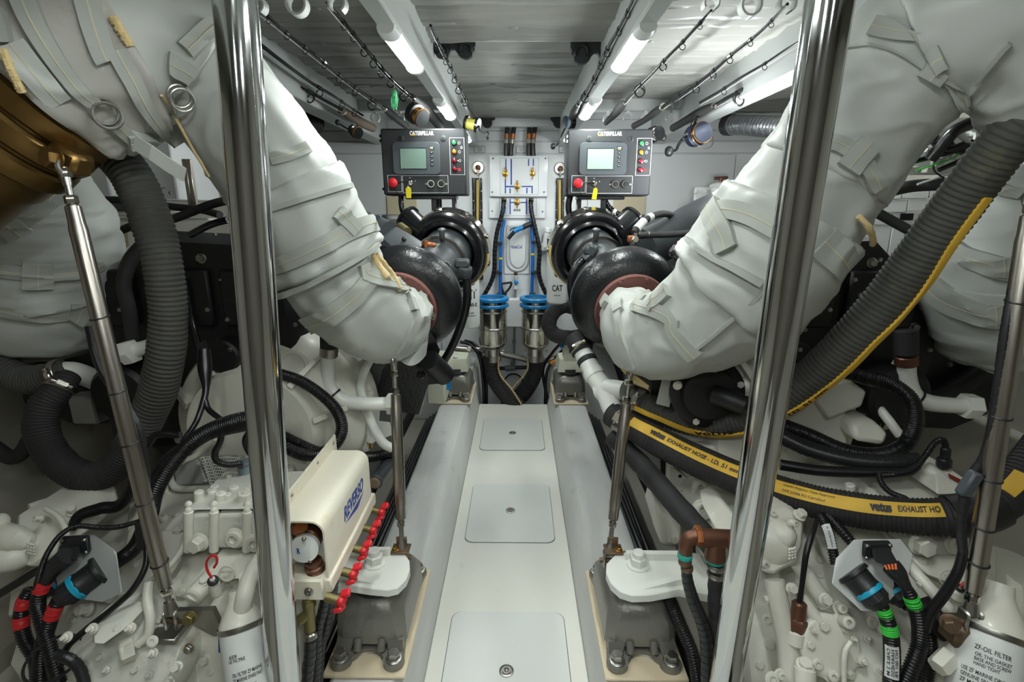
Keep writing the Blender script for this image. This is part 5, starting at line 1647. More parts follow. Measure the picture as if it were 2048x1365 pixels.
# white engine feet resting on the mounts
def foot(side, pix, lab, cx, ribs):
    z = 0.345
    pts = [PZ(x, y, z + 0.022) for x, y in pix]
    t = thing('support_plate', lab, 'bracket', (cx, 1.25, z), 'engine feet')
    # curved plate
    c = cr([(p.x, p.y, 0) for p in pts] + [(pts[0].x, pts[0].y, 0)], 48)[:-1]
    MB().prism([(p.x, p.y) for p in pts], (0, 0, z), (1, 0, 0), (0, 1, 0), (0, 0, 0.022), b=0.002).build('plate', 'white_paint', parent=t)
    for r_ in ribs:
        q = [PZ(x, y, z + 0.022 + h) for x, y, h in r_]
        MB().hull(q + [V((p.x, p.y, z + 0.02)) for p in q]).build('stiffener', 'white_paint', parent=t)
    c = V((cx, 1.19, z + 0.022))
    o = MB().lathe(c, (0, 0, 1), [(0.03, 0), (0.03, 0.005), (0.027, 0.006)], 24).build('washer', 'white_paint', parent=t)
    m = MB(); m.hexn(c + V((0, 0, 0.005)), (0, 0, 1), 0.0225, 0.024); m.build('mount_nut', 'white_paint', parent=t)
    return t
import itertools
arcL = [(600, 1190), (640, 1108), (690, 1098), (780, 1095), (808, 1105), (819, 1122), (820, 1140), (812, 1160), (796, 1176), (776, 1181), (740, 1178), (690, 1170)]
foot(-1, arcL, 'white steel engine foot bolted on the near left mount', -0.357,
     [[(686, 1096, 0.02), (780, 1094, 0.02), (780, 1100, 0.02), (686, 1104, 0.02)], [(672, 1138, 0.02), (672, 1150, 0.02), (745, 1168, 0.0), (760, 1162, 0.0)]])
arcR = [(1440, 1195), (1400, 1108), (1350, 1101), (1256, 1103), (1228, 1112), (1213, 1128), (1212, 1146), (1222, 1168), (1240, 1184), (1264, 1192), (1300, 1191), (1360, 1180)]
foot(1, arcR, 'white steel engine foot bolted on the near right mount', 0.357,
     [[(1360, 1102, 0.02), (1252, 1101, 0.02), (1252, 1108, 0.02), (1360, 1110, 0.02)], [(1368, 1146, 0.02), (1368, 1158, 0.02), (1285, 1180, 0.0), (1272, 1172, 0.0)]])
# rod tabs on the feet
for q, lab in (((803, 1113, 1.245), 'small bent steel tab under the left support rod'), ((1225, 1122, 1.25), 'small bent steel tab under the right support rod')):
    c = P(*q)
    m = MB(); s = -1 if q[0] < 1024 else 1
    m.box(V((c.x + s * 0.0, c.y, 0.373)), (0.05, 0.042, 0.006), None, 0.001)
    m.box(V((c.x, c.y + 0.012, 0.388)), (0.03, 0.006, 0.03), None, 0.001)
    o = m.build('rod_tab', 'rusty', label=lab, cat='bracket')
    bolt(o, V((c.x + s * 0.014, c.y - 0.006, 0.376)), (0, 0, 1), 0.007, 'brass', 0.008)
# feet of the far mounts
for s, lab in ((-1, 'pale block foot on the far left engine mount'), (1, 'pale block foot on the far right engine mount')):
    m = MB(); m.hull([V((s * x, y, z)) for x, y, z in ((0.28, 3.02, 0.325), (0.42, 3.02, 0.325), (0.28, 3.28, 0.325), (0.44, 3.28, 0.325), (0.29, 3.05, 0.40), (0.42, 3.05, 0.40), (0.29, 3.2, 0.40), (0.55, 3.2, 0.42), (0.55, 3.05, 0.33))])
    m.build('support_plate', 'cream_box', label=lab, cat='bracket', group='engine feet')
# junction boxes beside them
t = thing('junction_box', 'pale green junction box with blue cable glands beside the far left mount', 'junction box', P(880, 806, 2.35))
a, c = P(855, 808, 2.35), P(888, 736, 2.35)
MB().bb((a.x, 2.35, a.z), (c.x, 2.5, c.z), 0.006).build('box', 'cream_box', parent=t)
MB().bb((a.x + .004, 2.343, a.z + .004), (c.x - .004, 2.35, c.z - .004), 0.002).build('lid', 'cream_box', parent=t)
for k in range(3):
    c2 = P(899 - 2 * k, 771 + 5.5 * k, 2.38)
    MB().cyl((c.x - 0.004, 2.42, c2.z), (c.x + 0.022, 2.42, c2.z), 0.010, seg=10).build('cable_gland', 'blue_plastic', parent=t)
MB().bb((a.x - .01, 2.44, a.z - 0.03), (a.x + 0.02, 2.46, a.z + .02)).build('back_tab', 'cream_box', parent=t)
t = thing('junction_box', 'pale green junction box with blue glands behind the white branch pipe', 'junction box', P(1140, 725, 2.6))
a, c = P(1128, 724, 2.6), P(1160, 683, 2.6)
MB().bb((a.x, 2.6, a.z), (c.x, 2.72, c.z), 0.006).build('box', 'cream_box', parent=t)
for k in range(2):
    MB().cyl((a.x - 0.02, 2.64, c.z - .02 - .02 * k), (a.x + 0.006, 2.64, c.z - .02 - .02 * k), 0.010, seg=10).build('cable_gland', 'blue_plastic', parent=t)
# ================================================================ BIG HOSES
def ribbed(sp, pitch, amp, sharp=1.0):
    n = sp.len / pitch
    def f(u, th):
        w_ = math.sin(u * n * 2 * PI)
        return amp * (w_ if sharp == 1 else math.copysign(abs(w_) ** sharp, w_))
    return f
def hose(sp_pix, lab, mat, pitch, amp, name='corrugated_hose', n=None, group=None, seg=26):
    L0 = psp(sp_pix, 60).len
    sp = psp(sp_pix, n or int(L0 / pitch * 8))
    sp.disp = lambda u, th, r: 0.0022 * noise.noise(V((math.cos(th), math.sin(th), u * 14)))
    t = thing(name, lab, 'hose', sp.p[-1], group)
    MB().tube(sp, seg, mod=ribbed(sp, pitch, amp)).build('hose_wall', mat, parent=t, angle=80)
    return sp, t
def clamp(sp, u, par, mat='brushed', w_=0.018, k=1.03, screw=True):
    p, T, N, B, r = sp.at(u)
    o = MB().ring(p, T, r * k + 0.003, r * 0.95, w_, 32, b=0.002).build('hose_clamp', mat, parent=par)
    if screw:
        d = (CAM - p); d = (d - T * d.dot(T)).normalized()
        q = p + d * (r * k + 0.006)
        s = T.cross(d)
        m = MB(); m.box(q, (0.03, w_ * 0.9, 0.012), Matrix((s, T, d)).transposed(), 0.003); m.cyl(q - s * 0.024, q + s * 0.022, 0.006, seg=10)
        m.build('clamp_screw', 'polished', parent=o)
    return o
# left: ribbed hose hanging in a big hook shape
sp, t = hose([(190, 285, 1.22, 60), (225, 305, 1.22, 74), (268, 360, 1.21, 74), (302, 440, 1.20, 73), (326, 530, 1.19, 70), (337, 620, 1.19, 68), (334, 700, 1.19, 68), (318, 775, 1.2, 68), (292, 840, 1.21, 64), (258, 900, 1.22, 62)],
             'thick ribbed grey hose hanging beside the long left rod', 'hose_grey', 0.0115, 0.0013)
sp, t = hose([(268, 885, 1.20, 58), (230, 935, 1.2, 58), (180, 955, 1.2, 58), (130, 935, 1.2, 58), (96, 895, 1.21, 58), (82, 850, 1.22, 58), (92, 810, 1.24, 56), (120, 775, 1.27, 50), (134, 752, 1.3, 46)],
             'black hose bending in a hook at the lower left, ending at a white tee', 'rubber', 0.008, 0.0012)
clamp(sp, 0.93, t)
sp, t = hose([(-60, 705, 1.3, 60), (0, 735, 1.3, 60), (40, 757, 1.3, 58), (80, 758, 1.3, 56), (118, 748, 1.3, 52), (136, 742, 1.31, 48)], 'grey hose entering at the left edge above the hook-shaped hose', 'hose_grey', 0.009, 0.001)
clamp(sp, 0.93, t)
t = thing('white_tee', 'white pipe tee joining two hoses at the left', 'pipe fitting', P(145, 760, 1.3))
m = MB(); m.pipe([P(120, 748, 1.3), P(140, 744, 1.31), P(165, 750, 1.34), P(200, 765, 1.4)], 0.028, 16, 18); m.pipe([P(125, 768, 1.28), P(140, 748, 1.31)], 0.025, 8, 16)
m.build('tee_body', 'white_paint', parent=t)

# right: ribbed hose with a yellow rib, and the lettered exhaust hose
SPA, t = hose([(2075, 215, 0.98, 92), (2030, 262, 1.0, 92), (1962, 345, 1.04, 92), (1885, 450, 1.09, 88), (1805, 560, 1.14, 84), (1725, 655, 1.18, 80), (1645, 735, 1.23, 76), (1560, 800, 1.28, 68), (1470, 842, 1.33, 60), (1380, 842, 1.40, 56), (1315, 822, 1.46, 54), (1262, 795, 1.52, 50)],
              'thick ribbed grey hose with a yellow edge stripe slanting down the right side', 'hose_grey', 0.0115, 0.0012)
clamp(SPA, 0.975, t, w_=0.024)
m = MB(); q = []
for x, y in ((1975, 395), (1905, 490), (1830, 600), (1745, 690), (1660, 770), (1580, 825), (1480, 868), (1400, 866), (1330, 842), (1270, 815)):
    q.append(SPA.hit(x, y))
q = [(u, th) for u, th in q]
m.ribbon(SPA, q, 0.014, 0.006, 160, nw=5)
m.build('yellow_stripe', 'yellow_stripe', parent=t)
m = MB()
for (xa, ya), (xb, yb), s in (((1390, 862), (1470, 866), 'vetus'), ((1575, 826), (1655, 775), 'I.D. 51 mm')):
    ua, tha = SPA.hit(xa, ya); ub, thb = SPA.hit(xb, yb)
    m = MB()
    um, thm = (ua + ub) / 2, SPA.hit((xa + xb) / 2, (ya + yb) / 2)[1]
    fl = 1 if proj(SPA.surf(um, thm + 0.1))[1] < proj(SPA.surf(um, thm))[1] else -1
    tube_text(m, SPA, s, ua, ub, thm, 0.011, 0.0085, 0.02, flip=fl)
    m.build('lettering', 'print_black', parent=t)

SPB, t = hose([(1222, 828, 1.52, 48), (1262, 852, 1.46, 52), (1320, 885, 1.38, 58), (1400, 925, 1.28, 62), (1490, 962, 1.18, 64), (1590, 994, 1.09, 66), (1700, 1018, 1.02, 68), (1800, 1030, 0.98, 70), (1890, 1034, 0.95, 72), (1965, 1022, 0.94, 74), (2020, 985, 0.95, 76), (2070, 925, 0.97, 76), (2120, 860, 1.0, 76)],
              'black exhaust hose with a broad yellow lettered band crossing the right gearbox', 'rubber', 0.0085, 0.0012)
clamp(SPB, 0.045, t, w_=0.03)
band = []
for x, y in ((1262, 842), (1320, 872), (1400, 912), (1490, 950), (1590, 983), (1700, 1008), (1800, 1019), (1886, 1020)):
    band.append(SPB.hit(x, y))
m = MB(); m.ribbon(SPB, band, 0.030, 0.0022, 220, nw=7)
m.build('yellow_band', 'yellow_stripe', parent=t)
m = MB(); m.ribbon(SPB, [SPB.hit(x, y) for x, y in ((2012, 984), (2036, 962), (2048, 948))], 0.030, 0.0022, 30, nw=7)
m.build('yellow_band', 'yellow_stripe', parent=t)
bu = lambda u: min(range(len(band)), key=lambda i: abs(band[i][0] - u))
def bth(u):
    for (u0, t0), (u1, t1) in zip(band, band[1:]):
        if u0 <= u <= u1:
            while t1 - t0 > PI: t1 -= 2 * PI
            while t1 - t0 < -PI: t1 += 2 * PI
            return t0 + (t1 - t0) * (u - u0) / (u1 - u0)
    return band[-1][1]
def band_text(mb, s, x0, x1, h, dth=0.0, bold=0.0, shear=0.0):
    y = lambda x: 842 + (x - 1262) * 0.33
    f = lambda x: min(band, key=lambda b_: abs(proj(SPB.surf(*b_))[0] - x))
    # find u for pixel x along the band
    us = [(abs(proj(SPB.surf(u / 400, bth(u / 400)))[0] - x0), u / 400) for u in range(401)]
    ue = [(abs(proj(SPB.surf(u / 400, bth(u / 400)))[0] - x1), u / 400) for u in range(401)]
    u0, u1 = min(us)[1], min(ue)[1]
    vs, fs, asp = textmesh(s, bold, shear)
    # which way is up on the band
    um = (u0 + u1) / 2
    up = proj(SPB.surf(um, bth(um) + 0.1))[1] < proj(SPB.surf(um, bth(um)))[1]
    sg = 1 if up else -1
    out = []
    for x, yy in vs:
        u = u0 + (u1 - u0) * x
        r = SPB.at(u)[4]
        out.append(SPB.surf(u, bth(u) + sg * (dth + (yy - 0.5) * h / r), 0.0040))
    mb.add(out, fs)
_bt = band_text
def band_text(mb, *a, **k):
    m_ = MB(); _bt(m_, *a, **k); m_.build('lettering', 'print_black', parent=t)
m = None
band_text(m, 'vetus', 1302, 1331, 0.017, bold=0.07)
band_text(m, 'EXHAUST HOSE - I.D. 51 mm', 1336, 1480, 0.011, bold=0.025)
band_text(m, "Lloyd's Register Type Approval", 1566, 1670, 0.007, dth=0.16)
band_text(m, 'SAE J2006 R2 Certified', 1566, 1650, 0.007, dth=-0.16)
band_text(m, 'vetus', 1740, 1784, 0.018, bold=0.07)
band_text(m, 'EXHAUST HO', 1796, 1882, 0.012, bold=0.025)
# black tape over the hose at the right
MB().tube(Spine([tuple(SPB.at(u)[0]) + (SPB.at(u)[4] + 0.006,) for u in (0.735, 0.76, 0.785, 0.81)], 14), 26).build('tape_wrap', 'tape', parent=t)

# white branch pipe (Y) in front of the right engine
t = thing('branch_pipe', 'white Y-shaped branch pipe joining two exhaust hoses', 'pipe', P(1200, 780, 1.56))
yp = psp([(1158, 690, 1.72, 36), (1172, 718, 1.68, 37), (1190, 752, 1.63, 38), (1212, 785, 1.58, 42), (1222, 812, 1.54, 40), (1232, 835, 1.51, 40)], 30)
MB().tube(yp, 24).build('main_branch', 'white_paint', parent=t)
MB().tube(psp([(1198, 782, 1.60, 40), (1222, 778, 1.57, 38), (1248, 782, 1.54, 38)], 14), 22).build('side_branch', 'white_paint', parent=t)
for u, mt, wd, k in ((0.0, 'rubber', 0.07, 1.22), (0.235, 'rubber', 0.022, 1.1), (0.42, 'white_paint', 0.03, 1.12)):
    p, T, N, B, r = yp.at(u)
    MB().ring(p, T, r * k, r * 0.9, wd, 28, b=0.004).build('collar', mt, parent=t)
clamp(yp, 0.06, t, k=1.25)
m = MB(); tube_text(m, yp, 'VETUS', 0.62, 0.80, face_theta(yp, 0.7), 0.02, 0.001, 0.01)
m.build('cast_lettering', 'white_plastic', parent=t)
# black hose loop by the right strainer
sp, t = hose([(1158, 618, 2.6, 30), (1128, 612, 2.6, 30), (1105, 628, 2.6, 30), (1098, 652, 2.6, 30), (1110, 670, 2.6, 30), (1135, 676, 2.55, 30), (1160, 674, 2.5, 30)], 'black hose looping beside the right strainer', 'rubber', 0.01, 0.0006)
# white fuel filters with lettering
def fuel_filter(cx, w_, ytop, ybot, Y, lab, words):
    a = P(cx, ybot, Y); r = pr(w_, a); zt = P(cx, ytop, Y).z
    t = thing('fuel_filter', lab, 'filter', a, 'engine spin-on filters')
    MB().lathe(a, (0, 0, 1), [(r * 0.6, 0), (r * 0.94, 0.008), (r, 0.02), (r, zt - a.z - 0.01), (r * 0.9, zt - a.z)], 36).build('canister', 'filter_white', parent=t)
    MB().lathe(V((a.x, a.y, zt)), (0, 0, 1), [(r * 1.02, 0), (r * 1.05, 0.01), (r * 1.05, 0.03), (r * 0.6, 0.05)], 30).build('filter_head', 'black_cast', parent=t)
    sp_ = Spine([(a.x, a.y, a.z - 0.1, r), (a.x, a.y, a.z + 0.1, r), (a.x, a.y, zt + .1, r)], 20)
    m = MB()
    th0 = math.atan2((CAM - a).y, (CAM - a).x)
    for s, z_, h_, wd in words:
        vs, fs, asp = textmesh(s, 0.02)
        zz = P(cx, z_, Y).z
        m = MB()
        m.add([V((a.x + (r + .0008) * math.cos(th0 + (x - 0.5) * wd / r), a.y + (r + .0008) * math.sin(th0 + (x - 0.5) * wd / r), zz + y * h_)) for x, y in vs], fs)
        m.build('lettering', 'print_black', parent=t)
fuel_filter(938, 44, 545, 655, 2.45, 'white lettered filter canister hanging behind the left coolant pipe', [('CAT', 595, 0.045, 0.085), ('1R-0749-0', 611, 0.02, 0.09), ('Advanced', 624, 0.009, 0.05), ('High Efficiency', 630, 0.009, 0.07)])
fuel_filter(1114, 42, 490, 607, 2.45, 'white filter canister below the right air filter ring', [('CAT', 580, 0.03, 0.05), ('High', 590, 0.008, 0.03)])
# ================================================================ GEARBOX HELPERS
def soften(o, w_=0.006, seg=2):
    md = o.modifiers.new('bevel', 'BEVEL')
    md.width = w_
    md.segments = seg
    md.limit_method = 'ANGLE'
    md.angle_limit = R(30)
    return o
def cast(par, nm, pts, back=0.1, mat='gear', w_=0.006, **kw):
    q = [P(*p) for p in pts]
    return soften(MB().hull(q + [p + V((0, back, 0)) for p in q]).build(nm, mat, parent=par, **kw), w_)
def ptube(par, nm, pix, mat, seg=16, n=30, mod=None):
    sp = psp(pix, n)
    MB().tube(sp, seg, mod=mod).build(nm, mat, parent=par)
    return sp
def pb(par, px, py, Y, rpx, d=(0, -0.8, 0.6), kind='bolt', mat='gear', nm='bolt', hk=1.1):
    p = P(px, py, Y)
    r = pr(2 * rpx, p)
    return inst(kind, nm, p, d, r, r * hk, mat, par)
def pcyl(par, nm, a, b, rpx, mat='gear', seg=24, bev=0.004, rpx2=None):
    p, q = P(*a), P(*b)
    r = pr(2 * rpx, p)
    return MB().cyl(p, q, r, None if rpx2 is None else pr(2 * rpx2, q), seg, bev).build(nm, mat, parent=par)
def emblem(par, px, py, Y, rpx, d):
    p = P(px, py, Y); r = pr(2 * rpx, p)
    MB().torus(p, d, r, r * 0.1, 30, 8).build('emblem_ring', 'gear', parent=par)
    x, y, z = frame(d)
    x = V((1, 0, 0)) - V(d).normalized() * V(d).normalized().x; x.normalize(); y = V(d).normalized().cross(x)
    m = MB(); flat_text(m, 'ZF', p - x * r * 0.6 - y * r * 0.42 + V(d).normalized() * 0.003, x, y, r * 1.2, r * 0.85, 0.03)
    m.build('emblem_letters', 'gear', parent=par)
def oil_filter(lab, rim, base, rpx, lines, cone, blue=False):
    """Spin-on filter: rim = top of canister, base = lower point of the axis."""
    a, b = P(*rim), P(*base)
    r = pr(2 * rpx, a)
    d = (b - a).normalized()
    L = (b - a).length
    t = thing('oil_filter', lab, 'filter', b, 'gearbox oil filters')
    MB().lathe(a, d, [(r * 0.9, -0.002), (r * 1.0, 0.004), (r, 0.012), (r, L - 0.01), (r * 0.9, L)], 40).build('canister', 'filter_white', parent=t)
    MB().lathe(a, d, [(r * 1.05, -0.002), (r * 1.06, 0.004), (r * 1.03, 0.009), (r, 0.009)], 40, cap=False).build('rim', 'steel', parent=t)
    hd = thing_head = MB()
    hd.lathe(a, -d, [(r * 1.0, 0.0), (r * 0.98, r * 0.16), (r * 0.76, r * 0.6), (r * 0.56, r * 0.95), (r * 0.44, r * 1.25), (r * 0.42, r * 1.6)], 36)
    h = hd.build('filter_head', 'gear', parent=t)
    c = [P(*q[:3]) for q in cone]
    MB().tube(Spine([tuple(p) + (r * k,) for p, k in zip(c, (0.42, 0.42, 0.40, 0.38))], 20), 20).build('neck', 'gear', parent=h)
    fin = MB().hull([a - d * 0.006 + V((r * 0.55, -0.02, 0)), a - d * 0.006 + V((r * 0.63, 0.0, 0)), a - d * 0.10 + V((r * 0.3, -0.01, 0)), a - d * 0.10 + V((r * 0.36, 0.01, 0)), a - d * 0.09 + V((r * 0.6, -0.01, 0)), a - d * 0.02 + V((r * 0.86, -0.01, 0))])
    fin.build('head_fin', 'gear', parent=h)
    # print wrapped round the can
    to = CAM - a; to = (to - d * to.dot(d)).normalized()
    side = to.cross(-d).normalized()
    def wrap(s, h0, hh, wd, x0):
        vs, fs, asp = textmesh(s, 0.01)
        out = []
        for x, y in vs:
            an = (x0 + x * wd) / r
            out.append(a + d * (h0 + (1 - y) * hh) + (to * math.cos(an) - side * math.sin(an)) * (r + 0.0008))
        return MB().add(out, fs)
    for s, h0, hh, wd, x0 in lines:
        wrap(s, h0, hh, wd, x0).build('lettering', 'print_black', parent=t)
    if blue:
        pass
    return t

# ================================================================ LEFT GEARBOX
G1 = thing('marine_gearbox', 'white cast marine gearbox on the left with a valve block on top', 'gearbox', P(400, 1330, 1.0), 'gearboxes')
cast(G1, 'main_casing', [(250, 1062, 1.12), (330, 1050, 1.12), (400, 1108, 1.02), (560, 1108, 1.02), (600, 1365, 0.88), (560, 1500, 0.85), (400, 1460, 0.85), (340, 1230, 0.93), (230, 1160, 1.02)], 0.32, w_=0.012)
cast(G1, 'lower_casing', [(60, 1200, 0.98), (180, 1190, 0.97), (340, 1180, 0.95), (390, 1260, 0.92), (400, 1420, 0.86), (100, 1450, 0.84), (20, 1330, 0.92)], 0.25, 'gear_rust', 0.012)
cast(G1, 'left_casing', [(20, 1165, 1.04), (100, 1140, 1.06), (250, 1120, 1.07), (260, 1180, 1.02), (120, 1230, 0.98), (10, 1240, 1.0)], 0.3, 'gear_rust', 0.01)
# stepped top deck leading back to the bell housing
cast(G1, 'top_deck', [(255, 1010, 1.22), (420, 975, 1.25), (560, 960, 1.25), (560, 1060, 1.08), (380, 1060, 1.08), (250, 1070, 1.12)], 0.1, 'gear', 0.008)
# valve block: three lobes with round columns
for x0, x1 in ((378, 424), (430, 490), (496, 556)):
    cast(G1, 'valve_block', [(x0, 1030, 1.0), (x1, 1028, 1.0), (x1, 1098, 0.995), (x0, 1100, 0.995)], 0.2, 'gear_rust', 0.008)
for x in (377, 428, 494):
    pcyl(G1, 'block_column', (x, 1022, 0.995), (x, 1104, 0.99), 9, bev=0.003)
    pb(G1, x, 1022, 0.995, 7, (0, -.1, 1), 'screw')
    pb(G1, x, 1010, 1.02, 7, (0, -.1, 1), 'screw')
cast(G1, 'valve_cover', [(372, 1022, 1.0), (560, 1018, 1.0), (560, 938, 1.2), (452, 942, 1.2)], 0.02, 'gear_rust', 0.003)
pb(G1, 401, 1084, 0.99, 15, (-.1, -1, .1), 'bolt', nm='hex_plug', hk=1.5)
pb(G1, 471, 1076, 0.99, 17, (-.05, -1, .1), 'plug', nm='socket_plug', hk=0.6)
pb(G1, 512, 1086, 0.99, 16, (-.05, -1, .1), 'plug', nm='socket_plug', hk=0.6)
for x, y, r_, h_ in ((398, 997, 9, 20), (441, 1000, 10, 20), (488, 1000, 12, 20), (455, 998, 7, 16), (424, 984, 9, 10), (467, 978, 9, 10), (490, 985, 9, 12), (429, 972, 8, 6), (500, 970, 8, 6), (458, 950, 6, 8), (520, 962, 8, 8)):
    Y = 1.0 + (1022 - y) / 84 * 0.2 - 0.012
    pcyl(G1, 'cover_boss', (x, y + 6, Y), (x, y - h_ + 6, Y), r_, bev=0.002, seg=18)
    pb(G1, x, y - h_ + 6, Y, r_ * 0.5, (0, 0, 1), 'screw', 'gear_rust', hk=0.4)
ptube(G1, 'cover_lip', [(452, 948, 1.19, 12), (470, 944, 1.19, 12), (490, 948, 1.18, 12)], 'gear', 12, 8)
m = MB(); c = P(491, 948, 1.18); r_ = pr(25, c)
m.lathe(c, (0, 0, 1), [(r_, 0), (r_, 0.022), (r_ * 0.8, 0.024), (r_ * 1.1, 0.03), (r_ * 1.1, 0.036), (0, 0.038)], 28)
m.build('breather_cap', 'cap_blue', parent=G1)
# bell housing cover frame and perforated guard
cast(G1, 'guard_plate', [(348, 938, 1.27), (392, 916, 1.28), (415, 968, 1.25), (352, 972, 1.25)], 0.01, 'plate_grey', 0.002)
ptube(G1, 'guard_frame', [(440, 872, 1.3, 12), (415, 890, 1.29, 12), (392, 912, 1.28, 12), (352, 930, 1.27, 13), (341, 948, 1.26, 13), (345, 968, 1.25, 13), (360, 978, 1.24, 13), (420, 978, 1.23, 13)], 'gear', 14, 50)
ptube(G1, 'guard_frame', [(336, 935, 1.28, 10), (332, 975, 1.26, 10), (345, 990, 1.25, 10), (420, 990, 1.24, 10)], 'gear', 12, 30)
g = []
for i in range(13):
    for j in range(7):
        u, v = i / 12, j / 6
        x = 400 + 112 * u + (20 * v * (1 - u)); y = 916 + 4 * math.sin(u * PI) * -1 + (55 - 28 * u) * v
        g.append(P(x, y, 1.275 - 0.05 * v + 0.02 * math.sin(u * PI)))
nn = len(g)
m = MB().add(g + [p + V((0, 0.004, 0)) for p in g], [(i * 7 + j, i * 7 + j + 1, i * 7 + j + 8, i * 7 + j + 7) for i in range(12) for j in range(6)] + [(nn + i * 7 + j, nn + i * 7 + j + 7, nn + i * 7 + j + 8, nn + i * 7 + j + 1) for i in range(12) for j in range(6)])
m.build('perforated_guard', 'perforated', parent=G1)
for x, y in ((396, 928), (412, 961), (430, 879), (366, 921)):
    pb(G1, x, y, 1.25, 5, (0, -1, .3), 'screw')
# pump bulge at the far left
cast(G1, 'pump_casting', [(24, 1034, 1.06), (60, 1020, 1.08), (115, 1018, 1.08), (137, 1045, 1.06), (141, 1078, 1.03), (116, 1106, 1.0), (76, 1138, 0.98), (46, 1142, 0.98), (20, 1100, 1.0)], 0.16, 'gear', 0.02)
ptube(G1, 'pump_port', [(-40, 1060, 1.02, 54), (0, 1072, 1.01, 54), (35, 1080, 1.0, 50), (60, 1085, 1.02, 30)], 'gear', 20, 14)
ptube(G1, 'pump_port', [(-40, 1128, 0.98, 54), (0, 1120, 0.98, 54), (35, 1116, 0.99, 50), (60, 1110, 1.01, 30)], 'gear', 20, 14)
ptube(G1, 'pump_rim', [(92, 1018, 1.05, 10), (118, 1036, 1.03, 11), (132, 1062, 1.01, 11), (133, 1085, 1.0, 10)], 'gear', 12, 16)
ptube(G1, 'pump_outlet', [(60, 1022, 1.12, 28), (95, 1012, 1.15, 30), (130, 1014, 1.2, 30)], 'gear', 16, 10)
m = MB()
for i in range(3):
    for j in range(4):
        m.ell(P(57 + 5.5 * i, 1088 + 6 * j + 1.5 * i, 0.982), (0.0035, 0.0035, 0.0035), None, 8, 6)
m.build('cast_dots', 'gear', parent=G1)['kind'] = 'stuff'
pb(G1, 82, 1037, 1.02, 6, (-.3, -.9, .5), 'socket', hk=2)
pb(G1, 145, 1025, 1.08, 8, (.3, -.4, .8), 'bolt', hk=2)
MB().ell(P(0, 1045, 1.02), (0.016, 0.02, 0.02)).build('pump_knob', 'gear', parent=G1)
# round cover with bolts, low in front
c = P(258, 1300, 0.85); d = V((0.1, -0.8, 0.62))
m = MB(); m.lathe(c, d, [(0.115, -0.08), (0.115, -0.03), (0.105, -0.01), (0.10, 0.0), (0.08, 0.008), (0.0, 0.01)], 44)
m.build('end_cover', 'gear_rust', parent=G1)
cast(G1, 'cover_boss_plate', [(182, 1262, 0.82), (246, 1236, 0.84), (262, 1250, 0.83), (205, 1292, 0.80), (183, 1290, 0.80)], 0.05, 'gear_rust', 0.005)
for x, y, k in ((262, 1257, 'stud'), (306, 1307, 'stud'), (186, 1258, 'stud'), (135, 1275, 'stud'), (340, 1365, 'bolt'), (356, 1334, 'bolt')):
    pb(G1, x, y, 0.815, 8, (0.1, -.8, .55), k, hk=2.2)
pb(G1, 305, 1284, 0.82, 9, (0.1, -.8, .55), 'plug', hk=0.4, nm='socket_plug')
pb(G1, 178, 1218, 0.94, 11, (-.3, -.8, .5), 'bolt', nm='hex_plug', hk=2)
pb(G1, 222, 1193, 0.96, 11, (0.1, -.8, .5), 'bolt', hk=1.0)
pb(G1, 45, 1166, 1.0, 8, (0.1, -.8, .5), 'bolt', hk=1.4)
ptube(G1, 'oil_pipe', [(297, 1165, 0.9, 17), (295, 1200, 0.88, 18), (300, 1240, 0.86, 18), (296, 1270, 0.85, 18), (275, 1290, 0.84, 18)], 'gear', 16, 30)
m = MB(); a, b = P(268, 1296, 0.84), P(250, 1304, 0.83); m.hexn(a, b - a, pr(44, a), (b - a).length * 1.6)
m.build('pipe_nut', 'gear', parent=G1)
ptube(G1, 'oil_pipe', [(372, 1072, 1.02, 11), (366, 1095, 1.0, 12), (350, 1120, 0.98, 12), (330, 1140, 0.96, 12), (300, 1165, 0.95, 12)], 'gear', 12, 24)
pcyl(G1, 'spool_housing', (383, 1198, 0.9), (440, 1135, 0.99), 19)
pcyl(G1, 'spool_cap', (380, 1202, 0.895), (385, 1196, 0.90), 13)
cast(G1, 'crest_plate', [(428, 1112, 0.99), (532, 1108, 0.99), (530, 1150, 0.96), (440, 1165, 0.955), (426, 1150, 0.96)], 0.1, 'gear', 0.006)
emblem(G1, 454, 1148, 0.955, 15, (0, -1, .25))
for x, y in ((362, 1185), (280, 1190), (345, 1215), (505, 1165), (515, 1155)):
    pb(G1, x, y, 0.93, 7, (0.1, -.9, .4), 'bolt', hk=1.2)
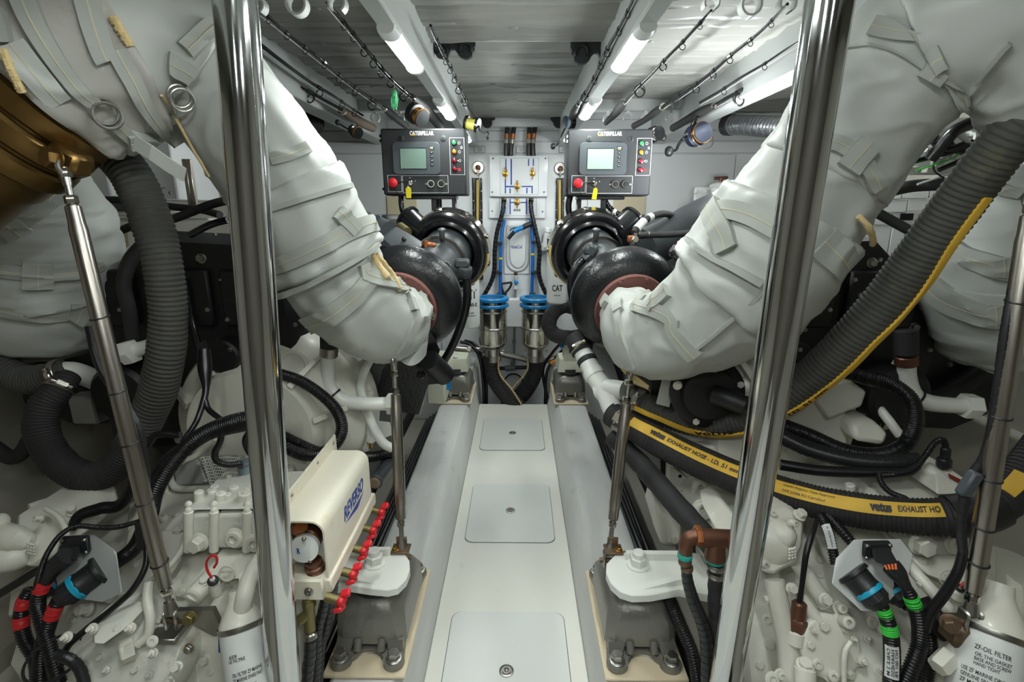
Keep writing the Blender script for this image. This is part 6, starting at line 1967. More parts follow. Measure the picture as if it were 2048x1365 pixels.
# dipstick
t = thing('dipstick', 'oil dipstick with red wire loop and black cap on the left gearbox', 'dipstick', P(430, 1190, 0.9), 'gearbox dipsticks')
pcyl(t, 'holder', (435, 1192, 0.9), (427, 1166, 0.9), 11, 'gear')
MB().torus(P(426, 1162, 0.895), (0.2, -.5, .8), pr(14, P(426, 1162, .9)), pr(7, P(426, 1162, .9)), 20, 10).build('cap', 'black_plastic', parent=t)
pcyl(t, 'cap_stem', (426, 1163, 0.893), (424, 1155, 0.89), 5, 'filter_white')
MB().pipe([P(424, 1157, .89), P(415, 1142, .89), P(413, 1125, .89), P(422, 1113, .89), P(432, 1113, .89), P(434, 1125, .89), P(428, 1136, .89)], pr(5, P(424, 1140, .89)), 30, 8).build('red_loop', 'red_tape', parent=t)
oil_filter('white oil filter canister on the left gearbox, beside the stanchion', (482, 1248, 0.86), (500, 1400, 0.80), 40,
           [('659', 0.045, 0.007, 0.014, -0.028), ('LE FILTRE', 0.053, 0.006, 0.030, -0.030), ('OIL FILTER ZF MARINE', 0.078, 0.007, 0.055, -0.026), ('ZF MARINE SPARE PART', 0.088, 0.007, 0.055, -0.026), ('CHANGE OIL', 0.104, 0.006, 0.04, -0.024)],
           [(482, 1232, 0.86), (490, 1190, 0.87), (500, 1155, 0.9), (520, 1118, 0.95)])
m = MB(); m.hull([P(x, y, 0.87) for x, y in ((436, 1268), (445, 1270), (444, 1308), (437, 1306))] + [P(440, 1285, 0.875)])
m.build('caution_sticker', 'print_blue', label='small blue sticker beside the left oil filter', cat='sticker')

# ================================================================ CONNECTOR BRACKETS
def loom(name, lab, pix, mat='loom', pitch=0.0058, amp=0.0013, group='wiring looms', tapes=(), n=None, spiral=False, tag_=None):
    L0 = psp(pix, 40).len
    sp = psp(pix, n or min(560, max(30, int(L0 / pitch * 5))))
    t = thing(name, lab, 'wiring loom', sp.p[-1], group)
    if spiral:
        MB().tube(sp, 14).build('sheath', 'spiral', parent=t)
        m = MB(); k = int(sp.len / 0.016)
        for i in range(k):
            p, T, N, B, r = sp.at((i + 0.5) / k)
            m.ring(p, T, r * 1.07, r * 0.95, 0.013, 14)
        m.build('spiral_wrap', 'spiral', parent=t)['kind'] = 'stuff'
    elif amp:
        MB().tube(sp, 14, mod=ribbed(sp, pitch, amp)).build('conduit', mat, parent=t, angle=80)
    else:
        MB().tube(sp, 14).build('sheath', mat, parent=t)
    for u0, u1, mt in tapes:
        c = Spine([tuple(sp.at(u0 + (u1 - u0) * k / 3)[0]) + (sp.at(u0)[4] * 1.07 + 0.0006,) for k in range(4)], 14)
        MB().tube(c, 16, mod=ribbed(c, 0.004, 0.0005)).build('tape_band', mt, parent=t)
    if tag_:
        u0, u1 = tag_[:2]
        MB().ribbon(sp, [(u0, face_theta(sp, u0)), (u1, face_theta(sp, u1))], sp.at(u0)[4] * 1.7, 0.0016, 16).build('paper_label', 'label_paper', parent=t)
        m = MB(); th = face_theta(sp, (u0 + u1) / 2)
        for s, dth in tag_[2]:
            m2 = MB(); tube_text(m2, sp, s, u0 + (u1 - u0) * .08, u1 - (u1 - u0) * .08, th + dth, sp.at(u0)[4] * 0.34, 0.0022, 0.01); m2.build('label_print', 'print_black', parent=t)
    return sp, t
def round_plug(par, pix, ringu, mat='black_plastic'):
    """Screw connector along pixel axis: flange, body, ribbed collar, coloured ring, boot."""
    a, b = P(*pix[0]), P(*pix[1])
    d = (b - a).normalized(); L = (b - a).length
    r = pr(pix[2], a)
    m = MB(); m.lathe(a, d, [(r * 1.2, 0), (r * 1.25, 0.004), (r * 1.25, L * 0.10), (r * 1.05, L * 0.12), (r * 1.0, L * 0.45), (r * 1.04, L * 0.47), (r * 1.04, L * 0.52), (r * 0.92, L * 0.54)], 10)
    m.lathe(a, d, [(r * 0.95, L * 0.1), (r * 0.95, L * 0.5)], 24)
    m.build('plug_body', mat, parent=par)
    MB().lathe(a + d * L * 0.50, d, [(r * 0.98, 0), (r * 1.07, 0.003), (r * 1.07, L * 0.13), (r * 0.95, L * 0.14)], 28).build('lock_ring', 'cyan', parent=par)
    m = MB(); m.lathe(a + d * L * 0.62, d, [(r * 0.92, 0), (r * 0.92, L * 0.22), (r * 0.8, L * 0.26), (r * 0.6, L * 0.38)], 20)
    for k in range(16):
        an = 2 * PI * k / 16; x, y, z = frame(d); e = x * math.cos(an) + y * math.sin(an)
        m.cyl(a + d * L * 0.64 + e * r * 0.9, a + d * L * 0.83 + e * r * 0.9, r * 0.06, seg=6)
    m.build('coupling_nut', mat, parent=par)
def flange_plug(par, c4, back, body, boot):
    """Rectangular flanged socket with plug body and tapering boot."""
    q = [P(*p) for p in c4]
    f = soften(MB().hull(q + [p + V((0, 0.01, 0.003)) for p in q]).build('socket_flange', 'black_plastic', parent=par), 0.002)
    ctr = sum(q, V()) / 4
    for p in q:
        inst('screw', 'flange_screw', p * 0.84 + ctr * 0.16 + V((0, -0.001, 0)), (0, -1, .3), 0.0045, 0.004, 'steel', par)
    soften(MB().hull([P(*p) for p in body]).build('plug_body', 'black_plastic', parent=par), 0.003)
    MB().tube(psp(boot, 16), 14).build('boot', 'black_plastic', parent=par)

t = thing('connector_bracket', 'grey plate with black plugs and cyan rings on the left gearbox', 'bracket', P(190, 1205, 0.9), 'connector plates')
poly = [(120, 1078), (163, 1074), (186, 1074), (226, 1104), (231, 1112), (242, 1188), (205, 1205), (118, 1192), (108, 1130)]
q = [P(x, y, 0.96 - (y - 1074) * 0.0005) for x, y in poly]
MB().hull(q + [p + V((0, 0.004, 0.002)) for p in q]).build('plate', 'plate_grey', parent=t)
flange_plug(t, [(120, 1080, 0.945), (173, 1078, 0.945), (177, 1107, 0.935), (124, 1110, 0.935)], 0,
            [(118, 1102, 0.93), (160, 1092, 0.935), (163, 1108, 0.92), (148, 1122, 0.90), (112, 1112, 0.91), (118, 1090, 0.95), (150, 1120, 0.93)],
            [(135, 1112, 0.905, 38), (115, 1130, 0.90, 34), (100, 1150, 0.895, 26), (88, 1170, 0.89, 22)])
round_plug(t, ((206, 1138, 0.935), (116, 1202, 0.885), 50), 0)
round_plug(t, ((140, 1140, 0.955), (80, 1188, 0.91), 42), 0)
pb(t, 221, 1192, 0.925, 11, (0.2, -.9, .5), 'bolt', hk=1.2)
loom('corrugated_loom', 'black loom with one red band falling from the upper plug on the left gearbox', [(90, 1165, 0.89, 24), (80, 1185, 0.885, 25), (76, 1215, 0.88, 25), (88, 1260, 0.87, 25), (100, 1300, 0.86, 26), (118, 1370, 0.84, 27)], tapes=((0.0, 0.10, 'red_tape'),))
loom('corrugated_loom', 'black loom with a red band falling from the cyan-ringed plug, left gearbox', [(118, 1200, 0.885, 24), (108, 1222, 0.88, 25), (98, 1250, 0.875, 25), (84, 1300, 0.865, 26), (80, 1372, 0.85, 27)], tapes=((0.06, 0.22, 'red_tape'),))
loom('corrugated_loom', 'black loom with two red bands at the far left of the left gearbox', [(62, 1180, 0.92, 24), (48, 1205, 0.91, 24), (42, 1240, 0.90, 25), (50, 1280, 0.89, 25), (72, 1320, 0.88, 26), (78, 1375, 0.86, 27)], tapes=((0.08, 0.19, 'red_tape'), (0.27, 0.38, 'red_tape')))
loom('thin_loom', 'thin ribbed cable arching over the left connector plate', [(282, 1042, 0.99, 9), (240, 1054, 0.97, 10), (200, 1056, 0.96, 10), (155, 1053, 0.95, 10), (122, 1070, 0.93, 10), (96, 1105, 0.91, 10), (82, 1140, 0.89, 11), (72, 1180, 0.88, 12)], pitch=0.003, amp=0.0005)
loom('thin_loom', 'smooth black cable bowing from the long rod down to the lower left loom bundle', [(290, 1040, 0.97, 16), (293, 1080, 0.93, 14), (292, 1130, 0.90, 12), (265, 1180, 0.87, 12), (220, 1222, 0.85, 12), (170, 1262, 0.83, 13), (135, 1295, 0.82, 13), (122, 1330, 0.81, 13)], amp=0)
loom('spiral_cable', 'spiral-wrapped cable strapped to the long left rod', [(178, 655, 1.02, 14), (188, 700, 1.0, 14), (208, 750, 0.99, 15), (255, 815, 0.98, 15), (278, 860, 0.97, 15), (288, 920, 0.96, 15), (292, 980, 0.95, 15), (288, 1035, 0.95, 15)], spiral=True)
m = MB(); m.box(P(284, 1068, 0.945), (0.02, 0.02, 0.07), Matrix.Rotation(0.12, 3, 'Y'), 0.004)
m.build('inline_connector', 'black_plastic', label='black inline connector on the long left rod', cat='connector')
loom('harness_trunk', 'thick black harness trunk running from the bell housing past the left rod', [(560, 836, 1.14, 40), (510, 840, 1.13, 40), (460, 850, 1.12, 38), (410, 868, 1.1, 32), (370, 898, 1.08, 30), (335, 940, 1.05, 30), (310, 985, 1.03, 30), (296, 1040, 1.02, 30), (270, 1095, 1.02, 28), (225, 1130, 1.02, 26)], pitch=0.005)
loom('harness_trunk', 'second black harness trunk beside the thick one, left gearbox', [(400, 880, 1.09, 20), (350, 905, 1.08, 20), (318, 935, 1.06, 20), (298, 975, 1.05, 22), (300, 1040, 1.03, 22)], amp=0)
loom('thin_loom', 'black wiring drop from the engine connector to the left harness trunk', [(408, 700, 1.25, 24), (410, 740, 1.23, 26), (412, 775, 1.2, 14), (408, 800, 1.18, 12), (392, 845, 1.14, 11), (365, 885, 1.11, 11)], amp=0)
loom('thin_loom', 'short black branch from the drop into the left harness trunk', [(410, 800, 1.18, 11), (418, 820, 1.17, 11), (440, 838, 1.15, 11)], amp=0)
loom('thin_loom', 'pair of black cables looping over the perforated guard', [(444, 862, 1.12, 12), (440, 885, 1.12, 12), (430, 905, 1.12, 13), (434, 922, 1.12, 13), (455, 930, 1.13, 13), (485, 928, 1.15, 13)], amp=0.0004)
loom('thin_loom', 'black cable curving in behind the left stanchion', [(500, 862, 1.14, 11), (490, 880, 1.14, 11), (495, 900, 1.14, 11), (510, 920, 1.13, 11)], amp=0)
loom('harness_trunk', 'black taped harness sloping behind the long left rod', [(360, 870, 1.16, 14), (300, 880, 1.14, 14), (250, 1000, 1.1, 22), (200, 1018, 1.08, 24), (160, 1032, 1.06, 22), (142, 1060, 1.04, 16)], amp=0)
loom('thin_loom', 'black hose slanting along the far left edge', [(120, 1118, 1.0, 14), (70, 1145, 0.99, 15), (30, 1170, 0.98, 16), (-20, 1200, 0.97, 16)], amp=0)
loom('thin_loom', 'spiral black lead crossing the loom bundle at the lower left', [(112, 1310, 0.80, 20), (140, 1320, 0.80, 20), (160, 1340, 0.80, 20), (170, 1372, 0.79, 20)], spiral=True)
MB().torus(P(108, 1318, 0.83), (0.1, -.3, 1), 0.048, 0.003, 30, 6).build('cable_tie', 'black_plastic', label='black cable tie round the lower left loom bundle', cat='cable tie')

# white pipes between the bell housing and engine, left
t = thing('coolant_tube', 'white elbow tube with big nut between the left bell housing and turbo bracket', 'tube', P(700, 810, 1.45))
sp = ptube(t, 'tube', [(658, 700, 1.42, 27), (656, 745, 1.42, 27), (662, 780, 1.42, 27), (690, 803, 1.42, 27), (735, 808, 1.42, 27), (780, 808, 1.43, 27)], 'white_paint', 20, 40)
MB().ring(sp.at(0.02)[0], sp.at(0.02)[1], 0.026, 0.018, 0.03, 24, b=0.003).build('hose_clamp', 'brushed', parent=t)
pcyl(t, 'rubber_sleeve', (657, 660, 1.42), (658, 706, 1.42), 17, 'rubber')
m = MB(); m.hexn(P(775, 808, 1.43), (1, 0, 0), 0.032, 0.02); m.build('union_nut', 'white_paint', parent=t)
MB().ring(sp.at(0.45)[0], sp.at(0.45)[1], 0.0225, 0.018, 0.006, 20).build('cable_tie', 'black_plastic', parent=t)
t = thing('drain_tube', 'thin white tube slanting behind the elbow tube, left side', 'tube', P(785, 898, 1.46))
ptube(t, 'tube', [(752, 702, 1.5, 16), (735, 730, 1.48, 16), (722, 765, 1.47, 17), (726, 800, 1.46, 17), (745, 850, 1.45, 18), (765, 885, 1.44, 19), (786, 898, 1.44, 19)], 'white_paint', 18, 40)
t = thing('drain_cock', 'small white drain fitting beside the thin white tube', 'fitting', P(742, 890, 1.5))
pcyl(t, 'body', (742, 845, 1.5), (742, 885, 1.5), 9, 'white_paint'); pcyl(t, 'nipple', (742, 884, 1.5), (742, 898, 1.5), 4, 'brass')
m = MB(); m.hull([P(x, y, Y) for x, y, Y in ((722, 838, 1.5), (780, 845, 1.52), (785, 870, 1.52), (760, 880, 1.52), (722, 858, 1.5), (722, 838, 1.6), (785, 870, 1.6))]); m.build('bracket', 'white_paint', parent=t)
loom('corrugated_loom', 'black ribbed loom curling in a loop in front of the left bell housing', [(560, 748, 1.36, 20), (600, 762, 1.35, 21), (640, 788, 1.34, 22), (672, 820, 1.33, 23), (684, 855, 1.32, 23), (674, 885, 1.31, 23), (648, 905, 1.30, 24), (610, 910, 1.30, 24), (560, 890, 1.31, 24)])
loom('corrugated_loom', 'second black loom crossing behind the pump box, left side', [(560, 868, 1.33, 18), (600, 888, 1.33, 19), (640, 905, 1.34, 20), (690, 912, 1.42, 20), (740, 915, 1.5, 20), (790, 905, 1.55, 20)])
t = thing('large_nut_tube', 'white tube with large hex nut behind the long left rod', 'tube', P(300, 700, 1.3))
ptube(t, 'tube', [(262, 703, 1.33, 32), (290, 695, 1.34, 28), (330, 680, 1.36, 28)], 'white_paint', 18, 10)
m = MB(); m.hexn(P(268, 703, 1.32), (-1, 0, -.2), 0.034, 0.03); m.build('hex_nut', 'white_paint', parent=t)
# engine connector hanging above the drop
m = MB(); m.hull([P(x, y, Y) for x, y, Y in ((392, 690, 1.28), (412, 680, 1.28), (430, 740, 1.24), (405, 752, 1.24), (400, 700, 1.32), (425, 740, 1.3))])
m.build('wire_connector', 'black_plastic', label='black plug hanging below the left engine', cat='connector')
# ================================================================ OIL-CHANGE PUMP BOX (left of walkway)
t = thing('oil_change_pump', 'cream oil-change pump housing with blue lettering and red valves', 'pump', V((-0.42, 1.09, 0.47)))
xa, xb, ya, yb, za, zb = -0.468, -0.374, 0.93, 1.255, 0.545, 0.672
def shell(x_in, z_in, y0, y1):
    # folded cover: vertical back, top, rounded corner, front lip
    pts = [(-0.468, 0.545), (-0.468, 0.672)]
    for k in range(8):
        a = R(90 - 90 * k / 7)
        pts.append((xb - 0.03 + 0.03 * math.cos(a), zb - 0.03 + 0.03 * math.sin(a)))
    pts.append((xb, za - 0.015))
    inner = [(x + 0.004, z - 0.004) if i > 1 else (x + 0.004, z) for i, (x, z) in enumerate(pts)]
    inner = [(-0.464, 0.545), (-0.464, 0.668)]
    for k in range(8):
        a = R(90 - 90 * k / 7)
        inner.append((xb - 0.03 + 0.026 * math.cos(a), zb - 0.03 + 0.026 * math.sin(a)))
    inner.append((xb - 0.004, za - 0.015))
    return MB().prism(pts + inner[::-1], (0, y0, 0), (1, 0, 0), (0, 0, 1), (0, y1 - y0, 0))
cv = shell(0, 0, ya, yb).build('cover', 'stained_white', parent=t)
MB().bb((-0.474, ya - 0.01, 0.63), (-0.468, yb + 0.03, 0.705), 0.002).build('back_flange', 'stained_white', parent=t)
for y in (1.0, 1.15, 1.26):
    inst('screw', 'screw', (-0.468, y, 0.69), (1, 0, 0), 0.0045, 0.003, 'steel', t)
# lettering on the side facing the walkway
m = MB(); flat_text(m, 'REVERSO', (xb + 0.0008, 1.045, 0.592), (0, 1, 0), (0, 0, 1), 0.15, 0.036, 0.03, 0.25)
m.build('brand_lettering', 'print_blue', parent=t)
m = MB(); m.add([(xb + 0.0009, 1.045, 0.586), (xb + 0.0009, 1.195, 0.586), (xb + 0.0009, 1.14, 0.570)], [(0, 1, 2)]); m.build('brand_swoosh', 'print_blue', parent=t)
MB().bb((xb - 0.012, ya - 0.005, za - 0.045), (xb + 0.006, yb + 0.02, za - 0.012), 0.003).build('valve_rail', 'stained_white', parent=t)
MB().bb((-0.47, ya - 0.012, za - 0.06), (xb - 0.01, ya + 0.05, za - 0.008), 0.004).build('end_block', 'stained_white', parent=t)
inst('plug', 'socket_plug', (-0.415, ya - 0.012, za - 0.035), (0, -1, 0), 0.008, 0.006, 'steel', t)
# pump seen through the open end
MB().cyl((-0.43, ya + 0.03, 0.60), (-0.43, ya + 0.2, 0.60), 0.03, seg=24, b=0.004).build('pump_motor', 'bronze', parent=t)
MB().lathe((-0.425, ya + 0.018, 0.598), (0.1, -1, 0.15), [(0.0, 0.014), (0.03, 0.012), (0.031, 0.0), (0.02, -0.01)], 26).build('pump_face', 'filter_white', parent=t)
m = MB(); flat_text(m, 'R', (-0.437, ya + 0.001, 0.592), (1, 0, 0), (0, 0, 1), 0.007, 0.014, 0.05); m.build('pump_mark', 'print_blue', parent=t)
for dx, dz in ((0.004, 0.028), (-0.022, -0.018), (0.012, -0.026)):
    inst('screw', 'screw', (-0.425 + dx, ya + 0.006, 0.598 + dz), (0, -1, 0), 0.005, 0.005, 'steel', t)
MB().cyl((-0.445, ya + 0.03, 0.632), (-0.43, ya + 0.02, 0.648), 0.014, seg=14).build('terminal', 'copper', parent=t)
m = MB(); m.lathe((-0.41, ya + 0.02, 0.535), (0, -.2, 1), [(0.02, 0), (0.02, 0.008), (0.017, 0.01), (0.02, 0.012), (0.02, 0.02), (0.017, 0.022), (0.018, 0.03)], 20); m.build('union', 'bronze', parent=t)
# red valve handles
for k in range(5):
    y = 0.915 + k * 0.083
    c = V((xb + 0.012, y, za - 0.052))
    o = MB().cyl(c + V((-0.016, 0, 0.006)), c + V((0.012, -0.004, 0)), 0.010, seg=14).build('valve_body', 'brass_dull', parent=t)
    m = MB()
    rt = Matrix.Rotation(-0.35, 3, 'Y')
    m.box(c + V((0.018, -0.004, 0.0)), (0.018, 0.024, 0.02), rt, 0.005)
    m.box(c + V((0.026, 0.002, 0.014)), (0.022, 0.018, 0.010), rt @ Matrix.Rotation(0.5, 3, 'X'), 0.003)
    m.box(c + V((0.014, -0.010, -0.015)), (0.022, 0.022, 0.010), rt @ Matrix.Rotation(-0.3, 3, 'X'), 0.003)
    m.build('valve_handle', 'red', parent=o)
# brass manifold and hose below the pump
t = thing('brass_manifold', 'dull brass tee with a clamped black hose below the pump box', 'pipe fitting', P(620, 1290, 0.93))
pcyl(t, 'riser', (616, 1195, 0.93), (620, 1265, 0.92), 11, 'brass_dull'); pcyl(t, 'side_branch', (618, 1228, 0.925), (595, 1245, 0.915), 11, 'brass_dull')
m = MB(); m.hexn(P(617, 1200, 0.93), (0, 0, -1), 0.0145, 0.02); m.build('hex', 'brass_dull', parent=t)
pcyl(t, 'hose_clamp', (620, 1266, 0.92), (622, 1282, 0.915), 13, 'brushed')
sp, h = loom('spiral_hose', 'spiral-wrapped black hose hanging below the brass tee', [(621, 1280, 0.915, 22), (620, 1310, 0.91, 22), (616, 1340, 0.905, 22), (610, 1390, 0.9, 22)], spiral=True)
loom('spiral_hose', 'spiral-wrapped black hose under the lowest red valve', [(652, 1195, 0.95, 19), (645, 1225, 0.95, 19), (636, 1260, 0.95, 19), (634, 1310, 0.95, 18), (628, 1390, 0.95, 18)], spiral=True)
loom('spiral_hose', 'longer spiral-wrapped hose beside the near left mount', [(668, 1150, 1.0, 20), (662, 1200, 1.0, 20), (652, 1250, 1.0, 20), (640, 1300, 1.0, 20), (634, 1390, 0.99, 20)], spiral=True)
# black drain tube with copper end plug by the support rod
t = thing('drain_tube', 'black tube with a copper-coloured end plug beside the left support rod', 'tube', P(750, 965, 1.38))
pcyl(t, 'tube', (750, 966, 1.38), (790, 915, 1.6), 15, 'grey_cast'); pcyl(t, 'end_plug', (748.5, 968, 1.372), (750, 966, 1.38), 11.5, 'rod_cork')
m = MB(); m.hull([P(x, y, Y) for x, y, Y in ((718, 945, 1.4), (735, 950, 1.4), (745, 985, 1.4), (735, 1000, 1.4), (722, 975, 1.4), (720, 950, 1.45), (740, 990, 1.45))]); m.build('bracket', 'plate_grey', parent=t)
# dark cable runs along the outer edge of the beds
for s, lab in ((-1, 'left'), (1, 'right')):
    for k in range(4):
        x = s * (0.462 + 0.02 * k)
        pts = [V((x, 0.6, 0.10 - 0.015 * k)), V((x + s * 0.006 * math.sin(k * 2), 1.3, 0.12 - 0.02 * k)), V((x - s * 0.004, 2.0, 0.11 - 0.015 * k)), V((x, 2.9, 0.10 - 0.015 * k))]
        MB().pipe(pts, 0.0115, 40, 8).build('bed_cable', 'loom', label='%s black cable in the run outboard of the %s engine bed' % (('first', 'second', 'third', 'outermost')[k], lab), cat='cable', group='cables beside the engine beds')

# ================================================================ RIGHT GEARBOX
G2 = thing('marine_gearbox', 'white cast marine gearbox on the right under the lettered hose', 'gearbox', P(1700, 1330, 0.95), 'gearboxes')
cast(G2, 'main_casing', [(1520, 1085, 1.1), (1650, 1050, 1.12), (1830, 1050, 1.06), (2000, 1100, 0.98), (2000, 1365, 0.82), (1850, 1480, 0.8), (1500, 1480, 0.86), (1480, 1250, 0.98)], 0.32, 'gear', 0.012)
cast(G2, 'side_casing', [(1415, 1010, 1.3), (1500, 1000, 1.25), (1560, 1040, 1.12), (1540, 1180, 1.02), (1450, 1180, 1.08), (1400, 1100, 1.2)], 0.3, 'gear', 0.012)
cast(G2, 'ear_flange', [(1340, 935, 1.5), (1372, 945, 1.5), (1400, 970, 1.45), (1395, 1060, 1.42), (1360, 1075, 1.42), (1340, 1060, 1.45)], 0.06, 'gear', 0.008)
cast(G2, 'side_panel', [(1310, 990, 1.42), (1345, 1000, 1.42), (1370, 1050, 1.4), (1365, 1100, 1.38), (1325, 1100, 1.4), (1302, 1020, 1.44)], 0.1, 'gear', 0.02)
for x, y in ((1360, 953), (1366, 984)):
    inst('screw', 'bolt_hole', P(x, y, 1.44), (0, -1, 0), 0.006, 0.002, 'dark_hole', G2)
ptube(G2, 'casting_rib', [(1385, 1000, 1.4, 16), (1395, 965, 1.38, 16), (1410, 965, 1.36, 16), (1440, 1000, 1.3, 18), (1470, 1030, 1.26, 20)], 'gear', 14, 30)
pcyl(G2, 'boss', (1404, 1020, 1.25), (1412, 1018, 1.32), 20)
pb(G2, 1404, 1020, 1.25, 14, (-.1, -1, .3), 'plug', hk=0.6, nm='socket_plug')
pb(G2, 1440, 1038, 1.2, 11, (0, -.8, .6), 'bolt', hk=0.8)
cast(G2, 'shoulder', [(1425, 1020, 1.18), (1450, 1008, 1.18), (1480, 1040, 1.14), (1455, 1075, 1.1), (1430, 1060, 1.12)], 0.1, 'gear', 0.006)
# pump bulge
cast(G2, 'pump_casting', [(1522, 1032, 1.02), (1575, 1022, 1.03), (1612, 1038, 1.02), (1608, 1095, 0.99), (1592, 1135, 0.96), (1550, 1155, 0.95), (1520, 1150, 0.96)], 0.15, 'gear', 0.02)
MB().ell(P(1545, 1095, 1.0), (0.045, 0.04, 0.055)).build('pump_dome', 'gear', parent=G2)
MB().ell(P(1562, 1068, 1.0), (0.03, 0.035, 0.03)).build('pump_dome', 'gear', parent=G2)
m = MB()
for i in range(3):
    for j in range(4):
        m.ell(P(1579 + 5.5 * i, 1100 + 6 * j - 1.5 * i, 0.958), (0.0035, 0.0035, 0.0035), None, 8, 6)
m.build('cast_dots', 'gear', parent=G2)['kind'] = 'stuff'
pb(G2, 1582, 1046, 0.99, 7, (0.3, -.9, .4), 'socket', hk=2)
pb(G2, 1528, 1128, 0.93, 7, (-.1, -.9, .4), 'socket', hk=2)
pb(G2, 1598, 1032, 1.02, 10, (0.3, -.4, .9), 'bolt', hk=1.4)
# slanting casting bars, plungers and covers low in front
ptube(G2, 'shift_bar', [(1548, 1160, 0.94, 38), (1560, 1220, 0.91, 40), (1575, 1290, 0.88, 42), (1585, 1400, 0.84, 44)], 'gear', 20, 16)
ptube(G2, 'shift_bar', [(1598, 1130, 0.96, 30), (1635, 1185, 0.93, 32), (1655, 1215, 0.91, 32)], 'gear', 18, 12)
ptube(G2, 'shift_bar', [(1600, 1195, 0.92, 26), (1632, 1240, 0.89, 28), (1650, 1262, 0.88, 28)], 'gear', 18, 12)
for x, y, r_, k, h_ in ((1650, 1200, 10, 'bolt', 1.4), (1677, 1215, 9, 'socket', 2), (1683, 1240, 12, 'socket', 2.4), (1645, 1252, 10, 'bolt', 1.2), (1583, 1178, 9, 'bolt', 1.4), (1745, 1245, 9, 'plug', 0.4), (1720, 1320, 10, 'stud', 2), (1660, 1350, 10, 'socket', 1.6), (1560, 1350, 8, 'socket', 1.6), (1545, 1360, 12, 'plug', .4)):
    pb(G2, x, y, 0.90 - (y - 1200) * 0.00045, r_, (-.05, -.85, .5), k, hk=h_, nm='bolt')
c = P(1664, 1296, 0.855)
MB().lathe(c, (0, -.85, .5), [(0.062, -0.05), (0.062, -0.006), (0.056, 0.0), (0.05, 0.002), (0, 0.003)], 36).build('round_cover', 'gear', parent=G2)
for a in (0.4, 2.4, 4.6):
    x, y, z = frame((0, -.85, .5))
    inst('stud', 'stud', c + (x * math.cos(a) + y * math.sin(a)) * 0.046, (0, -.85, .5), 0.007, 0.016, 'gear', G2)
pcyl(G2, 'plunger', (1610, 1380, 0.81), (1610, 1335, 0.83), 20)
pb(G2, 1610, 1332, 0.83, 13, (0, -.2, 1), 'bolt', hk=0.9)
cast(G2, 'lid', [(1705, 1262, 0.9), (1780, 1240, 0.92), (1830, 1290, 0.86), (1830, 1420, 0.8), (1700, 1420, 0.8)], 0.1, 'gear', 0.01)
ptube(G2, 'drain_line', [(1702, 1285, 0.84, 10), (1690, 1310, 0.83, 10), (1688, 1390, 0.81, 10)], 'gear', 12, 12)
# valve block and crest
cast(G2, 'valve_block', [(1815, 1040, 1.0), (1995, 1040, 0.98), (1985, 1115, 0.95), (1822, 1112, 0.97)], 0.2, 'gear', 0.008)
pb(G2, 1840, 1088, 0.962, 18, (-.1, -1, .15), 'bolt', nm='hex_plug', hk=1.4)
pb(G2, 1912, 1086, 0.955, 19, (-.05, -1, .15), 'plug', nm='socket_plug', hk=0.5)
cast(G2, 'crest_plate', [(1822, 1118, 0.96), (1985, 1118, 0.94), (1985, 1150, 0.92), (1930, 1185, 0.9), (1850, 1150, 0.93)], 0.12, 'gear', 0.006)
emblem(G2, 1894, 1156, 0.908, 15, (0, -1, .3))
MB().lathe(P(2030, 1160, 0.98), (0, -.3, 1), [(0.09, -0.05), (0.09, 0.0), (0.08, 0.005), (0, 0.006)], 40).build('output_cover', 'gear', parent=G2)
ptube(G2, 'oil_pipe', [(1815, 1128, 0.92, 22), (1850, 1168, 0.88, 24), (1888, 1210, 0.85, 24), (1918, 1248, 0.82, 24), (1922, 1275, 0.81, 24), (1908, 1300, 0.80, 24), (1890, 1316, 0.79, 24)], 'gear', 18, 40)
m = MB(); a, b = P(1900, 1312, 0.79), P(1882, 1330, 0.78); m.hexn(a, b - a, pr(40, a), (b - a).length * 1.4); m.build('pipe_nut', 'gear', parent=G2)
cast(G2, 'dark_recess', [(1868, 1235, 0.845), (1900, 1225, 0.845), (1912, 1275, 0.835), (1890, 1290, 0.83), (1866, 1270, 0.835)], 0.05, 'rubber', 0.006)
# sensor with cable
t = thing('pressure_sensor', 'brown pressure sensor with a black lead standing on the right gearbox', 'sensor', P(1592, 1262, 0.88))
pcyl(t, 'socket', (1588, 1292, 0.87), (1592, 1262, 0.88), 18, 'gear')
m = MB(); a = P(1593, 1262, 0.88); m.hexn(a, P(1597, 1240, .885) - a, pr(34, a), 0.026); m.build('hex_body', 'bronze', parent=t)
pcyl(t, 'collar', (1596, 1242, 0.885), (1599, 1204, 0.893), 14, 'bronze')
sp, h = loom('thin_loom', 'black sensor lead rising from the brown sensor to the lettered hose', [(1599, 1205, 0.89, 12), (1604, 1170, 0.90, 10), (1612, 1110, 0.92, 12), (1622, 1075, 0.94, 12), (1634, 1040, 0.97, 10)], amp=0)
